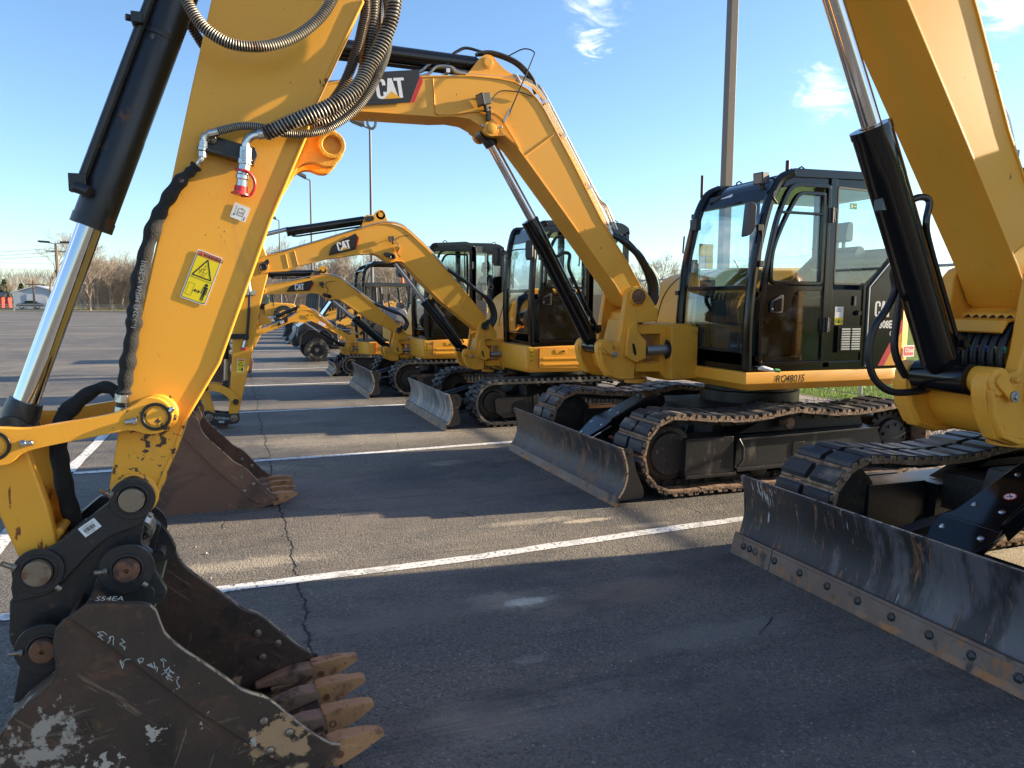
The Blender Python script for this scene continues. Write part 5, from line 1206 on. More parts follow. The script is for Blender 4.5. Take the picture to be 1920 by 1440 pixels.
def boomA(root, yc, T2, yrot=0, logo=True, lamp=True, tipcyl=None, base=None, mid=None, boss=None, topb=None):
    """T2 maps reference XZ to world XZ"""
    top = [T2(a, b) for a, b in BT]; bot = [T2(a, b) for a, b in BB]; hw = .15
    o = boom(root, yc, hw, top, bot, seams=[(T2(1.489,3.208), T2(1.507,2.945)), (T2(2.245,2.68), T2(2.50,2.87)), (T2(3.07,1.71), T2(3.165,1.79))])
    # curved inner flange that runs into the cylinder boss
    m = MB(); fl = [T2(a, b) for a, b in ((1.52,2.945),(1.66,2.96),(1.80,2.99),(1.93,3.00),(2.03,2.96),(2.10,2.88),(2.20,2.735))]
    for s in (-1, 1):
        ya, yb = sorted((yc+s*hw, yc+s*(hw+.006))); m.strip(spline2(fl, 4), .018, ya-.004, yb+.002)
    bx, bz = T2(1.96, 2.872)
    for s in (-1, 1): m.cyl((bx, yc+s*.12, bz), (bx, yc+s*(hw+.014), bz), .062, n=32)
    m.build('boom_flange', [M['yellow']], o, bevel=.003)
    m = MB()
    for s in (-1, 1):
        y = yc+s*(hw+.014); m.lathe((bx, y, bz), (0,s,0), [(0,.040),(.010,.040),(.012,.034),(.012,0)], 28, 0)
        for q in (-.085, .08): m.cyl((bx+q*.75, y-.004*s, bz+abs(q)*.1), (bx+q*1.05, y-.004*s, bz+.02), .009, n=8, m=1)
    for s in (-1, 1):
        fx, fz = T2(3.262, 1.56); m.lathe((fx, yc+s*.262, fz), (0,s,0), [(0,.045),(.006,.045),(.010,.036),(.010,0)], 28, 2); m.ring((fx, yc+s*.262, fz), (fx, yc+s*.268, fz), .065, .05, 32, 2)
    m.build('boom_pin', [M['yellow'], M['zinc'], M['rust_pin']], o, bevel=.002)
    # top bracket for the stick cylinder
    m = MB(); tb = [T2(a, b) for a, b in ((1.74,3.25),(1.80,3.31),(1.875,3.41),(1.93,3.45),(1.985,3.445),(2.03,3.40),(2.09,3.35),(2.16,3.32),(2.20,3.235),(2.0,3.25))]
    for s in (-1, 1):
        ya, yb = sorted((yc+s*.075, yc+s*.105)); m.prism(rp(tb, .02), ya, yb)
    px, pz = T2(1.946, 3.385); m.cyl((px, yc-.115, pz), (px, yc+.115, pz), .045, n=28); m.lathe((px, yc-.115, pz), (0,-1,0), [(0,.034),(.006,.034),(.006,0)], 24)
    m.build('cylinder_bracket', [M['yellow']], o, bevel=.004)
    # stick cylinder
    if tipcyl:
        B = (px, yc, pz); tp = Vector((tipcyl[0], yc, tipcyl[1])); dd = (tp-Vector(B)); mm = Vector(B)+dd.normalized()*1.35
        hcyl(root, B, mm, tp, .066, .038, 'stick_cylinder', pipe=2)
    # boom cylinder
    bb = (bx+(boss[0] if boss else 0), yc, bz); c = hcyl(root, base, mid, bb, .080 if boss else .070, .040, 'boom_cylinder', pipe=False)
    d = (Vector(mid)-Vector(base)).normalized(); up = Vector((0,1,0)).cross(d).normalized()
    if up.x < 0: up = -up
    b0 = Vector(base); LL = (Vector(mid)-b0).length; m = MB(); of = up*.090+Vector((0,-.03,0))
    m.tube(spline([b0+d*.09+up*.07+Vector((0,-.03,0)), b0+d*.12+of, b0+d*.3+of, b0+d*(LL*.52)+of, b0+d*(LL*.60)+of*1.15, b0+d*(LL*.66)+up*.155+Vector((0,-.03,0)), b0+d*(LL*.69)+up*.12+Vector((0,-.02,0)), b0+d*(LL*.69)+up*.05], 5), .015, 10)
    m.obox(b0+d*.13+of*1.02, (.06,.05,.06), None); m.cyl(b0+d*.13+of+Vector((0,-.02,0)), b0+d*.13+of+Vector((0,-.05,0)), .018, n=10)
    m.ring(b0+d*(LL*.42), b0+d*(LL*.42+.02), .0735, .06, 32)
    m.obox(b0+d*(LL-.32)-up*.075+Vector((0,-.01,0)), (.045,.045,.05), None)
    m.build('supply_pipe', [M['black']], c, bevel=.002)
    # steel lines along the back
    lines = [[(.50,3.05),(1.05,3.165),(1.43,3.235),(1.53,3.312),(1.65,3.322),(1.73,3.285),(2.12,3.295),(2.33,3.262),(2.43,3.17),(2.50,3.06),(2.76,2.645),(3.02,2.215),(3.10,2.06)],
             [(.48,3.09),(1.30,3.235),(1.50,3.345),(1.66,3.350),(1.75,3.318),(2.18,3.335),(2.38,3.29),(2.48,3.19),(2.80,2.68),(2.98,2.40),(3.06,2.33),(3.16,2.14)],
             [(.60,3.12),(1.35,3.275),(1.62,3.375),(2.02,3.375),(2.25,3.36),(2.44,3.27),(2.55,3.13),(2.84,2.68),(3.10,2.24)]]
    m = MB()
    for i, ln in enumerate(lines):
        for off in ((-.095, 0), (-.05, .004)) if i < 2 else ((.02, 0),):
            y = yc+off[0]+(.06 if i else 0)
            P = [(T2(a, b+off[1])[0], y, T2(a, b+off[1])[1]) for a, b in ln]
            m.tube(spline(P, 4), .011 if i < 2 else .006, 8)
    for (a, b) in ((1.62,3.29),(2.45,3.14),(2.62,2.88),(2.86,2.48),(3.05,2.15)):
        x, z = T2(a, b); m.obox((x, yc-.04, z), (.03,.15,.03))
    for (a, b) in ((3.06,2.10),(3.10,2.05),(2.20,3.29)):
        x, z = T2(a, b)
        for k in range(3): m.cyl((x-.02, yc-.10+.055*k, z+.03), (x+.02, yc-.10+.055*k, z-.03), .018, n=6)
    m.build('hydraulic_pipe', [M['steelpipe']], o, smooth=40)
    m = MB(); rr = random.Random(4)
    for k in range(5):
        P = [T2(3.09, 2.09), T2(3.22,2.03), T2(3.38,1.90), T2(3.50,1.72), T2(3.52,1.55), T2(3.42,1.40), T2(3.34,1.30)]
        m.tube(spline([(a+rr.uniform(-.015,.015)+.012*k, yc-.11+.05*k, b+rr.uniform(-.015,.015)+.01*k) for a, b in P], 6), .021, 8)
    P = [T2(2.20,3.36),T2(2.02,3.46),T2(1.82,3.46),T2(1.70,3.42)]
    for k in range(2): m.tube(spline([(a, yc-.04+.05*k, b) for a, b in [T2(2.40,3.22),T2(2.35,3.33),T2(2.22,3.44),T2(2.02,3.49),T2(1.88,3.47)]], 6), .015, 8)
    m.tube(spline([(a, yc-.02, b) for a, b in [T2(1.95,3.485),T2(1.80,3.505),T2(1.72,3.47),T2(1.66,3.42)]], 6), .012, 8)
    m.build('boom_hose', [M['hose']], o, smooth=60)
    if lamp:
        x, z = T2(1.90, 3.075); wl = work_lamp(o, (x-.015, yc-hw-.055, z), (-1,-.2,-.25), .075)
        m = MB(); m.tube(spline([(a, yc-hw-.012-q, b) for (a, b), q in zip([T2(1.94,3.06),T2(1.99,3.13),T2(2.05,3.165),T2(2.2,3.17),T2(2.3,3.15)], (.03,.02,.01,.004,.002))], 5), .005, 6)
        m.tube(spline([(a, yc-hw-.02-q, b) for (a, b), q in zip([T2(2.10,2.98),T2(2.12,3.05),T2(2.19,3.22),T2(2.28,3.42),T2(2.30,3.48),T2(2.22,3.50),T2(2.10,3.44)], (.0,.03,.06,.05,.03,.01,-.02))], 5), .005, 6)
        m.cyl((T2(2.06,2.93)[0], yc-hw-.012, T2(2.06,2.93)[1]), (T2(2.11,3.03)[0], yc-hw-.03, T2(2.11,3.03)[1]), .012, n=8, m=1)
        m.obox((T2(1.93,2.98)[0], yc-hw-.02, T2(1.93,2.98)[1]), (.03,.04,.10), None, 2)
        m.build('lamp_cable', [M['plastic'], M['zinc'], M['black_steel']], o)
    if logo:
        a = T2(.88,2.942); u = Vector((1.0,0,.155)); O = Vector((a[0], yc-hw-.0065, a[1])); decal_logo(o, O, u, (-.155,0,1), .555, .235, word=(.34,.16,.62))
        sh = MB(); x, z = T2(1.04,2.90)
        sh.tube(spline([(x-.03,yc,z), (x-.028,yc,z-.05), (x,yc,z-.075), (x+.028,yc,z-.05), (x+.03,yc,z)], 5), .010, 8); sh.build('shackle', [M['galv']], o)
    return o

BX = dict(mold='mold', h=.47, xf=2.785, seg=True, yb=(1.30, 3.66))
m1, cab1 = machineA((4.7, 2.5, 0), 2.5, .13, .18, 'nearest excavator, its arm and dark bucket filling the left foreground', True, BX)
T1 = rot_map(-4.3, d=(.15, .0))
boomA(m1, 2.5, T1, tipcyl=(.12, 3.42), base=(3.045, 2.5, 1.175), mid=(2.53, 2.5, 2.245), logo=True, boss=(-.045,0))
arm_near(m1, 2.5)
m = MB()
for k in range(7):
    y = 2.37+.042*k; m.tube(spline([(3.42, y, 1.10), (3.30, y, 1.15), (3.22, y, 1.23), (3.23, y, 1.34), (3.32, y, 1.44), (3.50, y, 1.50), (3.62, y, 1.46)], 5), .0175, 10)
m.build('swing_hose', [M['hose']], m1, smooth=60)
for k in range(6):
    m = MB(); y = 2.37+.042*k; m.cyl((3.222, y, 1.29), (3.225, y, 1.318), .0195, n=12); m.build('hose_marker', [mat('hose_band_%d' % k, [(.04,.22,.14),(.42,.40,.10),(.06,.20,.50),(.34,.12,.16),(.05,.30,.22),(.55,.50,.30)][k], .5)], m1)
m = MB(); m.extr([(3.19, 2.36, 1.385), (3.23, 2.36, 1.435), (3.23, 2.66, 1.435), (3.19, 2.66, 1.385)], (.012,0,-.008)); m.extr([(3.23, 2.36, 1.435), (3.31, 2.36, 1.445), (3.31, 2.66, 1.445), (3.23, 2.66, 1.435)], (0,0,-.010)); m.build('hose_guard', [M['yellow']], m1, bevel=.002)
m = MB()
m.tube(spline([(2.846,2.57,1.735),(2.806,2.60,1.66),(2.821,2.60,1.568),(2.773,2.60,1.477),(2.713,2.60,1.405),(2.69,2.60,1.335),(2.69,2.60,1.253),(2.738,2.60,1.159),(2.849,2.60,1.101),(3.047,2.61,1.100),(3.15,2.66,1.11)], 8), .0165, 12)
m.tube(spline([(2.93,2.66,1.60),(2.92,2.67,1.432),(2.914,2.67,1.307),(2.954,2.67,1.218),(3.03,2.68,1.147),(3.13,2.68,1.12)], 8), .0175, 12)
m.cyl((2.835,2.55,1.76), (2.80,2.60,1.70), .022, n=6)
m.build('cylinder_hose', [M['hose']], m1, smooth=60)
m = MB(); m.box(3.86, 4.20, 3.20, 3.46, .80, .97, 0); m.box(3.858, 3.90, 3.30, 3.42, .90, .945, 1); m.build('front_cover', [M['yellow_cast'], M['white_decal']], m1, bevel=.015)
F = Flat((3.858, 3.44, .84), (0,-1,0), (0,0,1), (-1,0,0)); F.text('Coupler', 0, 0, .018, .001, 0, bold=.01); F.mb.build('coupler_decal', [M['white_decal']], m1, smooth=0, fix=False)

BX = dict(mold='mold_rusty', h=.43, xf=2.60, yb=(4.80, 7.08))
m2, cab2 = machineA((4.7, 5.93, 0), 5.93, 0, 0, 'excavator with fleet number RC48015 on its skirt and a glossy black cab, rust-streaked blade', False, BX)
T2_ = lambda a, b: (a, b)
boomA(m2, 5.93, T2_, tipcyl=(.10, 3.40), base=(2.97, 5.93, 1.125), mid=(2.375, 5.93, 2.205))
# second arm: the same parts carried to its own pins
def simil(a0, a1, b0, b1, dy):
    va = complex(a1[0]-a0[0], a1[1]-a0[1]); vb = complex(b1[0]-b0[0], b1[1]-b0[1]); k = vb/va
    def f(p):
        c = complex(p.x-a0[0], p.z-a0[1])*k; return Vector((b0[0]+c.real, p.y+dy, b0[1]+c.imag))
    return f
Ts = simil((-.286,.941), (.30,3.05), (-.33,.93), (.03,2.76), 3.43)
stick(m2, 2.5, T=Ts, detail=False)
Tb = simil((-.226,.655), (.235,.17), (-.255,.665), (.225,.105), 3.45)
coupler(m2, 2.5, T=Tb, detail=False); links(m2, 2.5, T=Tb, mt='yellow')
bucket(m2, 2.5-.32, 2.5+.32, 'bucket_rusty', T=Tb, detail=False)
hcyl(m2, (-.10,5.93,2.75), (-.42,5.93,1.75), (-.61,5.93,1.14), .054, .034, 'bucket_cylinder', pipe=False)
rag = MB(); rag.tube(spline([(3.925,4.90,.985),(3.96,4.895,.992),(4.0,4.89,.985),(4.05,4.885,.974),(4.10,4.88,.968)], 5), [.006,.010,.014,.016,.018,.018,.019,.019,.018,.018,.018,.017,.017,.016,.015,.014,.012,.010,.008,.007,.006], 8)
rag.tube([(4.07,4.878,.975),(4.115,4.875,.968)], .015, 8, 1); 
tag(rag.build('cloth_rag', [M['white_decal'], M['green_decal']], None, smooth=60), 'crumpled white rag with a green end on the yellow ledge below the cab door', 'rag')

# ------------------------------------------------------------------ mid-size machines with rubber tracks
def machineB(loc, xb, yc, w, xcab, P, label, mold, s=1.0, skirt=(.65,.98), ztop=2.48):
    """xb blade x; xcab front of the cab; P arm description"""
    root = empty('excavator', loc, label, 'excavator', 'tracked excavators parked in a row')
    R_ = .245; x0 = P['tx']+R_; x1 = x0+1.95
    for ys in (-1, 1):
        ya, yb = (yc-w, yc-w+.40) if ys < 0 else (yc+w-.40, yc+w)
        belt_track(root, x0, x1, R_, ya, yb); roller_frame(root, x0, x1, R_, ya, yb, ys, 'B')
    m = MB(); m.box(x0+.55, x1-.45, yc-.62, yc+.62, .25, .44); m.prism([(x0+.4,.28),(x0+.5,.52),(x1-.5,.52),(x1-.4,.28)], yc-.35, yc+.35); m.build('chassis', [M['dirty']], root, bevel=.01)
    xc = xcab+.70
    m = MB(); m.cyl((xc, yc, .48), (xc, yc, skirt[0]+.01), .42, n=40); m.build('turntable', [M['black_steel']], root, bevel=.005)
    b = blade(root, xb, yc-w-.06, yc+w+.06, .42, M[mold], endplate='ear', edge_h=.10)
    m = MB()
    for s_ in (-1, 1):
        a = Vector((x0+.75, yc+s_*.28, .33)); c = Vector((xb+.13, yc+s_*.42, .18)); d = (c-a).normalized(); sd = Vector((0,1,0)); up = d.cross(sd).normalized()
        m.obox((a+c)/2, ((c-a).length, .11, .13), Matrix((d, sd, up)).transposed())
    m.build('dozer_arm', [M['black_steel']], root, bevel=.01)
    ca = Vector((x0+.70, yc-.05, .56)); cb = Vector((xb+.18, yc-.05, .26)); d = (cb-ca).normalized(); Ld = (cb-ca).length
    hcyl(root, cb, cb-d*Ld*.72, ca, .052, .026, 'dozer_cylinder', pipe=False)
    # lower body
    zb0, zb1 = skirt; X = lambda a: xcab+a; yy = yc-w+.0
    pl = rp([(X(-.08),yy+.02,.03),(X(.60),yy,.02),(X(1.35),yy+.03,.1),(X(1.62),yy+.30,.25),(X(1.72),yc,.4),(X(1.62),yc+w-.3,.25),(X(1.3),yc+w-.03,.1),(X(.1),yc+w-.05,.1),(X(-.08),yc+w-.35,.1),(X(-.12),yy+.90,.02)])
    n = len(pl); cx = sum(p[0] for p in pl)/n; cy = sum(p[1] for p in pl)/n; m = MB(); vs = []
    rg = [(zb1,.985),(zb1-.02,1.0),(zb0+.05,1.0),(zb0,.965)]
    for z, k in rg: vs += [(cx+(a-cx)*k, cy+(b_-cy)*k, z) for a, b_ in pl]
    fs = [list(range(n)), [3*n+i for i in range(n)][::-1]]
    for r_ in range(3): fs += [(r_*n+i, r_*n+(i+1) % n, (r_+1)*n+(i+1) % n, (r_+1)*n+i) for i in range(n)]
    m.add(vs, fs); body = m.build('lower_body', [M['yellow']], root, bevel=.012, seg=3, smooth=40)
    m = MB(); h = zb1-zb0; q = [(X(.08),zb0+.06),(X(.60),zb0+.05),(X(.60),zb1-.035),(X(.08),zb1-.035)]
    m.prism(rp(q, .02), yy-.005, yy+.03, 0); m.strip(rp(q, .02), .006, yy-.003, yy+.02, closed=True, m=1)
    for zz in (.30, .52): m.prism(rp([(X(.12),zb0+h*zz-.012),(X(.80),zb0+h*zz-.012),(X(.80),zb0+h*zz+.012),(X(.12),zb0+h*zz+.012)], .01), yy-.014, yy+.01, 0)
    m.prism(rp([(X(.29),zb1-.10),(X(.44),zb1-.10),(X(.45),zb1-.045),(X(.28),zb1-.045)], .02), yy-.010, yy, 0); m.cyl((X(.40),yy-.011,zb1-.07), (X(.40),yy-.017,zb1-.07), .014, n=14, m=2)
    m.build('storage_door', [M['yellow'], M['red_decal'], M['black_decal']], body, bevel=.004)
    F = Flat((X(-.05), yy+.016, zb0+.12), (1,-.03,0), (0,0,1), (-.0,-1,0)); F.rect(.02,0,.042,.17,.001,0)
    for i in range(3): F.rect(.024,.02+i*.05,.038,.045+i*.05,.0014,1)
    F.mb.build('warning_decal', [M['warn'], M['black_decal']], body, smooth=0, fix=False)
    m = MB(); prof = rp([(X(.02),zb1),(X(.03),zb1+.30,.1),(X(.12),zb1+.58,.2),(X(.35),zb1+.72,.2),(X(1.2),zb1+.74,.3),(X(1.55),zb1+.45,.3),(X(1.62),zb1)], 0, 7)
    m.prism(prof, yc+.10, yc+w-.10); hd = m.build('engine_hood', [M['yellow']], root, bevel=.04, seg=4, smooth=50)
    m = MB(); m.strip([(a-.004, b_+.002) for a, b_ in prof[1:-1]], .006, yc+.30, yc+.308); m.build('panel_gap', [M['black_decal']], hd, smooth=0)
    m = MB(); cwp = rp([(X(1.15),yy+.08,.05),(X(1.38),yy+.10,.15),(X(1.60),yy+.35,.2),(X(1.66),yc+.15,.2),(X(1.15),yc+.15)]); m.extr([(a, b_, zb1) for a, b_ in cwp], (0,0,.42)); m.build('counterweight', [M['yellow']], root, bevel=.04, seg=4, smooth=50)
    fp = [(X(.0),zb1+.01),(X(-.015),zb1+.5),(X(.0),zb1+.9),(X(.03),zb1+1.2),(X(.09),ztop-.06),(X(.17),ztop-.02)]
    cbx, fx = cab(root, fp, X(.085), X(.72), X(1.30), zb1+.01, ztop, yy+.02, yy+.98, 'B')
    flat_mirror(cbx, (X(-.42), yy+.18, ztop-.42), (X(.02), yy+.06, ztop-.33), .13, .24, yaw=.3); flat_mirror(cbx, (X(-.10), yy-.12, ztop-.36), (X(.02), yy+.04, ztop-.30), .13, .24, yaw=.6)
    # arm
    fo = P['foot']; k = P['k']; S = lambda a, b_: (fo[0]+(a-3.262)*k, fo[1]+(b_-1.56)*k)
    swing_post(root, S, yc, k); house_bracket(root, S, yc, X(-.10), k)
    hw = P['hw']
    o = boom(root, yc, hw, P['top'], P['bot'], seams=P.get('seams', ()), flange=.010)
    bx, bz = P['boss']; m = MB()
    for s_ in (-1, 1): m.cyl((bx, yc+s_*.08, bz), (bx, yc+s_*(hw+.01), bz), .055*k/.8, n=28); m.lathe((bx, yc+s_*(hw+.01), bz), (0,s_,0), [(0,.034),(.018,.034),(.02,.028),(.012,.018),(.012,0)], 24, 1); m.prism(rp([(bx-.115,bz+.045,.03),(bx-.06,bz+.05,.03),(bx+.02,bz+.03,.03),(bx+.02,bz-.03,.03),(bx-.10,bz-.0,.03)]), *sorted((yc+s_*(hw+.01), yc+s_*(hw+.022))), 1)
    for pt in (P['tip'], P['foot']):
        for s_ in (-1, 1):
            e = hw+.010 if pt is P['tip'] else .262*k
            m.cyl((pt[0], yc+s_*hw*.9, pt[1]), (pt[0], yc+s_*e, pt[1]), .062, n=28, m=0); m.lathe((pt[0], yc+s_*e, pt[1]), (0,s_,0), [(0,.045),(.016,.045),(.02,.036),(.01,.02),(.01,0)], 24, 1)
            m.prism(rp([(pt[0]-.04,pt[1]-.04,.03),(pt[0]+.02,pt[1]-.045,.03),(pt[0]+.075,pt[1]+.065,.03),(pt[0]+.045,pt[1]+.095,.03),(pt[0]-.0,pt[1]+.05,.03)]), *sorted((yc+s_*e, yc+s_*(e+.012))), 1)
    m.build('boom_pin', [M['yellow'], M['black_steel']], o, bevel=.003)
    tbx, tbz = P['top_pin']; m = MB()
    for s_ in (-1, 1): m.prism(rp(P['bracket'], .015), *sorted((yc+s_*.05, yc+s_*.072)))
    ex, ez = P['eye']; 
    for s_ in (-1, 1): m.ring((ex, yc+s_*.072, ez), (ex, yc+s_*.05, ez), .060, .030, 28)
    m.cyl((tbx, yc-.08, tbz), (tbx, yc+.08, tbz), .03, n=20, m=1); m.prism(rp([(tbx-.05,tbz-.03,.03),(tbx+.06,tbz-.02,.03),(tbx+.06,tbz+.04,.03),(tbx-.05,tbz+.03,.03)]), yc-.095, yc-.075, 1)
    m.build('cylinder_bracket', [M['yellow'], M['black_steel']], o, bevel=.003)
    hcyl(root, (tbx, yc, tbz), (P['smid'][0], yc, P['smid'][1]), (P['stip'][0], yc, P['stip'][1]), .052, .026, 'stick_cylinder', pipe=2)
    c = hcyl(root, (P['cbase'][0], yc, P['cbase'][1]), (P['cmid'][0], yc, P['cmid'][1]), (bx, yc, bz), .062*k/.8, .030, 'boom_cylinder', pipe=False)
    b0 = Vector((P['cbase'][0], yc, P['cbase'][1])); m0 = Vector((P['cmid'][0], yc, P['cmid'][1])); d = (m0-b0).normalized(); up = Vector((0,1,0)).cross(d).normalized()
    if up.x < 0: up = -up
    LL = (m0-b0).length; m = MB(); of = up*.075*k/.8+Vector((0,-.03,0)); m.tube([b0+d*.05+of, b0+d*(LL-.10)+of, b0+d*(LL-.05)+of*.7], .010, 8); m.obox(b0+d*(LL-.06)+of*.9, (.05,.04,.05)); m.tube([b0+d*(LL*.6)+of*1.1, b0+d*(LL*.85)+of*1.1], .014, 6, 1)
    m.build('supply_pipe', [M['black'], M['zinc']], c)
    m = MB(); tp = P['pipes']
    for q in range(4): m.tube(spline([(a+.004*q, yc-hw*.7+.045*q, b_+.006*(q % 2)) for a, b_ in tp], 5), .009, 8)
    m.build('hydraulic_pipe', [M['steelpipe']], o, smooth=50)
    m = MB(); rr = random.Random(8)
    for q in range(4): m.tube(spline([(a+rr.uniform(-.01,.01), yc-.09+.06*q, b_+.012*q) for a, b_ in P['hoses']], 6), .022*k/.8, 8)
    m.build('boom_hose', [M['hose']], o, smooth=60)
    lx, lz = P['lamp']; work_lamp(o, (lx, yc-hw-.05, lz), (-1,-.12,-.25), .055)
    m = MB(); m.tube(spline([(lx+.05,yc-hw-.03,lz-.02),(lx+.10,yc-hw-.012,lz+.03),(lx+.22,yc-hw-.006,lz+.05)], 5), .004, 6); m.tube(spline([(lx+.06,yc-hw-.03,lz-.03),(lx+.10,yc-hw-.03,lz-.10),(lx+.07,yc-hw-.02,lz-.17),(lx+.11,yc-hw-.02,lz-.22)], 5), .006, 6); m.obox((lx+.07,yc-hw-.012,lz-.12), (.04,.03,.06), None, 1)
    m.build('lamp_cable', [M['plastic'], M['yellow_cast']], o)
    O, u, v, Lu, Hh = P['logo']; decal_logo(o, (O[0], yc-hw-.0006-.004, O[1]), u, v, Lu, Hh, pts=[(0,0),(.12,.42),(.22,.58),(.40,.72),(.93,.98),(.96,.86),(.97,.70),(.80,0)], word=(.31,.12,.56))
    return root, cbx

P3 = dict(tx=2.69, foot=(3.06,1.20), k=.80, hw=.115, boss=(1.875,2.065), tip=(.345,1.905), top_pin=(1.60,2.515), bracket=[(1.50,2.40),(1.53,2.50),(1.57,2.57),(1.64,2.56),(1.71,2.60),(1.76,2.63),(1.80,2.58),(1.83,2.50),(1.93,2.45),(1.7,2.38)], eye=(1.745,2.575),
    top=[(.255,1.93),(.275,1.985),(.33,2.01),(.40,2.04),(.567,2.075),(.979,2.212),(1.349,2.336),(1.544,2.40),(1.74,2.46),(1.84,2.463),(1.92,2.452),(1.99,2.432),(2.05,2.40),(2.12,2.345),(2.316,2.172),(2.729,1.742),(3.078,1.34),(3.13,1.22)],
    bot=[(3.10,1.13),(3.02,1.125),(2.966,1.16),(2.807,1.285),(2.511,1.508),(2.208,1.799),(2.06,1.955),(2.0,2.01),(1.93,2.012),(1.86,1.995),(1.80,2.015),(1.757,2.05),(1.70,2.085),(1.62,2.10),(1.485,2.088),(1.079,2.02),(.76,1.93),(.70,1.89),(.622,1.865),(.42,1.85),(.33,1.825),(.28,1.85)],
    seams=[((.60,2.06),(.63,1.90)),((.70,2.10),(.74,1.93)),((2.72,1.38),(2.84,1.60))],
    smid=(.62,2.36), stip=(.26,2.26), cbase=(2.80,.90), cmid=(2.30,1.52), pipes=[(.35,2.035),(.55,2.09),(1.0,2.235),(1.5,2.405),(1.72,2.475),(1.86,2.49),(1.99,2.47),(2.10,2.40),(2.35,2.18),(2.60,1.91)], hoses=[(2.60,1.92),(2.78,1.80),(3.0,1.66),(3.18,1.52),(3.26,1.32),(3.20,1.18)], lamp=(1.86,2.28),
    logo=((1.10,2.055),(1,0,.26),(-.26,0,1),.41,.19))
m3, cab3 = machineB((4.2, 9.46, 0), 2.27, 9.46, 1.03, 3.41, P3, 'excavator with a grey mud-streaked blade and an empty quick coupler on its arm', 'mold_grey')
# its stick, link and empty coupler
hw = .105; yc = 9.46
m = MB(); st = [(.21,2.16),(.27,2.34),(.31,2.30),(.40,2.0),(.41,1.86),(.31,1.499),(.196,.924),(.03,.22),(.0,.14),(-.045,.12),(-.09,.15),(-.092,.22),(-.041,.764),(.0,1.396),(.10,1.75),(.16,2.0)]
m.prism(st, yc-hw, yc+hw); s3 = m.build('stick', [M['yellow']], m3, bevel=.014, seg=3)
m = MB(); m.prism(rp([(.30,1.36),(.41,1.30,.04),(.43,1.24,.04),(.33,1.22,.04),(.26,1.20)]), yc-.04, yc-.015); m.prism(rp([(.30,1.36),(.41,1.30,.04),(.43,1.24,.04),(.33,1.22,.04),(.26,1.20)]), yc+.015, yc+.04); m.build('mounting_lug', [M['yellow']], s3, bevel=.003)
m = MB(); m.tube(spline([(.11,yc-hw-.03,1.84),(.165,yc-hw-.03,1.77),(.185,yc-hw-.03,1.62)], 6), .022, 10, 1); m.tube(spline([(.185,yc-hw-.03,1.60),(.17,yc-hw-.03,1.40),(.145,yc-hw-.03,1.15),(.12,yc-hw-.03,1.02)], 6), .017, 10, 0); m.obox((.19,yc-hw-.02,1.60), (.12,.05,.05), None, 1)
m.obox((.06,yc-hw-.02,1.09), (.20,.03,.06), None, 0); m.cyl((.12,yc-hw-.03,1.04),(.10,yc-hw-.03,.96), .025, n=10, m=1); m.cyl((.10,yc-hw-.03,.96),(.095,yc-hw-.03,.93), .035, n=12, m=2); m.build('auxiliary_hose', [M['hose'], M['zinc'], M['red']], s3)
F = Flat((.012, yc-hw, .668), (.075,0,-.008), (.015,0,.15), (0,-1,0)); F.slab([(0,0),(.08,0),(.08,.16),(0,.16)], 0, .001, 0); F.rect(.006,.004,.074,.155,.0013,1); F.rect(.006,.135,.074,.155,.0016,3); F.line([(.015,.08),(.065,.08),(.04,.125)], .005, .0016, 2, closed=True); F.line([(.018,.035),(.05,.035)], .006, .0016, 2); F.poly([(.05,.015),(.066,.015),(.066,.055),(.05,.055)], .0018, 2)
F.mb.build('warning_decal', [M['white_decal'], M['warn'], M['black_decal'], M['orange_decal']], s3, smooth=0, fix=False)
m = MB(); lk = rp([(-.385,.47,.04),(-.35,.535,.05),(-.26,.540,.05),(-.15,.52,.08),(-.05,.46,.08),(.03,.36,.05),(.02,.28,.05),(-.03,.27,.04),(-.06,.33,.04),(-.14,.42,.08),(-.24,.458,.05),(-.33,.455,.03)], 0, 5)
for s_ in (-1, 1): m.prism(lk, *sorted((yc+s_*(hw+.005), yc+s_*(hw+.03)))); m.cyl((-.335,yc+s_*.12,.495),(-.335,yc+s_*.145,.495), .035, n=20, m=1); m.cyl((-.01,yc+s_*.12,.32),(-.01,yc+s_*.145,.32), .035, n=20, m=1)
m.build('guide_link', [M['yellow'], M['black_steel']], m3, bevel=.003)
m = MB(); m.prism(rp([(-.42,.36,.03),(-.40,.43),(-.36,.52,.03),(-.31,.50,.02),(-.27,.30),(-.24,.17,.02),(-.30,.15,.03),(-.36,.20),(-.37,.34),(-.40,.33,.02)]), yc-.06, yc+.06); m.build('tipping_link', [M['yellow']], m3, bevel=.006)
m = MB(); cp = rp([(-.40,.13,.03),(-.385,.20,.04),(-.33,.235,.03),(-.26,.20,.02),(-.12,.175),(-.05,.18,.03),(.02,.175,.03),(.03,.10,.03),(.0,.06,.02),(-.12,.05),(-.22,.045),(-.36,.06,.02)])
for s_ in (-1, 1): m.prism(cp, *sorted((yc+s_*.11, yc+s_*.135)))
m.prism([(-.36,.07),(-.36,.12),(-.02,.12),(-.02,.07)], yc-.11, yc+.11); m.prism(rp([(-.30,.05),(-.16,.05),(-.10,.02,.01),(-.10,-.0+.012,.005),(-.20,.010),(-.24,.03)]), yc-.08, yc+.08, 1)
for x, z in ((-.305,.145),(-.035,.125)): m.lathe((x,yc-.135,z), (0,-1,0), [(0,.045),(.012,.045),(.014,.02),(.02,.018),(.02,0)], 20, 2)
q3 = m.build('quick_coupler', [M['black_steel'], M['rust_pin'], M['pin']], m3, bevel=.004)
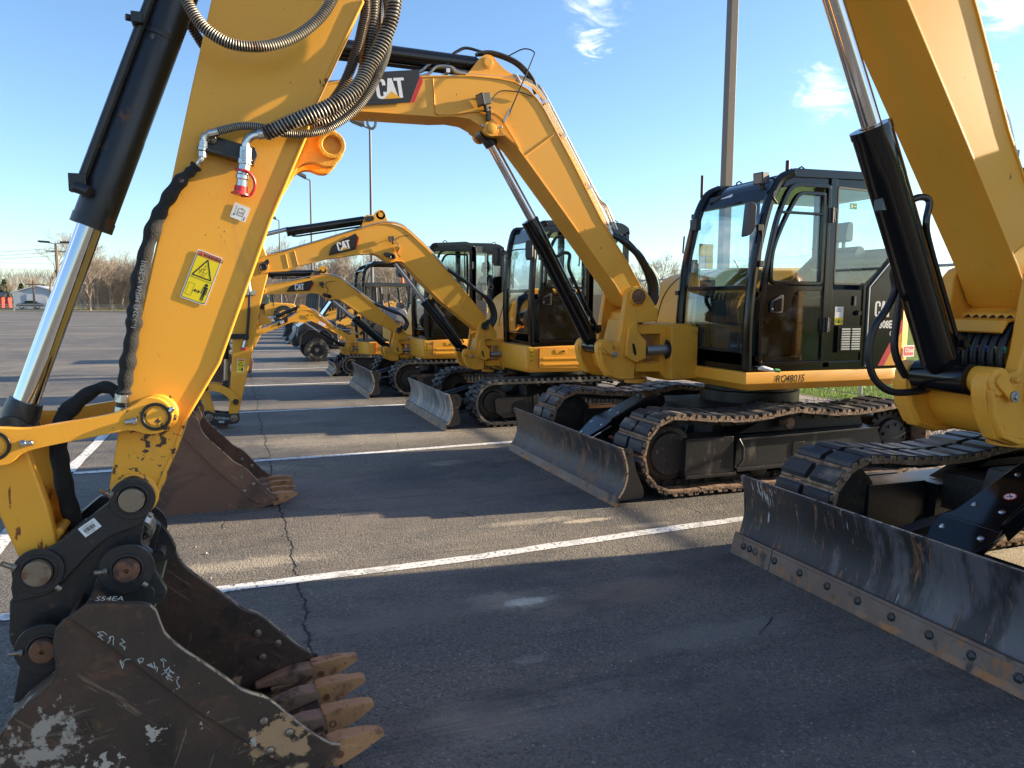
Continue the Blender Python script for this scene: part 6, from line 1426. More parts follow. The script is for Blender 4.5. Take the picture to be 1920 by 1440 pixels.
F = Flat((-.25, yc-.1355, .125), (1,0,-.10), (.10,0,1), (0,-1,0)); F.text('R55986A', 0, 0, .03, .001, 0, bold=.01, slant=.15); F.rect(.05,-.04,.11,-.015,.001,0); F.mb.build('paint_marks', [M['chalk']], q3, smooth=0, fix=False)
hcyl(m3, (-.075,yc,1.85), (-.10,yc,.82), (-.335,yc,.50) if False else (-.12,yc,.50), .040, .022, 'bucket_cylinder', pipe=False)
hcyl(m3, (-.18,yc+.0,1.7), (-.26,yc,.95), (-.335,yc,.50), .0395, .022, 'auxiliary_cylinder', pipe=False)

P4 = dict(tx=2.36, foot=(2.595,1.03), k=.72, hw=.105, boss=(1.47,1.587), tip=(.43,1.68), top_pin=(1.29,1.965), bracket=[(1.17,1.86),(1.20,1.95),(1.26,2.0),(1.34,2.02),(1.40,2.06),(1.44,2.02),(1.47,1.95),(1.55,1.90),(1.4,1.86)], eye=(1.385,2.02),
    top=[(.34,1.69),(.36,1.73),(.477,1.752),(.883,1.814),(1.216,1.888),(1.38,1.912),(1.511,1.91),(1.58,1.90),(1.64,1.878),(1.70,1.835),(2.153,1.495),(2.491,1.215),(2.62,1.10)],
    bot=[(2.63,.99),(2.579,.965),(2.50,1.02),(2.444,1.065),(2.148,1.189),(1.859,1.394),(1.66,1.528),(1.60,1.548),(1.55,1.545),(1.48,1.53),(1.42,1.553),(1.37,1.60),(1.31,1.632),(1.22,1.642),(.473,1.613),(.38,1.62)],
    seams=[((2.31,1.13),(2.40,1.29))],
    smid=(.52,1.95), stip=(.30,1.93), cbase=(2.40,.77), cmid=(1.87,1.235), pipes=[(.40,1.77),(.85,1.84),(1.2,1.915),(1.40,1.945),(1.54,1.94),(1.66,1.90),(1.75,1.83),(2.1,1.57),(2.22,1.48)], hoses=[(2.22,1.48),(2.36,1.40),(2.52,1.34),(2.68,1.27),(2.78,1.14),(2.72,1.02)], lamp=(1.35,1.79),
    logo=((.80,1.655),(1,0,.06),(-.06,0,1),.44,.17))
m4, cab4 = machineB((3.7, 12.63, 0), 1.92, 12.63, .97, 2.90, P4, 'smaller black-cabbed excavator, third from the front of the row that still has a dozer blade of bare black steel', 'mold', skirt=(.59,.91), ztop=2.43)
m4['label'] = 'excavator whose light brown bucket reads CAT, behind the one with the empty coupler'
yc = 12.63; m = MB(); m.prism([(.30,1.95),(.36,2.02),(.46,1.72),(.42,1.55),(.30,1.2),(.02,.62),(-.04,.60),(-.06,.66),(.10,1.2),(.22,1.65)], yc-.09, yc+.09); m.build('stick', [M['yellow']], m4, bevel=.012)
Tb4 = simil((-.226,.655), (.235,.17), (-.13,.58), (-.35,.20), 10.13)
bk4 = bucket(m4, 2.22, 2.78, 'bucket_rusty', T=simil((-.30,.75), (-.12,.05), (-.06,.62), (-.28,.14), 10.13), detail=False)
F = Flat((-.33, 12.35-.012, .36), (.95,0,.35), (-.35,0,.95), (0,-1,0)); cat_word(F, .02, .0, .09, .001, 0, None, 1.5); F.mb.build('cast_lettering', [M['rust_pin']], bk4, smooth=0, fix=False)
hcyl(m4, (.16,yc,1.7), (-.05,yc,1.1), (-.10,yc,.75), .038, .02, 'bucket_cylinder', pipe=False)

# ------------------------------------------------------------------ smallest machine with an open canopy
def machineC():
    yc = 15.88; root = empty('excavator', (3.0, yc, 0), 'smallest excavator, with an open roll bar canopy instead of a cab', 'excavator', 'tracked excavators parked in a row')
    R_ = .17; w = .56
    for ys in (-1, 1):
        ya, yb = (yc-w, yc-w+.25) if ys < 0 else (yc+w-.25, yc+w)
        belt_track(root, 2.04+R_, 3.42, R_, ya, yb, .07); roller_frame(root, 2.04+R_, 3.42, R_, ya, yb, ys, 'B')
    m = MB(); m.box(2.5, 3.3, yc-.34, yc+.34, .17, .34); m.cyl((2.9,yc,.34),(2.9,yc,.42), .28, n=32); m.build('chassis', [M['dirty']], root, bevel=.006)
    blade(root, 1.80, yc-.56, yc+.56, .26, M['mold_rusty'], endplate='ear', edge_h=.06)
    m = MB()
    for s_ in (-1, 1): m.extr([(2.5,yc+s_*.22-.03,.20),(2.5,yc+s_*.22+.03,.20),(1.95,yc+s_*.26+.03,.10),(1.95,yc+s_*.26-.03,.10)], (0,0,.07))
    m.build('dozer_arm', [M['black_steel']], root, bevel=.004)
    hcyl(root, (1.93,yc,.17), (2.25,yc,.27), (2.45,yc,.36), .032, .018, 'dozer_cylinder', pipe=False)
    k = .52; S = lambda a, b_: (2.262+(a-3.262)*k, .765+(b_-1.56)*k)
    swing_post(root, S, yc, k); house_bracket(root, S, yc, 2.46, k)
    m = MB(); pl = rp([(2.42,yc-.20,.03),(2.55,yc-.54,.06),(3.35,yc-.56,.1),(3.62,yc-.38,.2),(3.70,yc,.3),(3.62,yc+.40,.2),(3.3,yc+.56,.1),(2.55,yc+.54,.06),(2.42,yc+.20,.03)])
    m.extr([(a, b_, .42) for a, b_ in pl], (0,0,.27)); b = m.build('lower_body', [M['yellow']], root, bevel=.025, seg=3, smooth=45)
    m = MB(); m.extr([(a*.985+.045, yc+(b_-yc)*.96, .69) for a, b_ in pl], (0,0,.02)); m.box(2.52,2.75,yc-.5,yc+.5,.70,.72); m.build('floor_plate', [M['plastic']], b)
    m = MB(); m.strip([(2.70,.44),(2.71,.68)], .008, yc-.562, yc-.54); m.build('panel_gap', [M['red_decal']], b)
    m = MB(); m.extr([(a, b_, .70) for a, b_ in rp([(3.05,yc-.54,.05),(3.35,yc-.54,.1),(3.62,yc-.36,.2),(3.68,yc,.3),(3.60,yc+.38,.2),(3.05,yc+.5,.05)])], (0,0,.30)); m.build('engine_hood', [M['yellow']], root, bevel=.04, seg=4, smooth=50)
    F = Flat((2.78,yc-.563,.53), (1,0,0), (0,0,1), (0,-1,0)); F.poly([(0,0),(.16,0),(.22,.08),(.03,.08)], .001, 0); F.poly([(.16,0),(.19,0),(.25,.08),(.22,.08)], .0012, 1); F.mb.build('logo_decal', [M['black_decal'], M['red_decal']], b, smooth=0, fix=False)
    # seat and pods
    m = MB(); m.prism(rp([(2.95,.98,.04),(2.93,1.08,.05),(3.32,1.05,.05),(3.34,.96,.03)]), yc-.22, yc+.22); m.prism(rp([(3.26,1.04),(3.30,1.50,.08),(3.40,1.50,.06),(3.38,1.0)]), yc-.21, yc+.21); m.build('seat', [M['seat']], root, bevel=.02, seg=3)
    for s_ in (-1, 1):
        m = MB(); m.prism(rp([(2.93,1.36,.05),(3.06,1.42,.05),(3.36,1.36,.06),(3.42,1.24,.05),(3.38,1.03,.05),(3.24,1.10,.08),(3.0,1.18,.08),(2.92,1.22,.04)]), *sorted((yc+s_*.30, yc+s_*.42))); p = m.build('control_pod', [M['seat_grey']], root, bevel=.02, seg=3)
        m = MB(); m.tube([(3.05,yc+s_*.36,1.38),(3.03,yc+s_*.36,1.56)], [.03,.014], 10); m.tube([(3.03,yc+s_*.36,1.54),(3.04,yc+s_*.36,1.68)], [.02,.024], 10, 1); m.build('joystick', [M['plastic'], M['black']], p)
    # roll bar
    m = MB()
    for s_ in (-1, 1):
        y = yc+s_*.50; m.tube(spline([(2.50,y,.72),(2.47,y,1.2),(2.48,y,1.8),(2.51,y,2.08),(2.58,y,2.20),(2.72,y,2.27),(3.0,y,2.285),(3.35,y,2.285),(3.55,y,2.26),(3.64,y,2.15),(3.66,y,1.9),(3.60,y,1.0)], 5), .034, 12)
        for t_ in ((2.50,1.95),(2.60,2.22),(2.49,1.85),(2.52,2.10)): m.obox((t_[0]-.02, y, t_[1]), (.06,.09,.05), Matrix.Rotation(.6, 3, 'Y'))
    for x, z in ((2.54,2.14),(3.62,2.2),(3.65,1.5)): m.tube([(x,yc-.5,z),(x,yc+.5,z)], .03, 10)
    m.build('roll_bar', [M['black']], root, smooth=50)
    m = MB(); m.prism(rp([(2.66,2.285),(2.70,2.33,.03),(3.50,2.33,.03),(3.60,2.27),(3.5,2.29)]), yc-.50, yc+.50); m.build('canopy', [M['black']], root, bevel=.01)
    m = MB(); m.tube([(2.55,yc-.4,.72),(2.62,yc-.4,1.2),(2.64,yc-.4,1.25)], .012, 8); m.tube([(2.55,yc-.28,.72),(2.62,yc-.28,1.2)], .012, 8); m.tube([(2.52,yc-.50,1.25),(2.60,yc-.50,1.3),(2.60,yc-.50,1.05),(2.52,yc-.50,1.0)], .012, 8); m.build('control_lever', [M['plastic']], root)
    work_lamp(root, (3.68,yc-.52,2.12), (1,-.3,0), .07)
    top = [(.40,.87),(.45,.93),(.586,.975),(.834,1.07),(1.093,1.192),(1.22,1.27),(1.32,1.325),(1.42,1.338),(1.50,1.322),(1.591,1.268),(1.89,1.01),(2.143,.867),(2.27,.80),(2.32,.75)]
    bot = [(2.29,.70),(2.22,.705),(2.167,.76),(1.951,.871),(1.637,1.04),(1.50,1.11),(1.45,1.115),(1.40,1.085),(1.34,1.06),(1.29,1.085),(1.22,1.10),(1.12,1.09),(1.016,1.057),(.77,.944),(.587,.875),(.48,.82)]
    o = boom(root, yc, .075, top, bot, flange=.008)
    m = MB()
    for s_ in (-1, 1): m.prism(rp([(1.18,1.24),(1.22,1.36,.03),(1.27,1.44,.04),(1.34,1.44,.04),(1.42,1.39,.03),(1.55,1.28)]), *sorted((yc+s_*.04, yc+s_*.06)))
    m.cyl((1.285,yc-.07,1.40),(1.285,yc+.07,1.40), .022, n=16); m.build('cylinder_bracket', [M['yellow']], o, bevel=.003)
    hcyl(root, (1.27,yc,1.395), (.80,yc,1.20), (.62,yc,1.125), .036, .018, 'stick_cylinder', pipe=2)
    hcyl(root, (2.12,yc,.585), (1.65,yc,.88), (1.34,yc,1.09), .036, .018, 'boom_cylinder', pipe=False)
    m = MB()
    for q in range(3): m.tube(spline([(a, yc-.05+.04*q, b_+.01*q) for a, b_ in ((.62,1.02),(.85,1.10),(1.12,1.24),(1.30,1.36),(1.45,1.365),(1.60,1.30),(1.88,1.05),(2.10,.93),(2.30,.92),(2.42,.82))], 5), .010, 8, 0 if q else 1)
    m.build('boom_hose', [M['hose'], M['steelpipe']], o, smooth=60)
    decal_logo(o, (.82,yc-.0795,1.00), (1,0,.42), (-.42,0,1), .26, .11, pts=[(0,0),(.12,.42),(.22,.58),(.40,.72),(.93,.98),(.96,.86),(.97,.70),(.80,0)], word=(.30,.10,.52))
    F = Flat((1.37,yc-.0795,1.185), (1,0,-.12), (.12,0,1), (0,-1,0)); F.slab([(0,0),(.16,0),(.16,.08),(0,.08)], 0, .001, 0); F.line([(.02,.03),(.06,.06)], .02, .0012, 1); F.line([(.10,.05),(.14,.05)], .014, .0012, 1); F.mb.build('warning_decal', [M['amber_decal'], M['black_decal']], o, smooth=0, fix=False)
    F = Flat((1.62,yc-.0795,1.055), (.90,0,-.45), (.45,0,.90), (0,-1,0)); F.slab([(0,0),(.15,0),(.15,.08),(0,.08)], 0, .001, 0); F.rect(0,.062,.15,.08,.0012,1); F.mb.build('notice_decal', [M['white_decal'], M['red_decal']], o, smooth=0, fix=False)
    m = MB(); m.prism([(.32,1.10),(.42,1.16),(.52,.86),(.45,.74),(.30,.42),(.24,.42),(.34,.85)], yc-.06, yc+.06); m.prism(rp([(.40,1.08),(.56,1.16,.03),(.60,1.12,.02),(.48,.95)]), yc-.07, yc+.07); s5 = m.build('stick', [M['yellow']], root, bevel=.008)
    m = MB(); m.prism([(.18,.42),(.30,.44),(.34,.30),(.30,.10),(.10,.03),(-.05,.10),(.0,.28)], yc-.2, yc+.2); m.build('bucket', [M['bucket_rusty']], root, bevel=.01)
    return root
m5 = machineC()
# ------------------------------------------------------------------ side-by-side utility vehicle
def wheel(root, c, r, w, ys=-1, rim='rim_black', rr=.5):
    mb = MB(); n = 56
    mb.lathe((c[0], c[1]-ys*(-w/2)*0, c[2]), (0,ys,0), [(-w/2,r*rr*.95),(-w/2,r*.80),(-w*.45,r*.93),(-w*.3,r*.985),(0,r),(w*.3,r*.985),(w*.45,r*.93),(w/2,r*.80),(w/2-.01,r*rr*1.08),(w/2-.04,r*rr)], n)
    for i in range(26):
        a = 2*math.pi*i/26
        for s, o in ((-1,0),(1,.12)):
            aa = a+o; p = Vector((math.cos(aa), 0, math.sin(aa))); Mx = Matrix((p, Vector((0,1,0)), p.cross(Vector((0,1,0))))).transposed()
            mb.obox(Vector(c)+p*r*.985+Vector((0,s*w*.27,0)), (r*.07, w*.36, r*.13), Mx); mb.obox(Vector(c)+p*r*.92+Vector((0,s*w*.47,0)), (r*.14, w*.10, r*.13), Mx)
    t = mb.build('wheel', [M['tyre']], root, smooth=40)
    m = MB(); y = c[1]+ys*(w/2-.05)
    m.lathe((c[0], y, c[2]), (0,ys,0), [(0,r*rr),(.035,r*rr*1.03),(.04,r*rr*.92),(.015,r*rr*.85),(.01,r*.22),(.045,r*.16),(.045,.0)], 36)
    for i in range(10):
        a = 2*math.pi*i/10; p = Vector((math.cos(a), 0, math.sin(a))); m.obox((c[0]+p.x*r*rr*.55, y+ys*.02, c[2]+p.z*r*rr*.55), (r*rr*.55, .02, r*.07), Matrix((p, Vector((0,1,0)), p.cross(Vector((0,1,0))))).transposed())
    m.build('rim', [M[rim]], t, smooth=40)
    m = MB()
    for i in range(6): a = 2*math.pi*i/6; m.cyl((c[0]+math.cos(a)*r*.14, y+ys*.04, c[2]+math.sin(a)*r*.14), (c[0]+math.cos(a)*r*.14, y+ys*.056, c[2]+math.sin(a)*r*.14), .014, n=6)
    m.cyl((c[0], y+ys*.04, c[2]), (c[0], y+ys*.065, c[2]), r*.07, n=16); m.build('hub_nut', [M['zinc']], t)
    return t
def utv():
    root = empty('utility_vehicle', (3.0, 20.0, 0), 'black off-road utility vehicle with knobbly tyres and an orange beacon on its roof', 'utility vehicle')
    yn, yf = 19.25, 20.75
    body = rp([(1.50,.42,.06),(1.44,.62,.08),(1.50,.88,.08),(1.70,1.0,.1),(2.12,1.07,.1),(2.45,1.02),(2.50,.50),(3.35,.48),(3.40,.95,.04),(4.55,.98,.06),(4.60,.50,.05),(4.35,.42),(2.5,.38)])
    m = MB(); m.prism(body, yn+.12, yf-.12); b = m.build('body', [M['truckpaint']], root, bevel=.04, seg=3, smooth=45)
    m = MB()
    for (x, s) in ((1.93,0),(4.0,0)):
        for y0_, y1_ in ((yn-.02, yn+.25), (yf-.25, yf+.02)): m.strip([(x-.42,.42),(x-.38,.66),(x-.22,.80),(x+.22,.80),(x+.38,.66),(x+.42,.42)], .03, y0_, y1_)
    m.build('fender', [M['plastic']], root, bevel=.01)
    for x in (1.93, 4.0):
        wheel(root, (x, yn+.11, .295), .295, .26, -1); wheel(root, (x, yf-.11, .295), .295, .26, 1)
    m = MB(); m.box(1.38,1.50,yn+.2,yf-.2,.38,.60); m.prism([(1.36,.40),(1.34,.56),(1.46,.74),(1.50,.72),(1.50,.42)], yn+.18, yf-.18); m.build('bumper', [M['plastic']], root, bevel=.03)
    m = MB(); m.box(1.44,1.48,yn+.5,yf-.5,.66,.86)
    for i in range(5): m.box(1.425,1.45,yn+.52,yf-.52,.67+.04*i,.685+.04*i)
    m.build('grille', [M['zinc']], root)
    for yy in (yn+.30, yf-.30):
        m = MB(); m.lathe((1.50,yy,.78), (-1,0,.1), [(0,.10),(.05,.10),(.06,.08),(.065,0)], 24); m.build('headlight', [M['lens']], root)
    m = MB(); m.extr([(2.07,yn+.2,1.10),(2.07,yf-.2,1.10),(2.62,yf-.25,1.86),(2.62,yn+.25,1.86)], (.02,0,-.012)); m.build('windscreen', [M['mirror']], root)
    m = MB()
    for yy in (yn+.17, yf-.17):
        m.tube(spline([(2.05,yy,1.05),(2.35,yy,1.48),(2.66,yy,1.88),(2.75,yy,1.93),(3.4,yy,1.97),(4.15,yy,1.96),(4.28,yy,1.88),(4.32,yy,1.5),(4.40,yy,.98)], 4), .03, 10); m.tube([(3.42,yy,.9),(3.38,yy,1.5),(3.40,yy,1.95)], .03, 10)
    for x, z in ((2.68,1.88),(3.4,1.96),(4.2,1.95),(4.3,1.4)): m.tube([(x,yn+.17,z),(x,yf-.17,z)], .028, 8)
    m.build('roll_cage', [M['black']], root, smooth=50)
    m = MB(); m.prism(rp([(2.62,1.90),(2.70,1.97,.05),(4.30,2.0,.05),(4.40,1.93,.04),(4.3,1.90)]), yn+.10, yf-.10); m.build('roof', [M['black_gray']], root, bevel=.02)
    for yy in (yn+.35, yf-.75):
        m = MB(); m.prism(rp([(2.95,.85),(2.95,.97,.04),(3.3,.95,.04),(3.36,1.45,.06),(3.46,1.45,.05),(3.45,.85)]), yy, yy+.42); m.build('seat', [M['seat']], root, bevel=.02)
    m = MB(); m.tube([(2.55,yn+.45,1.0),(2.72,yn+.45,1.16)], .02, 8); c = Vector((2.74,yn+.45,1.18)); d = Vector((.66,0,.75)).normalized(); u = d.orthogonal().normalized(); w_ = d.cross(u)
    m.tube([c+(u*math.cos(i*math.pi/10)+w_*math.sin(i*math.pi/10))*.18 for i in range(20)], .014, 8, closed=True); m.obox(c, (.3,.03,.02)); m.build('steering_wheel', [M['plastic']], root)
    m = MB(); m.lathe((4.19,yn+.35,2.0), (0,0,1), [(0,.05),(.03,.05),(.035,.045),(.12,.04),(.14,.02),(.14,0)], 20); m.build('beacon', [M['orange']], root)
    return root
utv()
# ------------------------------------------------------------------ skid steers and a wheel loader at the end of the row
def skid():
    root = empty('skid_steer_loader', (0,0,0), '', 'loader', 'compact loaders at the far end of the row')
    m = MB(); m.prism(rp([(.35,.22,.05),(.30,.75,.05),(.9,.80),(1.0,1.0),(2.55,1.15,.1),(2.70,.95,.08),(2.72,.35,.05),(2.5,.24)]), -.55, .55); m.build('body', [M['yellow']], root, bevel=.03, seg=2)
    m = MB()
    for s in (-1, 1):
        y0_, y1_ = sorted((s*.62, s*.76)); 
        m.prism(rp([(2.62,1.55,.05),(2.75,1.42,.05),(2.35,1.20),(1.2,.86),(.35,.62),(.02,.22),(-.12,.20),(-.14,.34),(.16,.72),(.35,.84),(1.2,1.10),(2.3,1.45)]), y0_, y1_)
        m.prism([(2.45,.9),(2.5,1.5),(2.68,1.5),(2.72,.9)], y0_, y1_)
    m.prism([(.02,.34),(.10,.46),(.20,.44),(.12,.30)], -.62, .62); m.build('lift_arm', [M['yellow']], root, bevel=.02)
    m = MB()
    for s in (-1, 1): m.tube([(1.3,s*.66,.45),(1.9,s*.66,1.0)], .04, 10)
    m.tube([(2.3,-.60,1.0),(1.35,-.62,.72)], .045, 10); m.tube([(.55,-.3,.55),(.05,-.3,.30)], .035, 10); m.tube([(.55,.3,.55),(.05,.3,.30)], .035, 10); m.build('lift_cylinder', [M['black']], root)
    m = MB()
    for s in (-1, 1):
        y = s*.47; m.tube(spline([(.72,y,.75),(.80,y,1.3),(.86,y,1.85),(.93,y,1.98),(1.1,y,2.03),(1.9,y,2.05),(2.02,y,1.95),(2.05,y,1.1)], 4), .05, 8); m.box(1.35,1.42,y-.03,y+.03,1.0,2.0); m.box(.8,2.0,y-.02,y+.02,.95,1.0)
        for i in range(8): m.box(1.48+.065*i,1.495+.065*i,y-.01,y+.01,1.0,1.98)
    m.prism(rp([(.88,1.96),(.92,2.05,.04),(1.98,2.09,.04),(2.06,1.98)]), -.50, .50); m.box(2.02,2.06,-.47,.47,1.1,1.5)
    c = m.build('cab', [M['plastic']], root, bevel=.008)
    m = MB(); m.extr([(.76,-.43,1.0),(.76,.43,1.0),(.88,.43,1.93),(.88,-.43,1.93)], (.01,0,0)); m.build('windscreen', [M['glass']], c)
    m = MB(); m.prism(rp([(1.25,.8),(1.25,1.0,.05),(1.6,.98),(1.66,1.55,.06),(1.78,1.55,.05),(1.78,.8)]), -.25, .25); m.build('seat', [M['seat']], c, bevel=.02)
    for x in (.62, 2.0):
        for s in (-1, 1): wheel(root, (x, s*.66, .40), .40, .26, s, 'yellow', .52)
    m = MB(); m.strip([(-.14,.42),(-.10,.25),(-.16,.10),(-.55,.03),(-.58,.03)], .02, -.85, .85)
    for s in (-1, 1): m.prism([(-.14,.42),(-.10,.25),(-.16,.08),(-.55,.03),(-.45,.15),(-.25,.38)], s*.85-.008, s*.85+.008)
    m.build('bucket', [M['black_steel']], root, bevel=.004)
    return root
sk = skid()
spots = [(2.5,25.0,0),(2.3,28.3,0),(2.4,31.6,0),(2.65,34.9,0),(2.9,38.2,0),(3.1,41.5,0),(3.3,44.8,0),(3.5,48.1,0)]
names = ['nearest', 'second', 'third', 'fourth', 'fifth', 'sixth', 'seventh', 'farthest']
for i, (x, y, r) in enumerate(spots):
    lb = '%s of the yellow caged-cab compact loaders lined up beyond the utility vehicle' % names[i]
    if i == 0: sk.location = (x, y, 0); sk['label'] = lb
    else: copy_tree(sk, (x, y, 0), 0, lb)
def wheel_loader(loc, label):
    root = empty('wheel_loader', (0,0,0), label, 'loader', None)
    m = MB(); m.prism(rp([(1.9,.55),(1.9,1.25,.05),(2.3,1.45,.1),(3.8,1.35,.15),(4.05,1.0,.1),(4.05,.5)]), -.55, .55); m.prism([(.7,.5),(.7,1.0),(1.9,1.0),(1.9,.5)], -.4, .4); m.build('body', [M['yellow']], root, bevel=.05, seg=3)
    m = MB()
    for s in (-1, 1): m.prism(rp([(1.3,1.45,.05),(1.45,1.35,.05),(.3,.55,.08),(-.35,.25,.05),(-.4,.36,.05),(.2,.8,.1)]), s*.35-.05, s*.35+.05)
    m.build('lift_arm', [M['yellow']], root, bevel=.02)
    m = MB()
    for s in (-1, 1):
        for x in (1.5, 2.5): m.tube([(x,s*.52,1.2),(x+(.08 if x < 2 else -.05),s*.48,2.4)], .045, 8)
    m.prism(rp([(1.45,2.38),(1.5,2.50,.06),(2.5,2.50,.06),(2.55,2.38)]), -.60, .60); m.box(1.45,2.55,-.52,.52,1.0,1.35); c = m.build('cab', [M['black']], root, bevel=.02)
    m = MB(); m.box(1.52,1.53,-.46,.46,1.35,2.38); m.box(1.6,2.45,-.505,-.50,1.35,2.38); m.box(1.6,2.45,.50,.505,1.35,2.38); m.build('cab_window', [M['glass']], c)
    for x in (.95, 3.1):
        for s in (-1, 1): wheel(root, (x, s*.80, .62), .62, .40, s, 'yellow', .5)
    m = MB(); m.strip([(-.3,.95),(-.25,.5),(-.35,.2),(-.9,.05)], .03, -1.1, 1.1)
    for s in (-1, 1): m.prism([(-.3,.95),(-.25,.5),(-.35,.15),(-.9,.05),(-.7,.3)], s*1.1-.01, s*1.1+.01)
    m.build('bucket', [M['black_steel']], root, bevel=.005); root.location = loc; return root
wheel_loader((-.9+.9, 52.5, 0), 'wheel loader with large tyres beyond the last compact loader, seen under the boom at left')

# ------------------------------------------------------------------ ground
def gmat():
    m, nt = newmat('asphalt'); k = NT(nt); out = k.n('ShaderNodeOutputMaterial'); b = k.n('ShaderNodeBsdfPrincipled'); k.l(b.outputs[0], out.inputs[0])
    co = k.n('ShaderNodeTexCoord').outputs['Object']
    big = k.sstep(k.noise(co, .35, 5, .6, st=(.35,1,1)), .36, .68); mid = k.sstep(k.noise(co, 1.3, 6, .65, st=(.5,1.3,1), off=(4,2,0)), .46, .74)
    c = k.mix(big, (.098,.090,.084), (.205,.180,.148)); c = k.mix(k.math('MULTIPLY', mid, .75), c, (.27,.23,.18))
    ag = k.sstep(k.noise(co, 62, 4, .75), .55, .66); c = k.mix(k.math('MULTIPLY', ag, .65), c, (.36,.33,.29))
    ag2 = k.sstep(k.noise(co, 230, 2, .6), .62, .70); c = k.mix(k.math('MULTIPLY', ag2, .5), c, (.55,.52,.47))
    va = nt.nodes.new('ShaderNodeTexVoronoi'); va.inputs['Scale'].default_value = 90; k.l(co, va.inputs['Vector']); vs_ = k.n('ShaderNodeSeparateColor'); k.l(va.outputs['Color'], vs_.inputs[0])
    st_ = k.math('MULTIPLY', k.sstep(vs_.outputs[0], .70, .95), k.math('SUBTRACT', 1, k.sstep(va.outputs['Distance'], .25, .5))); gd_ = k.sstep(k.noise(co, 1.7, 6, .7, off=(3,3,0)), .36, .64); c = k.mix(k.math('MULTIPLY', st_, k.math('MULTIPLY', gd_, .8)), c, (.50,.46,.40))
    dk_ = k.sstep(vs_.outputs[1], .62, .9); c = k.mix(k.math('MULTIPLY', dk_, .45), c, (.035,.035,.038))
    vb = nt.nodes.new('ShaderNodeTexVoronoi'); vb.inputs['Scale'].default_value = 42; k.l(co, vb.inputs['Vector']); vt_ = k.n('ShaderNodeSeparateColor'); k.l(vb.outputs['Color'], vt_.inputs[0])
    s2_ = k.math('MULTIPLY', k.sstep(vt_.outputs[0], .90, .99), k.math('SUBTRACT', 1, k.sstep(vb.outputs['Distance'], .2, .4))); c = k.mix(k.math('MULTIPLY', s2_, k.math('MULTIPLY', gd_, .7)), c, (.46,.42,.36))
    blk = k.sstep(k.noise(co, 60, 4, .7, off=(7,3,0)), .55, .66); c = k.mix(k.math('MULTIPLY', blk, .45), c, (.040,.040,.043))
    # swept dust and light stains where they lie on the lot
    for (x, y, rx, ry, amt) in ((1.29,3.41,.24,.13,.5),(-.02,4.42,.55,.10,.6),(1.9,4.66,.35,.06,.6),(2.6,4.33,.22,.05,.45),(1.85,6.68,.22,.10,.55),(1.95,3.40,.25,.12,.16),(.75,2.4,.25,.14,.14),(-.05,7.0,.5,.16,.45),(1.2,8.2,1.4,.35,.40),(-1.0,9.6,1.6,.4,.25),(4.5,3.05,.6,.35,.8)):
        mp = nt.nodes.new('ShaderNodeMapping'); mp.vector_type = 'POINT'; mp.inputs['Location'].default_value = (-x/rx, -y/ry, 0); mp.inputs['Scale'].default_value = (1/rx, 1/ry, 0); k.l(co, mp.inputs[0])
        ln = nt.nodes.new('ShaderNodeVectorMath'); ln.operation = 'LENGTH'; k.l(mp.outputs[0], ln.inputs[0])
        f = k.math('ADD', ln.outputs['Value'], k.math('MULTIPLY', k.noise(co, 11, 8, .75), 2.6)); f = k.math('SUBTRACT', 1, k.sstep(f, 1.75, 2.6)); f = k.math('MULTIPLY', f, amt)
        c = k.mix(f, c, (.50,.43,.33))
    for (x, y, rx, ry, cl, amt, e0, e1) in ((1.34,3.38,.13,.062,(.74,.69,.58),.95,1.6,1.95),(1.89,3.32,.24,.12,(.26,.19,.13),.65,1.5,2.6),(.78,2.46,.20,.13,(.34,.28,.22),.7,1.5,2.1),(1.15,2.36,.42,.12,(.28,.24,.20),.4,1.5,2.1),(.55,3.4,.55,.10,(.20,.17,.15),.6,1.4,2.7),(1.14,2.80,.10,.05,(.36,.33,.30),.4,1.5,2.0),(2.05,2.75,.4,.10,(.30,.27,.24),.4,1.4,2.6),(1.3,5.4,1.2,.4,(.22,.18,.15),.45,1.4,2.7),(.2,6.2,.8,.3,(.24,.21,.19),.45,1.4,2.6),(2.25,4.56,.20,.05,(.66,.56,.42),.7,1.5,2.1),(1.35,4.45,.35,.07,(.24,.21,.18),.5,1.4,2.6)):
        mp = nt.nodes.new('ShaderNodeMapping'); mp.vector_type = 'POINT'; mp.inputs['Location'].default_value = (-x/rx, -y/ry, 0); mp.inputs['Scale'].default_value = (1/rx, 1/ry, 0); k.l(co, mp.inputs[0])
        ln = nt.nodes.new('ShaderNodeVectorMath'); ln.operation = 'LENGTH'; k.l(mp.outputs[0], ln.inputs[0])
        f = k.math('ADD', ln.outputs['Value'], k.math('MULTIPLY', k.noise(co, 14, 9, .78, off=(x*3, y, 0)), 2.0)); f = k.math('SUBTRACT', 1, k.sstep(f, e0, e1)); c = k.mix(k.math('MULTIPLY', f, amt), c, cl)
    oil = k.sstep(k.noise(co, 3.1, 4, .6, off=(3,8,0)), .66, .74); c = k.mix(k.math('MULTIPLY', oil, .6), c, (.028,.028,.030))
    tyre = k.sstep(k.noise(co, 6, 5, .7, st=(.09,1.6,1), off=(2,2,0)), .54, .70); c = k.mix(k.math('MULTIPLY', tyre, .45), c, (.040,.039,.041))
    dust = k.sstep(k.noise(co, 2.4, 9, .78, st=(.5,1,1), off=(9,1,0)), .50, .70); c = k.mix(k.math('MULTIPLY', dust, .62), c, (.28,.235,.18))
    wet = k.sstep(k.noise(co, 1.1, 7, .7, st=(.6,1,1), off=(5,5,0)), .50, .66); c = k.mix(k.math('MULTIPLY', wet, .55), c, (.050,.050,.055))
    # cracks
    vo = nt.nodes.new('ShaderNodeTexVoronoi'); vo.feature = 'DISTANCE_TO_EDGE'; vo.inputs['Scale'].default_value = .55
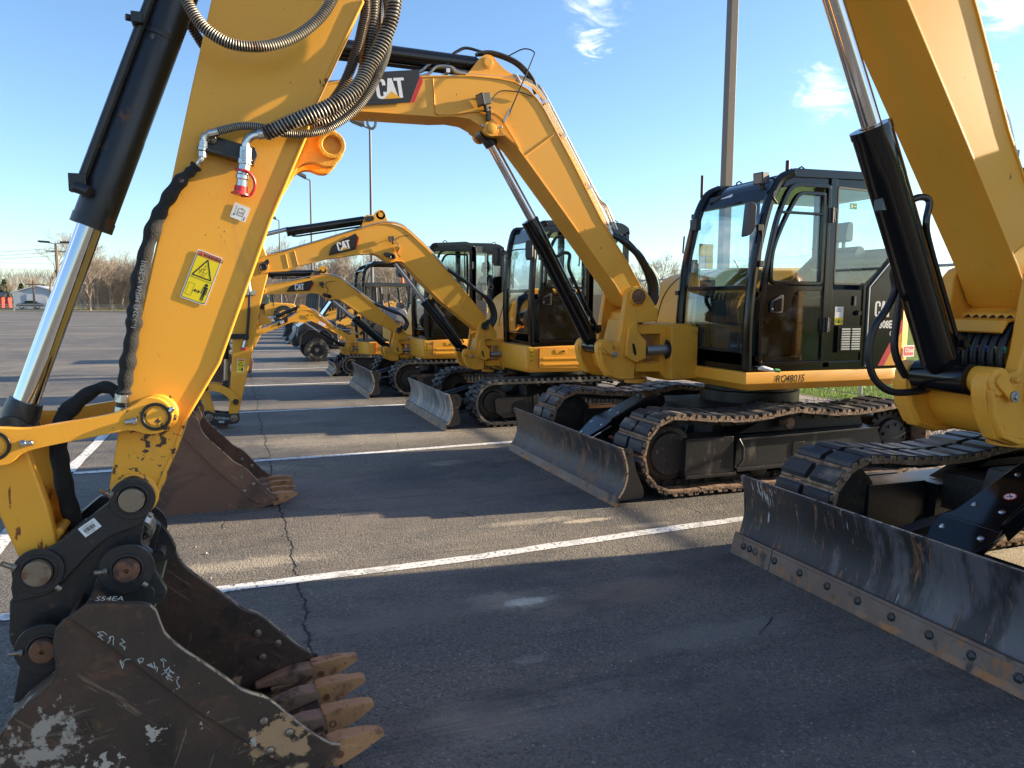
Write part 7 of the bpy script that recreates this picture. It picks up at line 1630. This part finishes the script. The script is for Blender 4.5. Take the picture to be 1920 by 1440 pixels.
    wp = nt.nodes.new('ShaderNodeMix'); wp.data_type = 'VECTOR'; wp.inputs[0].default_value = .05; nz = nt.nodes.new('ShaderNodeTexNoise'); nz.inputs['Scale'].default_value = 3; nz.inputs['Detail'].default_value = 6; k.l(co, nz.inputs['Vector'])
    k.l(co, wp.inputs[4]); k.l(nz.outputs['Color'], wp.inputs[5]); k.l(wp.outputs[1], vo.inputs['Vector'])
    gate = k.sstep(k.noise(co, .8, 3, .6, off=(1,9,0)), .50, .60)
    cr = k.math('MULTIPLY', k.math('SUBTRACT', 1, k.sstep(vo.outputs['Distance'], .0006, .0035)), k.math('MULTIPLY', gate, k.sstep(k.noise(co, 5, 4), .45, .55)))
    sx = k.n('ShaderNodeSeparateXYZ'); k.l(co, sx.inputs[0])
    xx = k.math('ADD', k.math('SUBTRACT', sx.outputs[0], .275), k.math('MULTIPLY', k.math('SUBTRACT', k.noise(co, 2.2, 7, .68, off=(0,0,5)), .5), .16))
    lc = k.math('SUBTRACT', 1, k.sstep(k.math('ABSOLUTE', xx), .002, .008)); lc = k.math('MULTIPLY', lc, k.sstep(k.noise(co, 7, 3), .30, .42)); halo = k.math('SUBTRACT', 1, k.sstep(k.math('ABSOLUTE', xx), .0, .06))
    halo = k.math('MULTIPLY', halo, k.sstep(k.noise(co, 16, 4, .7), .5, .62)); c = k.mix(k.math('MULTIPLY', halo, .5), c, (.03,.03,.032))
    crk = k.math('MAXIMUM', cr, lc); c = k.mix(crk, c, (.016,.016,.017)); k.l(c, b.inputs['Base Color'])
    k.l(k.mixf(mid, .62, .80), b.inputs['Roughness']); b.inputs['Specular IOR Level'].default_value = .35
    h = k.math('ADD', k.noise(co, 100, 4, .75), k.math('MULTIPLY', k.noise(co, 40, 4, .7), 1.2)); h = k.math('ADD', h, k.math('MULTIPLY', k.math('SUBTRACT', 1, va.outputs['Distance']), .7)); h = k.math('SUBTRACT', h, k.math('MULTIPLY', crk, 2.5)); h = k.math('ADD', h, k.math('MULTIPLY', k.noise(co, 4, 3), 2.0))
    bp = k.n('ShaderNodeBump', Strength=1.0, Distance=.012); k.l(h, bp.inputs['Height']); k.l(bp.outputs[0], b.inputs['Normal']); return m
def simple_ground(name, a, b_, s, c3=None, bump=.5, bs=40):
    m, nt = newmat(name); k = NT(nt); out = k.n('ShaderNodeOutputMaterial'); b = k.n('ShaderNodeBsdfPrincipled', Roughness=.95); k.l(b.outputs[0], out.inputs[0]); b.inputs['Specular IOR Level'].default_value = .1
    co = k.n('ShaderNodeTexCoord').outputs['Object']; c = k.mix(k.sstep(k.noise(co, s, 6, .65), .38, .64), a, b_)
    if c3: c = k.mix(k.sstep(k.noise(co, s*14, 4, .7), .54, .62), c, c3)
    k.l(c, b.inputs['Base Color']); bp = k.n('ShaderNodeBump', Strength=bump, Distance=.02); k.l(k.noise(co, bs, 4, .7), bp.inputs['Height']); k.l(bp.outputs[0], b.inputs['Normal']); return m
def sheet(name, pts, z, mt):
    m = MB(); m.add([(x, y, z) for x, y in pts], [list(range(len(pts)))]); o = m.build(name, [mt], None, smooth=0, fix=False); o['kind'] = 'structure'; return o
g = simple_ground('field_ground', (.22,.19,.10), (.16,.17,.06), .03, (.28,.23,.13), .3, 3); sheet('ground', [(-1500,-600),(1500,-600),(1500,2500),(-1500,2500)], -.03, g)
AS = gmat(); sheet('parking_lot', [(-80,-25),(6.6,-25),(6.6,3.0),(6.5,8),(6.7,60),(30,75),(30,118),(-110,118),(-110,-25)], 0, AS)
sheet('gravel', [(6.0,-25),(9.0,-25),(9.0,62),(6.4,62),(6.6,7),(5.9,5.8),(6.2,4.6)], .004, simple_ground('gravel', (.36,.31,.25), (.24,.20,.16), 1.2, (.52,.48,.42), 1.0, 55))
sheet('lawn', [(8.9,-25),(60,-25),(60,140),(8.9,62)], .008, simple_ground('lawn_base', (.10,.16,.02), (.14,.20,.03), .8, (.20,.24,.06), .8, 60))
sheet('grass_strip', [(-200,118),(60,118),(60,142),(-200,142)], -.012, simple_ground('dry_grass', (.36,.29,.15), (.24,.25,.08), .12, (.42,.34,.2), .5, 10))
sheet('road', [(-300,142),(200,142),(200,150),(-300,150)], -.006, simple_ground('far_road', (.20,.15,.13), (.24,.19,.16), .1))
# tufts on the lawn behind the fence
random.seed(21); m = MB()
for i in range(9000):
    x = random.uniform(9.0, 17); y = random.uniform(7.5, 17); a = random.uniform(0, 6.28); h = random.uniform(.03, .09); d = Vector((math.cos(a), math.sin(a), 0))*.006; l = Vector((random.uniform(-.03,.03), random.uniform(-.03,.03), h))
    p = Vector((x, y, .008)); m.add([p-d*1.5, p+d*1.5, p+l], [(0,1,2)])
tag(m.build('grass', [mat('grass_blade', (.22,.34,.045), .6, var=.3, vs=4)], None, smooth=0, fix=False), 'short bright green grass growing along the chain link fence', 'grass', kind='stuff')
# loose stones and clods on the asphalt and gravel
def pebble(m, p, r, rnd):
    q = [Vector(v) for v in ((1,0,0),(-1,0,0),(0,1,0),(0,-1,0),(0,0,.7),(0,0,-.5))]; q = [p+Vector((v.x*rnd.uniform(.6,1.2), v.y*rnd.uniform(.6,1.2), v.z*rnd.uniform(.6,1.1)))*r for v in q]
    m.add(q, [(0,2,4),(2,1,4),(1,3,4),(3,0,4),(2,0,5),(1,2,5),(3,1,5),(0,3,5)])
rnd = random.Random(31); m = MB()
for i in range(700):
    y = rnd.uniform(1.6, 16)**1; x = rnd.uniform(-4.5, 4.5); pebble(m, Vector((x, y, .003)), rnd.choice((.002,.003,.003,.004,.005,.008)), rnd)
for x_, y_, r_ in ((.586,2.72,.007),(1.06,2.06,.010),(-.2,4.68,.012),(1.9,2.0,.006),(.45,2.62,.005),(1.35,2.2,.005)): pebble(m, Vector((x_, y_, .005)), r_, rnd)
tag(m.build('loose_grit', [M['conc']], None, smooth=0, fix=False), 'tiny pale pebbles scattered over the asphalt', 'grit', kind='stuff')
m = MB()
for i in range(5000):
    pebble(m, Vector((rnd.uniform(6.0, 9.0), rnd.uniform(1.5, 9.5), .008)), rnd.uniform(.010, .028), rnd)
tag(m.build('gravel_stones', [mat('gravel_stone', (.40,.36,.30), .9, var=.4, vs=20)], None, smooth=0, fix=False), 'pale crushed stone along the edge of the lot', 'gravel', kind='stuff')
# painted lines
LP = mat('line_paint', (.74,.73,.70), .7, layers=[L((.16,.15,.15), 38, .55, .63, .8), L((.38,.36,.33), 6, .5, .7, .8), L((.06,.06,.065), 9, .66, .72, .8)], bump=.5, bs=120)
def pline(pts, w, seed=0):
    rr = random.Random(seed); P = [Vector((a, b_, .004)) for a, b_ in pts]; L_ = []; m = MB(); out = []
    for p, q in zip(P[:-1], P[1:]):
        n = max(1, int((q-p).length/.16))
        for i in range(n): out.append(p.lerp(q, i/n))
    out.append(P[-1]); d = (out[-1]-out[0]).normalized(); e = Vector((-d.y, d.x, 0)); vs = []; off = 0
    for p in out:
        off = off*.9+rr.uniform(-.006,.006); ww = w/2+rr.uniform(-.004,.004); vs += [p+e*(off+ww), p+e*(off-ww)]
    m.add(vs, [(2*i, 2*i+1, 2*i+3, 2*i+2) for i in range(len(out)-1)]); return m
ys = [.78, 4.12, 7.40, 10.72, 14.1, 17.4, 20.9, 24.2, 27.5, 30.8, 34.1, 37.4]
for i, y in enumerate(ys):
    o = pline([(-1.41, y-.10), (1.0, y-.04), (6.3, y+.28)], .095, i).build('lane_marking', [LP], None, smooth=0, fix=False); o['kind'] = 'structure'
o = pline([(-1.41,-6), (-1.41, 45)], .10, 50).build('lane_marking', [LP], None, smooth=0, fix=False); o['kind'] = 'structure'
for j, y in enumerate((82, 88, 94, 100, 106)):
    o = pline([(-60, y), (-22, y+.5)], .14, 60+j).build('lane_marking', [LP], None, smooth=0, fix=False); o['kind'] = 'structure'

# ------------------------------------------------------------------ chain link fence with barbed wire
def fence():
    FX = 9.3; y0, y1 = 0.0, 38.0; root = empty('chain_link_fence', (FX, 0, 0), 'chain link fence with slanted barbed wire arms behind the row of machines', 'fence')
    m = MB(); n = 0
    H_ = 2.06; pitch = .075
    for i in range(int((y1-y0+H_)/pitch)):
        a = y0-H_+i*pitch
        for s in (1, -1):
            ya, yb = (a, a+H_) if s > 0 else (a+H_, a)
            za, zb = .03, H_
            if ya < y0: t = (y0-ya)/(yb-ya); za = .03+(H_-.03)*t; ya = y0
            if yb < y0: t = (y0-ya)/(yb-ya); zb = .03+(H_-.03)*t; yb = y0
            w = .0018; x = FX+.002*s
            m.add([(x, ya-w, za), (x, ya+w, za), (x, yb+w, zb), (x, yb-w, zb)], [(0,1,2,3)])
    m.build('wire_mesh', [M['galv']], root, smooth=0, fix=False)
    y = y0
    while y <= y1:
        m = MB(); m.cyl((FX+.03,y,0), (FX+.03,y,2.08), .032, n=10); m.tube([(FX+.03,y,2.06),(FX-.20,y,2.36)], .016, 6); m.build('post', [M['galv']], root); y += 3.05
    m = MB(); m.cyl((FX+.03,y0,2.06), (FX+.03,y1,2.06), .022, n=8); m.cyl((FX+.03,y0,.08), (FX+.03,y1,.08), .006, n=6); m.build('top_rail', [M['galv']], root)
    m = MB(); rr = random.Random(2)
    for k_ in range(3):
        x = FX-.05-.07*k_; z = 2.14+.10*k_; P = [(x, y0+i*1.5, z-.02*math.sin(math.pi*((i*1.5) % 3.05)/3.05)) for i in range(42)]
        m.tube(P, .0022, 4); yy = y0
        while yy < 40:
            for q in range(2): a = rr.uniform(0, 3.14); m.tube([(x-.014*math.cos(a), yy, z-.012-.014*math.sin(a)), (x+.014*math.cos(a), yy+.006, z-.012+.014*math.sin(a))], .0018, 3)
            yy += .13
    m.build('barbed_wire', [M['galv']], root, smooth=0, fix=False)
fence()
# ------------------------------------------------------------------ poles
def light_pole(loc, h, w, square, heads, mt, label, arm=.0, lw=.35, wires=False):
    root = empty('light_pole', loc, label, 'light pole'); x, y, z = loc; m = MB()
    if square: m.add([(x+sx*w/2*k_, y+sy*w/2*k_, zz) for zz, k_ in ((0,1),(h,.8)) for sx, sy in ((-1,-1),(1,-1),(1,1),(-1,1))], [(3,2,1,0),(4,5,6,7),(0,1,5,4),(1,2,6,5),(2,3,7,6),(3,0,4,7)])
    else: m.cyl((x,y,0), (x,y,h), w/2, w*.32, 14)
    m.box(x-w*.9, x+w*.9, y-w*.9, y+w*.9, 0, .04); m.build('pole_shaft', [M[mt]], root, bevel=.006)
    m = MB(); m.cyl((x,y,0), (x,y,.0+.55), w*1.6, n=24); m.build('pole_base', [M['conc']], root, bevel=.02)
    for dx, dz in heads:
        m = MB(); m.tube([(x,y,h), (x+dx*.4,y,h+.05), (x+dx*.9,y,h+.12)], .035, 8); m.prism(rp([(x+dx*.55,h+.08,.03),(x+dx*1.9,h+.08+dz,.03),(x+dx*1.9,h+.25+dz,.05),(x+dx*.6,h+.26,.05)]), y-lw/2, y+lw/2); m.prism([(x+dx*.7,h+.05),(x+dx*1.75,h+.05+dz*.9),(x+dx*1.75,h+.08+dz*.9),(x+dx*.7,h+.08)], y-lw*.4, y+lw*.4, 1)
        m.build('lamp_head', [M[mt], M['lens']], root, bevel=.01)
    return root
light_pole((8.35, 11.5, 0), 9.2, .17, True, [(-.45,.1)], 'pole', 'thick bronze square pole rising behind the large black cab')
light_pole((5.2, 30, 0), 8.2, .14, False, [(-.4,.15)], 'pole_grey', 'slim grey pole rising between the booms right of the second boom logo')
light_pole((4.35, 45, 0), 8.4, .15, False, [(-.38,.22)], 'pole_grey', 'grey pole with a tilted floodlight head, above the mud-streaked machine’s black cylinder')
light_pole((3.9, 68, 0), 8.4, .16, False, [(-.4,.2)], 'pole_grey', 'most distant thin light pole, left of the floodlight pole')
light_pole((-17.1, 90, 0), 7.3, .22, False, [(-.8,.05),(.8,.05)], 'darkmetal', 'double-headed lamp pole in front of the bare trees at far left')
# utility poles with wires
def upole(x, y, h, label):
    root = empty('utility_pole', (x,y,0), label, 'utility pole', 'wooden utility poles along the far road'); m = MB(); m.cyl((x,y,0), (x,y,h), .16, .11, 10); m.build('pole_shaft', [M['wood']], root); m = MB(); m.box(x-1.1,x+1.1,y-.06,y+.06,h-.7,h-.55); m.build('cross_arm', [M['wood']], root)
    return root
upole(-18.1, 96, 7.5, 'tall wooden utility pole beside the double-headed lamp'); upole(-29.8, 139, 4.6, 'short pale wooden pole in front of the shed'); upole(-66, 150, 11, 'utility pole at the far left end of the road'); upole(15, 150, 11, 'utility pole in the woods behind the row of booms')
wr = empty('power_line', (-21, 96, 0), 'thin power lines strung across the sky at far left', 'power line')
for k_ in range(3):
    m = MB(); P = [(-18.1+(-66+18.1)*t/12, 96+(150-96)*t/12, 7.2-.4*k_+(10-7.2)*t/12-1.2*math.sin(math.pi*t/12)) for t in range(13)]; m.tube(P, .018, 4); m.build('wire', [M['darkmetal']], wr)
for k_ in range(3):
    m = MB(); P = [(-66+81*t/16, 150, 8.6-1.1*k_-.9*math.sin(math.pi*t/16)) for t in range(17)]; m.tube(P, .022, 4); m.build('wire', [M['galv']], wr)
# ------------------------------------------------------------------ far left: shed, red building, car, low barrier
sh = empty('shed', (-32, 155, 0), 'pale metal shed with a low gable roof at far left', 'shed')
m = MB(); m.extr([(-35.2,150,0),(-28.2,150,0),(-28.2,150,2.75),(-31.7,150,3.85),(-35.2,150,2.75)], (0,12,0)); w_ = m.build('wall', [M['shed']], sh)
m = MB(); m.extr([(-35.6,149.7,2.65),(-31.7,149.7,3.87),(-27.8,149.7,2.65),(-27.8,149.7,2.8),(-31.7,149.7,4.02),(-35.6,149.7,2.8)], (0,12.6,0)); m.build('roof', [M['shedroof']], sh)
m = MB(); m.box(-33.2,-30.2,149.9,149.99,0,2.5); m.build('door', [M['shedroof']], sh)
rb = empty('building', (-48,170,0), 'low red building at the left edge of the photo', 'building')
m = MB(); m.box(-56,-40.6,165,172,0,2.1); m.build('wall', [M['brick']], rb); m = MB(); m.extr([(-57,164.6,2.05),(-57,172.4,2.05),(-57,168.5,3.0)], (16.7,0,0)); m.build('roof', [M['darkmetal']], rb); m = MB(); m.box(-50,-44,164.9,164.99,1.0,1.8); m.build('window', [M['shed']], rb)
car = empty('parked_car', (-31.9, 146.5, 0), 'small grey car parked in front of the pale shed', 'car'); cx = -33.9
m = MB(); m.prism(rp([(cx,.35,.1),(cx+.05,.85,.15),(cx+.9,.95,.1),(cx+1.4,1.40,.2),(cx+2.7,1.42,.25),(cx+3.3,1.0,.15),(cx+3.9,.9,.15),(cx+3.95,.35,.1)]), 145.7, 147.3); m.build('body', [M['carpaint']], car, bevel=.06, seg=2); m = MB(); m.prism(rp([(cx+1.1,.98),(cx+1.5,1.34,.1),(cx+2.6,1.35,.1),(cx+3.1,1.0)], .03), 145.68, 145.70); m.build('window', [M['black']], car)
for x in (cx+.8, cx+3.1): wheel(car, (x, 145.8, .32), .32, .2, -1, 'zinc', .6)
m = MB(); fn = empty('barrier_fence', (-60,119,0), 'long low pale guard fence along the far edge of the lot', 'fence')
for i in range(44): q = MB(); q.box(-120+i*4, -120+i*4+.12, 119, 119.12, 0, 1.0); q.build('post', [M['conc']], fn)
m.box(-120, 54, 118.95, 119.0, .55, .62); m.box(-120, 54, 118.95, 119.0, .85, .90); m.build('rail', [M['conc']], fn)
# ------------------------------------------------------------------ bare trees
def bare_tree(seed, H_=14, spread=.5, lv=6):
    rr = random.Random(seed); T_ = MB(); C_m = MB(); root = empty('bare_tree', (0,0,0), '', 'tree', 'bare trees along the horizon')
    def tw(p, d, l, r, lev):
        k_ = 3; pts = [p]; q = p.copy(); dd = d.copy()
        for i in range(k_): dd = (dd+Vector((rr.uniform(-1,1), rr.uniform(-1,1), rr.uniform(-.3,.7)))*.16).normalized(); q = q+dd*l/k_; pts.append(q.copy())
        if lev <= 1: T_.tube(pts, [r*(1-.3*i/k_) for i in range(k_+1)], 6, caps=False)
        elif r > .02: C_m.tube(pts, [r*(1-.35*i/k_) for i in range(k_+1)], 3, caps=False)
        else:
            for a, b_ in zip(pts[:-1], pts[1:]):
                s_ = Vector((rr.uniform(-1,1), rr.uniform(-1,1), rr.uniform(-1,1))).cross(b_-a)
                if s_.length > 1e-6: s_ = s_.normalized()*max(r, .012); C_m.add([a-s_, a+s_, b_+s_*.6, b_-s_*.6], [(0,1,2,3)])
        if lev >= lv: return
        n = rr.choice((3,3,4)) if lev < 3 else rr.choice((3,4,4))
        for i in range(n):
            t = rr.uniform(.45, 1.0) if i else 1.0; idx = min(k_-1, int(t*k_)); base = pts[idx].lerp(pts[idx+1], min(1, t*k_-idx)); a = rr.uniform(0, 6.28); o_ = dd.orthogonal().normalized(); o2 = dd.cross(o_)
            nd = (dd+(o_*math.cos(a)+o2*math.sin(a))*rr.uniform(.45,.95)*spread*1.6+Vector((0,0,.12))).normalized(); tw(base, nd, l*rr.uniform(.58,.80), r*.52, lev+1)
    tw(Vector((0,0,0)), Vector((rr.uniform(-.06,.06), rr.uniform(-.06,.06), 1)), H_*.36, .24, 0)
    T_.build('trunk', [M['bark']], root, smooth=60, fix=False); C_m.build('crown', [M['twig']], root, smooth=0, fix=False); return root
tps = [bare_tree(1, 15, .55), bare_tree(2, 12, .45), bare_tree(3, 13, .60), bare_tree(5, 11, .5)]
tp_used = [False]*4; rt = random.Random(12); n_t = 0
def plant(k_, x, y, s_, lb):
    global n_t
    rz = rt.uniform(0, 6.28); n_t += 1
    if not tp_used[k_]: o = tps[k_]; tp_used[k_] = True; o.location = (x, y, -.03); o.rotation_euler = (0,0,rz); o.scale = (s_,)*3; o['label'] = lb
    else: copy_tree(tps[k_], (x, y, -.03), rz, lb, scale=s_)
plant(0, -24.0, 122, .86, 'tallest bare tree at far left, spreading beside the double-headed lamp pole')
LBL = 'leafless brown tree in the belt of woods behind the lot'
for i in range(30):      # left belt
    plant(rt.randrange(4), rt.uniform(-22.5, -2), rt.uniform(124, 146), rt.uniform(.68, .86), LBL)
for i in range(16): plant(rt.randrange(4), rt.uniform(-70, -26), rt.uniform(176, 200), rt.uniform(.48, .62), LBL)
for i in range(78):      # behind the row of machines
    t = i/77; x = -4+t*110+rt.uniform(-2,2); y = 118-t*52+rt.uniform(-7,10); plant(rt.randrange(4), x, y, rt.uniform(.58, .86)*(1.04-.50*min(1, max(0, t-.12)*1.6)), LBL)
# brushy mass of the farther woods
m = MB(); rb_ = random.Random(77)
def brush(x0, y0, x1, y1, n, h, dens=1):
    for i in range(n):
        t = rb_.random(); x = x0+(x1-x0)*t+rb_.uniform(-4,4); y = y0+(y1-y0)*t+rb_.uniform(-5,5); z = h*rb_.random()**1.4; l = rb_.uniform(.7,2.4); a = rb_.uniform(-.6,.6); w = rb_.uniform(.012,.035)
        p = Vector((x,y,z)); q = p+Vector((math.sin(a)*l, rb_.uniform(-.3,.3), math.cos(a)*l)); m.add([p-Vector((w,0,0)), p+Vector((w,0,0)), q+Vector((w*.4,0,0)), q-Vector((w*.4,0,0))], [(0,1,2,3)])
brush(-23, 148, -2, 140, 16000, 7); brush(-75, 205, -24, 190, 9000, 7); brush(-2, 128, 45, 104, 22000, 6); brush(45, 104, 110, 76, 14000, 3.4)
tag(m.build('distant_woods', [M['twig']], None, smooth=0, fix=False), 'tangled brown undergrowth filling the woods along the horizon', 'woods', kind='stuff')
def evergreen(x, y, h, lb):
    root = empty('evergreen_tree', (x,y,0), lb, 'tree', 'dark evergreens by the shed'); rr = random.Random(int(x*7+y)); m = MB()
    for i in range(2600):
        t = rr.random()**.8; z = h*(.08+.92*t); r = (1-t)*h*.30*(.6+.6*rr.random())+.1; a = rr.uniform(0,6.28); p = Vector((x+r*math.cos(a), y+r*math.sin(a), z)); d = Vector((rr.uniform(-1,1), rr.uniform(-1,1), rr.uniform(-.6,.2)))*.28; e = Vector((rr.uniform(-1,1), rr.uniform(-1,1), rr.uniform(-1,1)))*.14; m.add([p-e, p+e, p+d], [(0,1,2)])
    m.build('crown', [M['evergreen']], root, smooth=0, fix=False); m = MB(); m.cyl((x,y,0),(x,y,h*.9), .15, .03, 8); m.build('trunk', [M['bark']], root)
evergreen(-43.2, 178, 5.6, 'dark evergreen left of the shed, behind the red building'); evergreen(-38.0, 168, 4.6, 'small evergreen just left of the shed roof'); evergreen(-36, 176, 4.6, 'small evergreen behind the shed roof')

# ------------------------------------------------------------------ world, sun, camera
SUN_EL = R(17); SAZ = R(90+6)    # azimuth clockwise from +Y: the sun stands off the +X end of the bays
w = bpy.data.worlds.new('World'); SC.world = w; w.use_nodes = True; nt = w.node_tree; nt.nodes.clear(); k = NT(nt)
sky = nt.nodes.new('ShaderNodeTexSky'); sky.sky_type = 'NISHITA'; sky.sun_disc = False; sky.sun_elevation = SUN_EL; sky.sun_rotation = SAZ; sky.altitude = 200; sky.air_density = 1.0; sky.dust_density = .5; sky.ozone_density = 3.6
co = k.n('ShaderNodeTexCoord').outputs['Generated']
col = sky.outputs[0]
def cloud_mask(dirv, rad, sc, lo, hi):
    vm = nt.nodes.new('ShaderNodeVectorMath'); vm.operation = 'DISTANCE'; k.l(co, vm.inputs[0]); vm.inputs[1].default_value = dirv
    nz = k.noise(co, sc, 8, .62, st=(1,1,2.6), dist=1.6); f = k.math('ADD', nz, k.math('MULTIPLY', k.math('SUBTRACT', 1, k.math('DIVIDE', vm.outputs['Value'], rad)), .35)); f = k.sstep(f, lo, hi)
    g_ = k.math('SUBTRACT', 1, k.sstep(vm.outputs['Value'], rad*.55, rad)); return k.math('MULTIPLY', f, g_)
for dv_, rad, sc_, lo, hi, amt in (((.412,.842,.355),.060,14,.56,1.0,.40),((.418,.853,.311),.030,22,.60,.95,.5),((.650,.720,.245),.055,16,.56,1.05,.5),((.758,.576,.315),.05,12,.52,.85,.8),((-.5,.8,.3),.3,5,.62,.95,.5),((-.9,.2,.4),.4,4,.6,.9,.6),((.3,-.9,.4),.5,4,.55,.9,.7)):
    col = k.mix(k.math('MULTIPLY', cloud_mask(dv_, rad, sc_, lo, hi), amt), col, (8.5,8.3,8.2))
bg = k.n('ShaderNodeBackground'); bg.inputs['Strength'].default_value = .098; k.l(col, bg.inputs[0]); k.l(bg.outputs[0], k.n('ShaderNodeOutputWorld').inputs[0])
sl = bpy.data.lights.new('sun', 'SUN'); sl.energy = 5.0; sl.angle = R(.55); sl.color = (1.0, .82, .57); so = bpy.data.objects.new('sun', sl); COL.objects.link(so)
dv = Vector((math.sin(SAZ)*math.cos(SUN_EL), math.cos(SAZ)*math.cos(SUN_EL), math.sin(SUN_EL))); so.rotation_euler = dv.to_track_quat('Z', 'Y').to_euler(); so.location = (20, 5, 12)
cam = bpy.data.cameras.new('camera'); co_ = bpy.data.objects.new('camera', cam); COL.objects.link(co_); SC.camera = co_
cam.sensor_fit = 'HORIZONTAL'; cam.sensor_width = 36; cam.lens = 36*1400/1920; cam.clip_start = .05; cam.clip_end = 6000
yaw, pit, rol = R(20.4), math.atan(152/1400), R(.35)
f_ = Vector((math.sin(yaw)*math.cos(pit), math.cos(yaw)*math.cos(pit), -math.sin(pit))); r0 = Vector((math.cos(yaw), -math.sin(yaw), 0)); u0 = r0.cross(f_); rr_ = r0*math.cos(rol)+u0*math.sin(rol); uu_ = -r0*math.sin(rol)+u0*math.cos(rol)
co_.matrix_world = Matrix(((rr_.x, uu_.x, -f_.x, 0), (rr_.y, uu_.y, -f_.y, 0), (rr_.z, uu_.z, -f_.z, 1.5), (0,0,0,1)))
SC.view_settings.view_transform = 'Standard'; SC.view_settings.look = 'None'; SC.view_settings.exposure = 1.56; SC.view_settings.gamma = 1
SC.cycles.max_bounces = 8; SC.cycles.transparent_max_bounces = 16; SC.cycles.caustics_reflective = False; SC.cycles.caustics_refractive = False; SC.cycles.use_denoising = True
for o in bpy.data.objects:
    if '_o' in o: del o['_o']
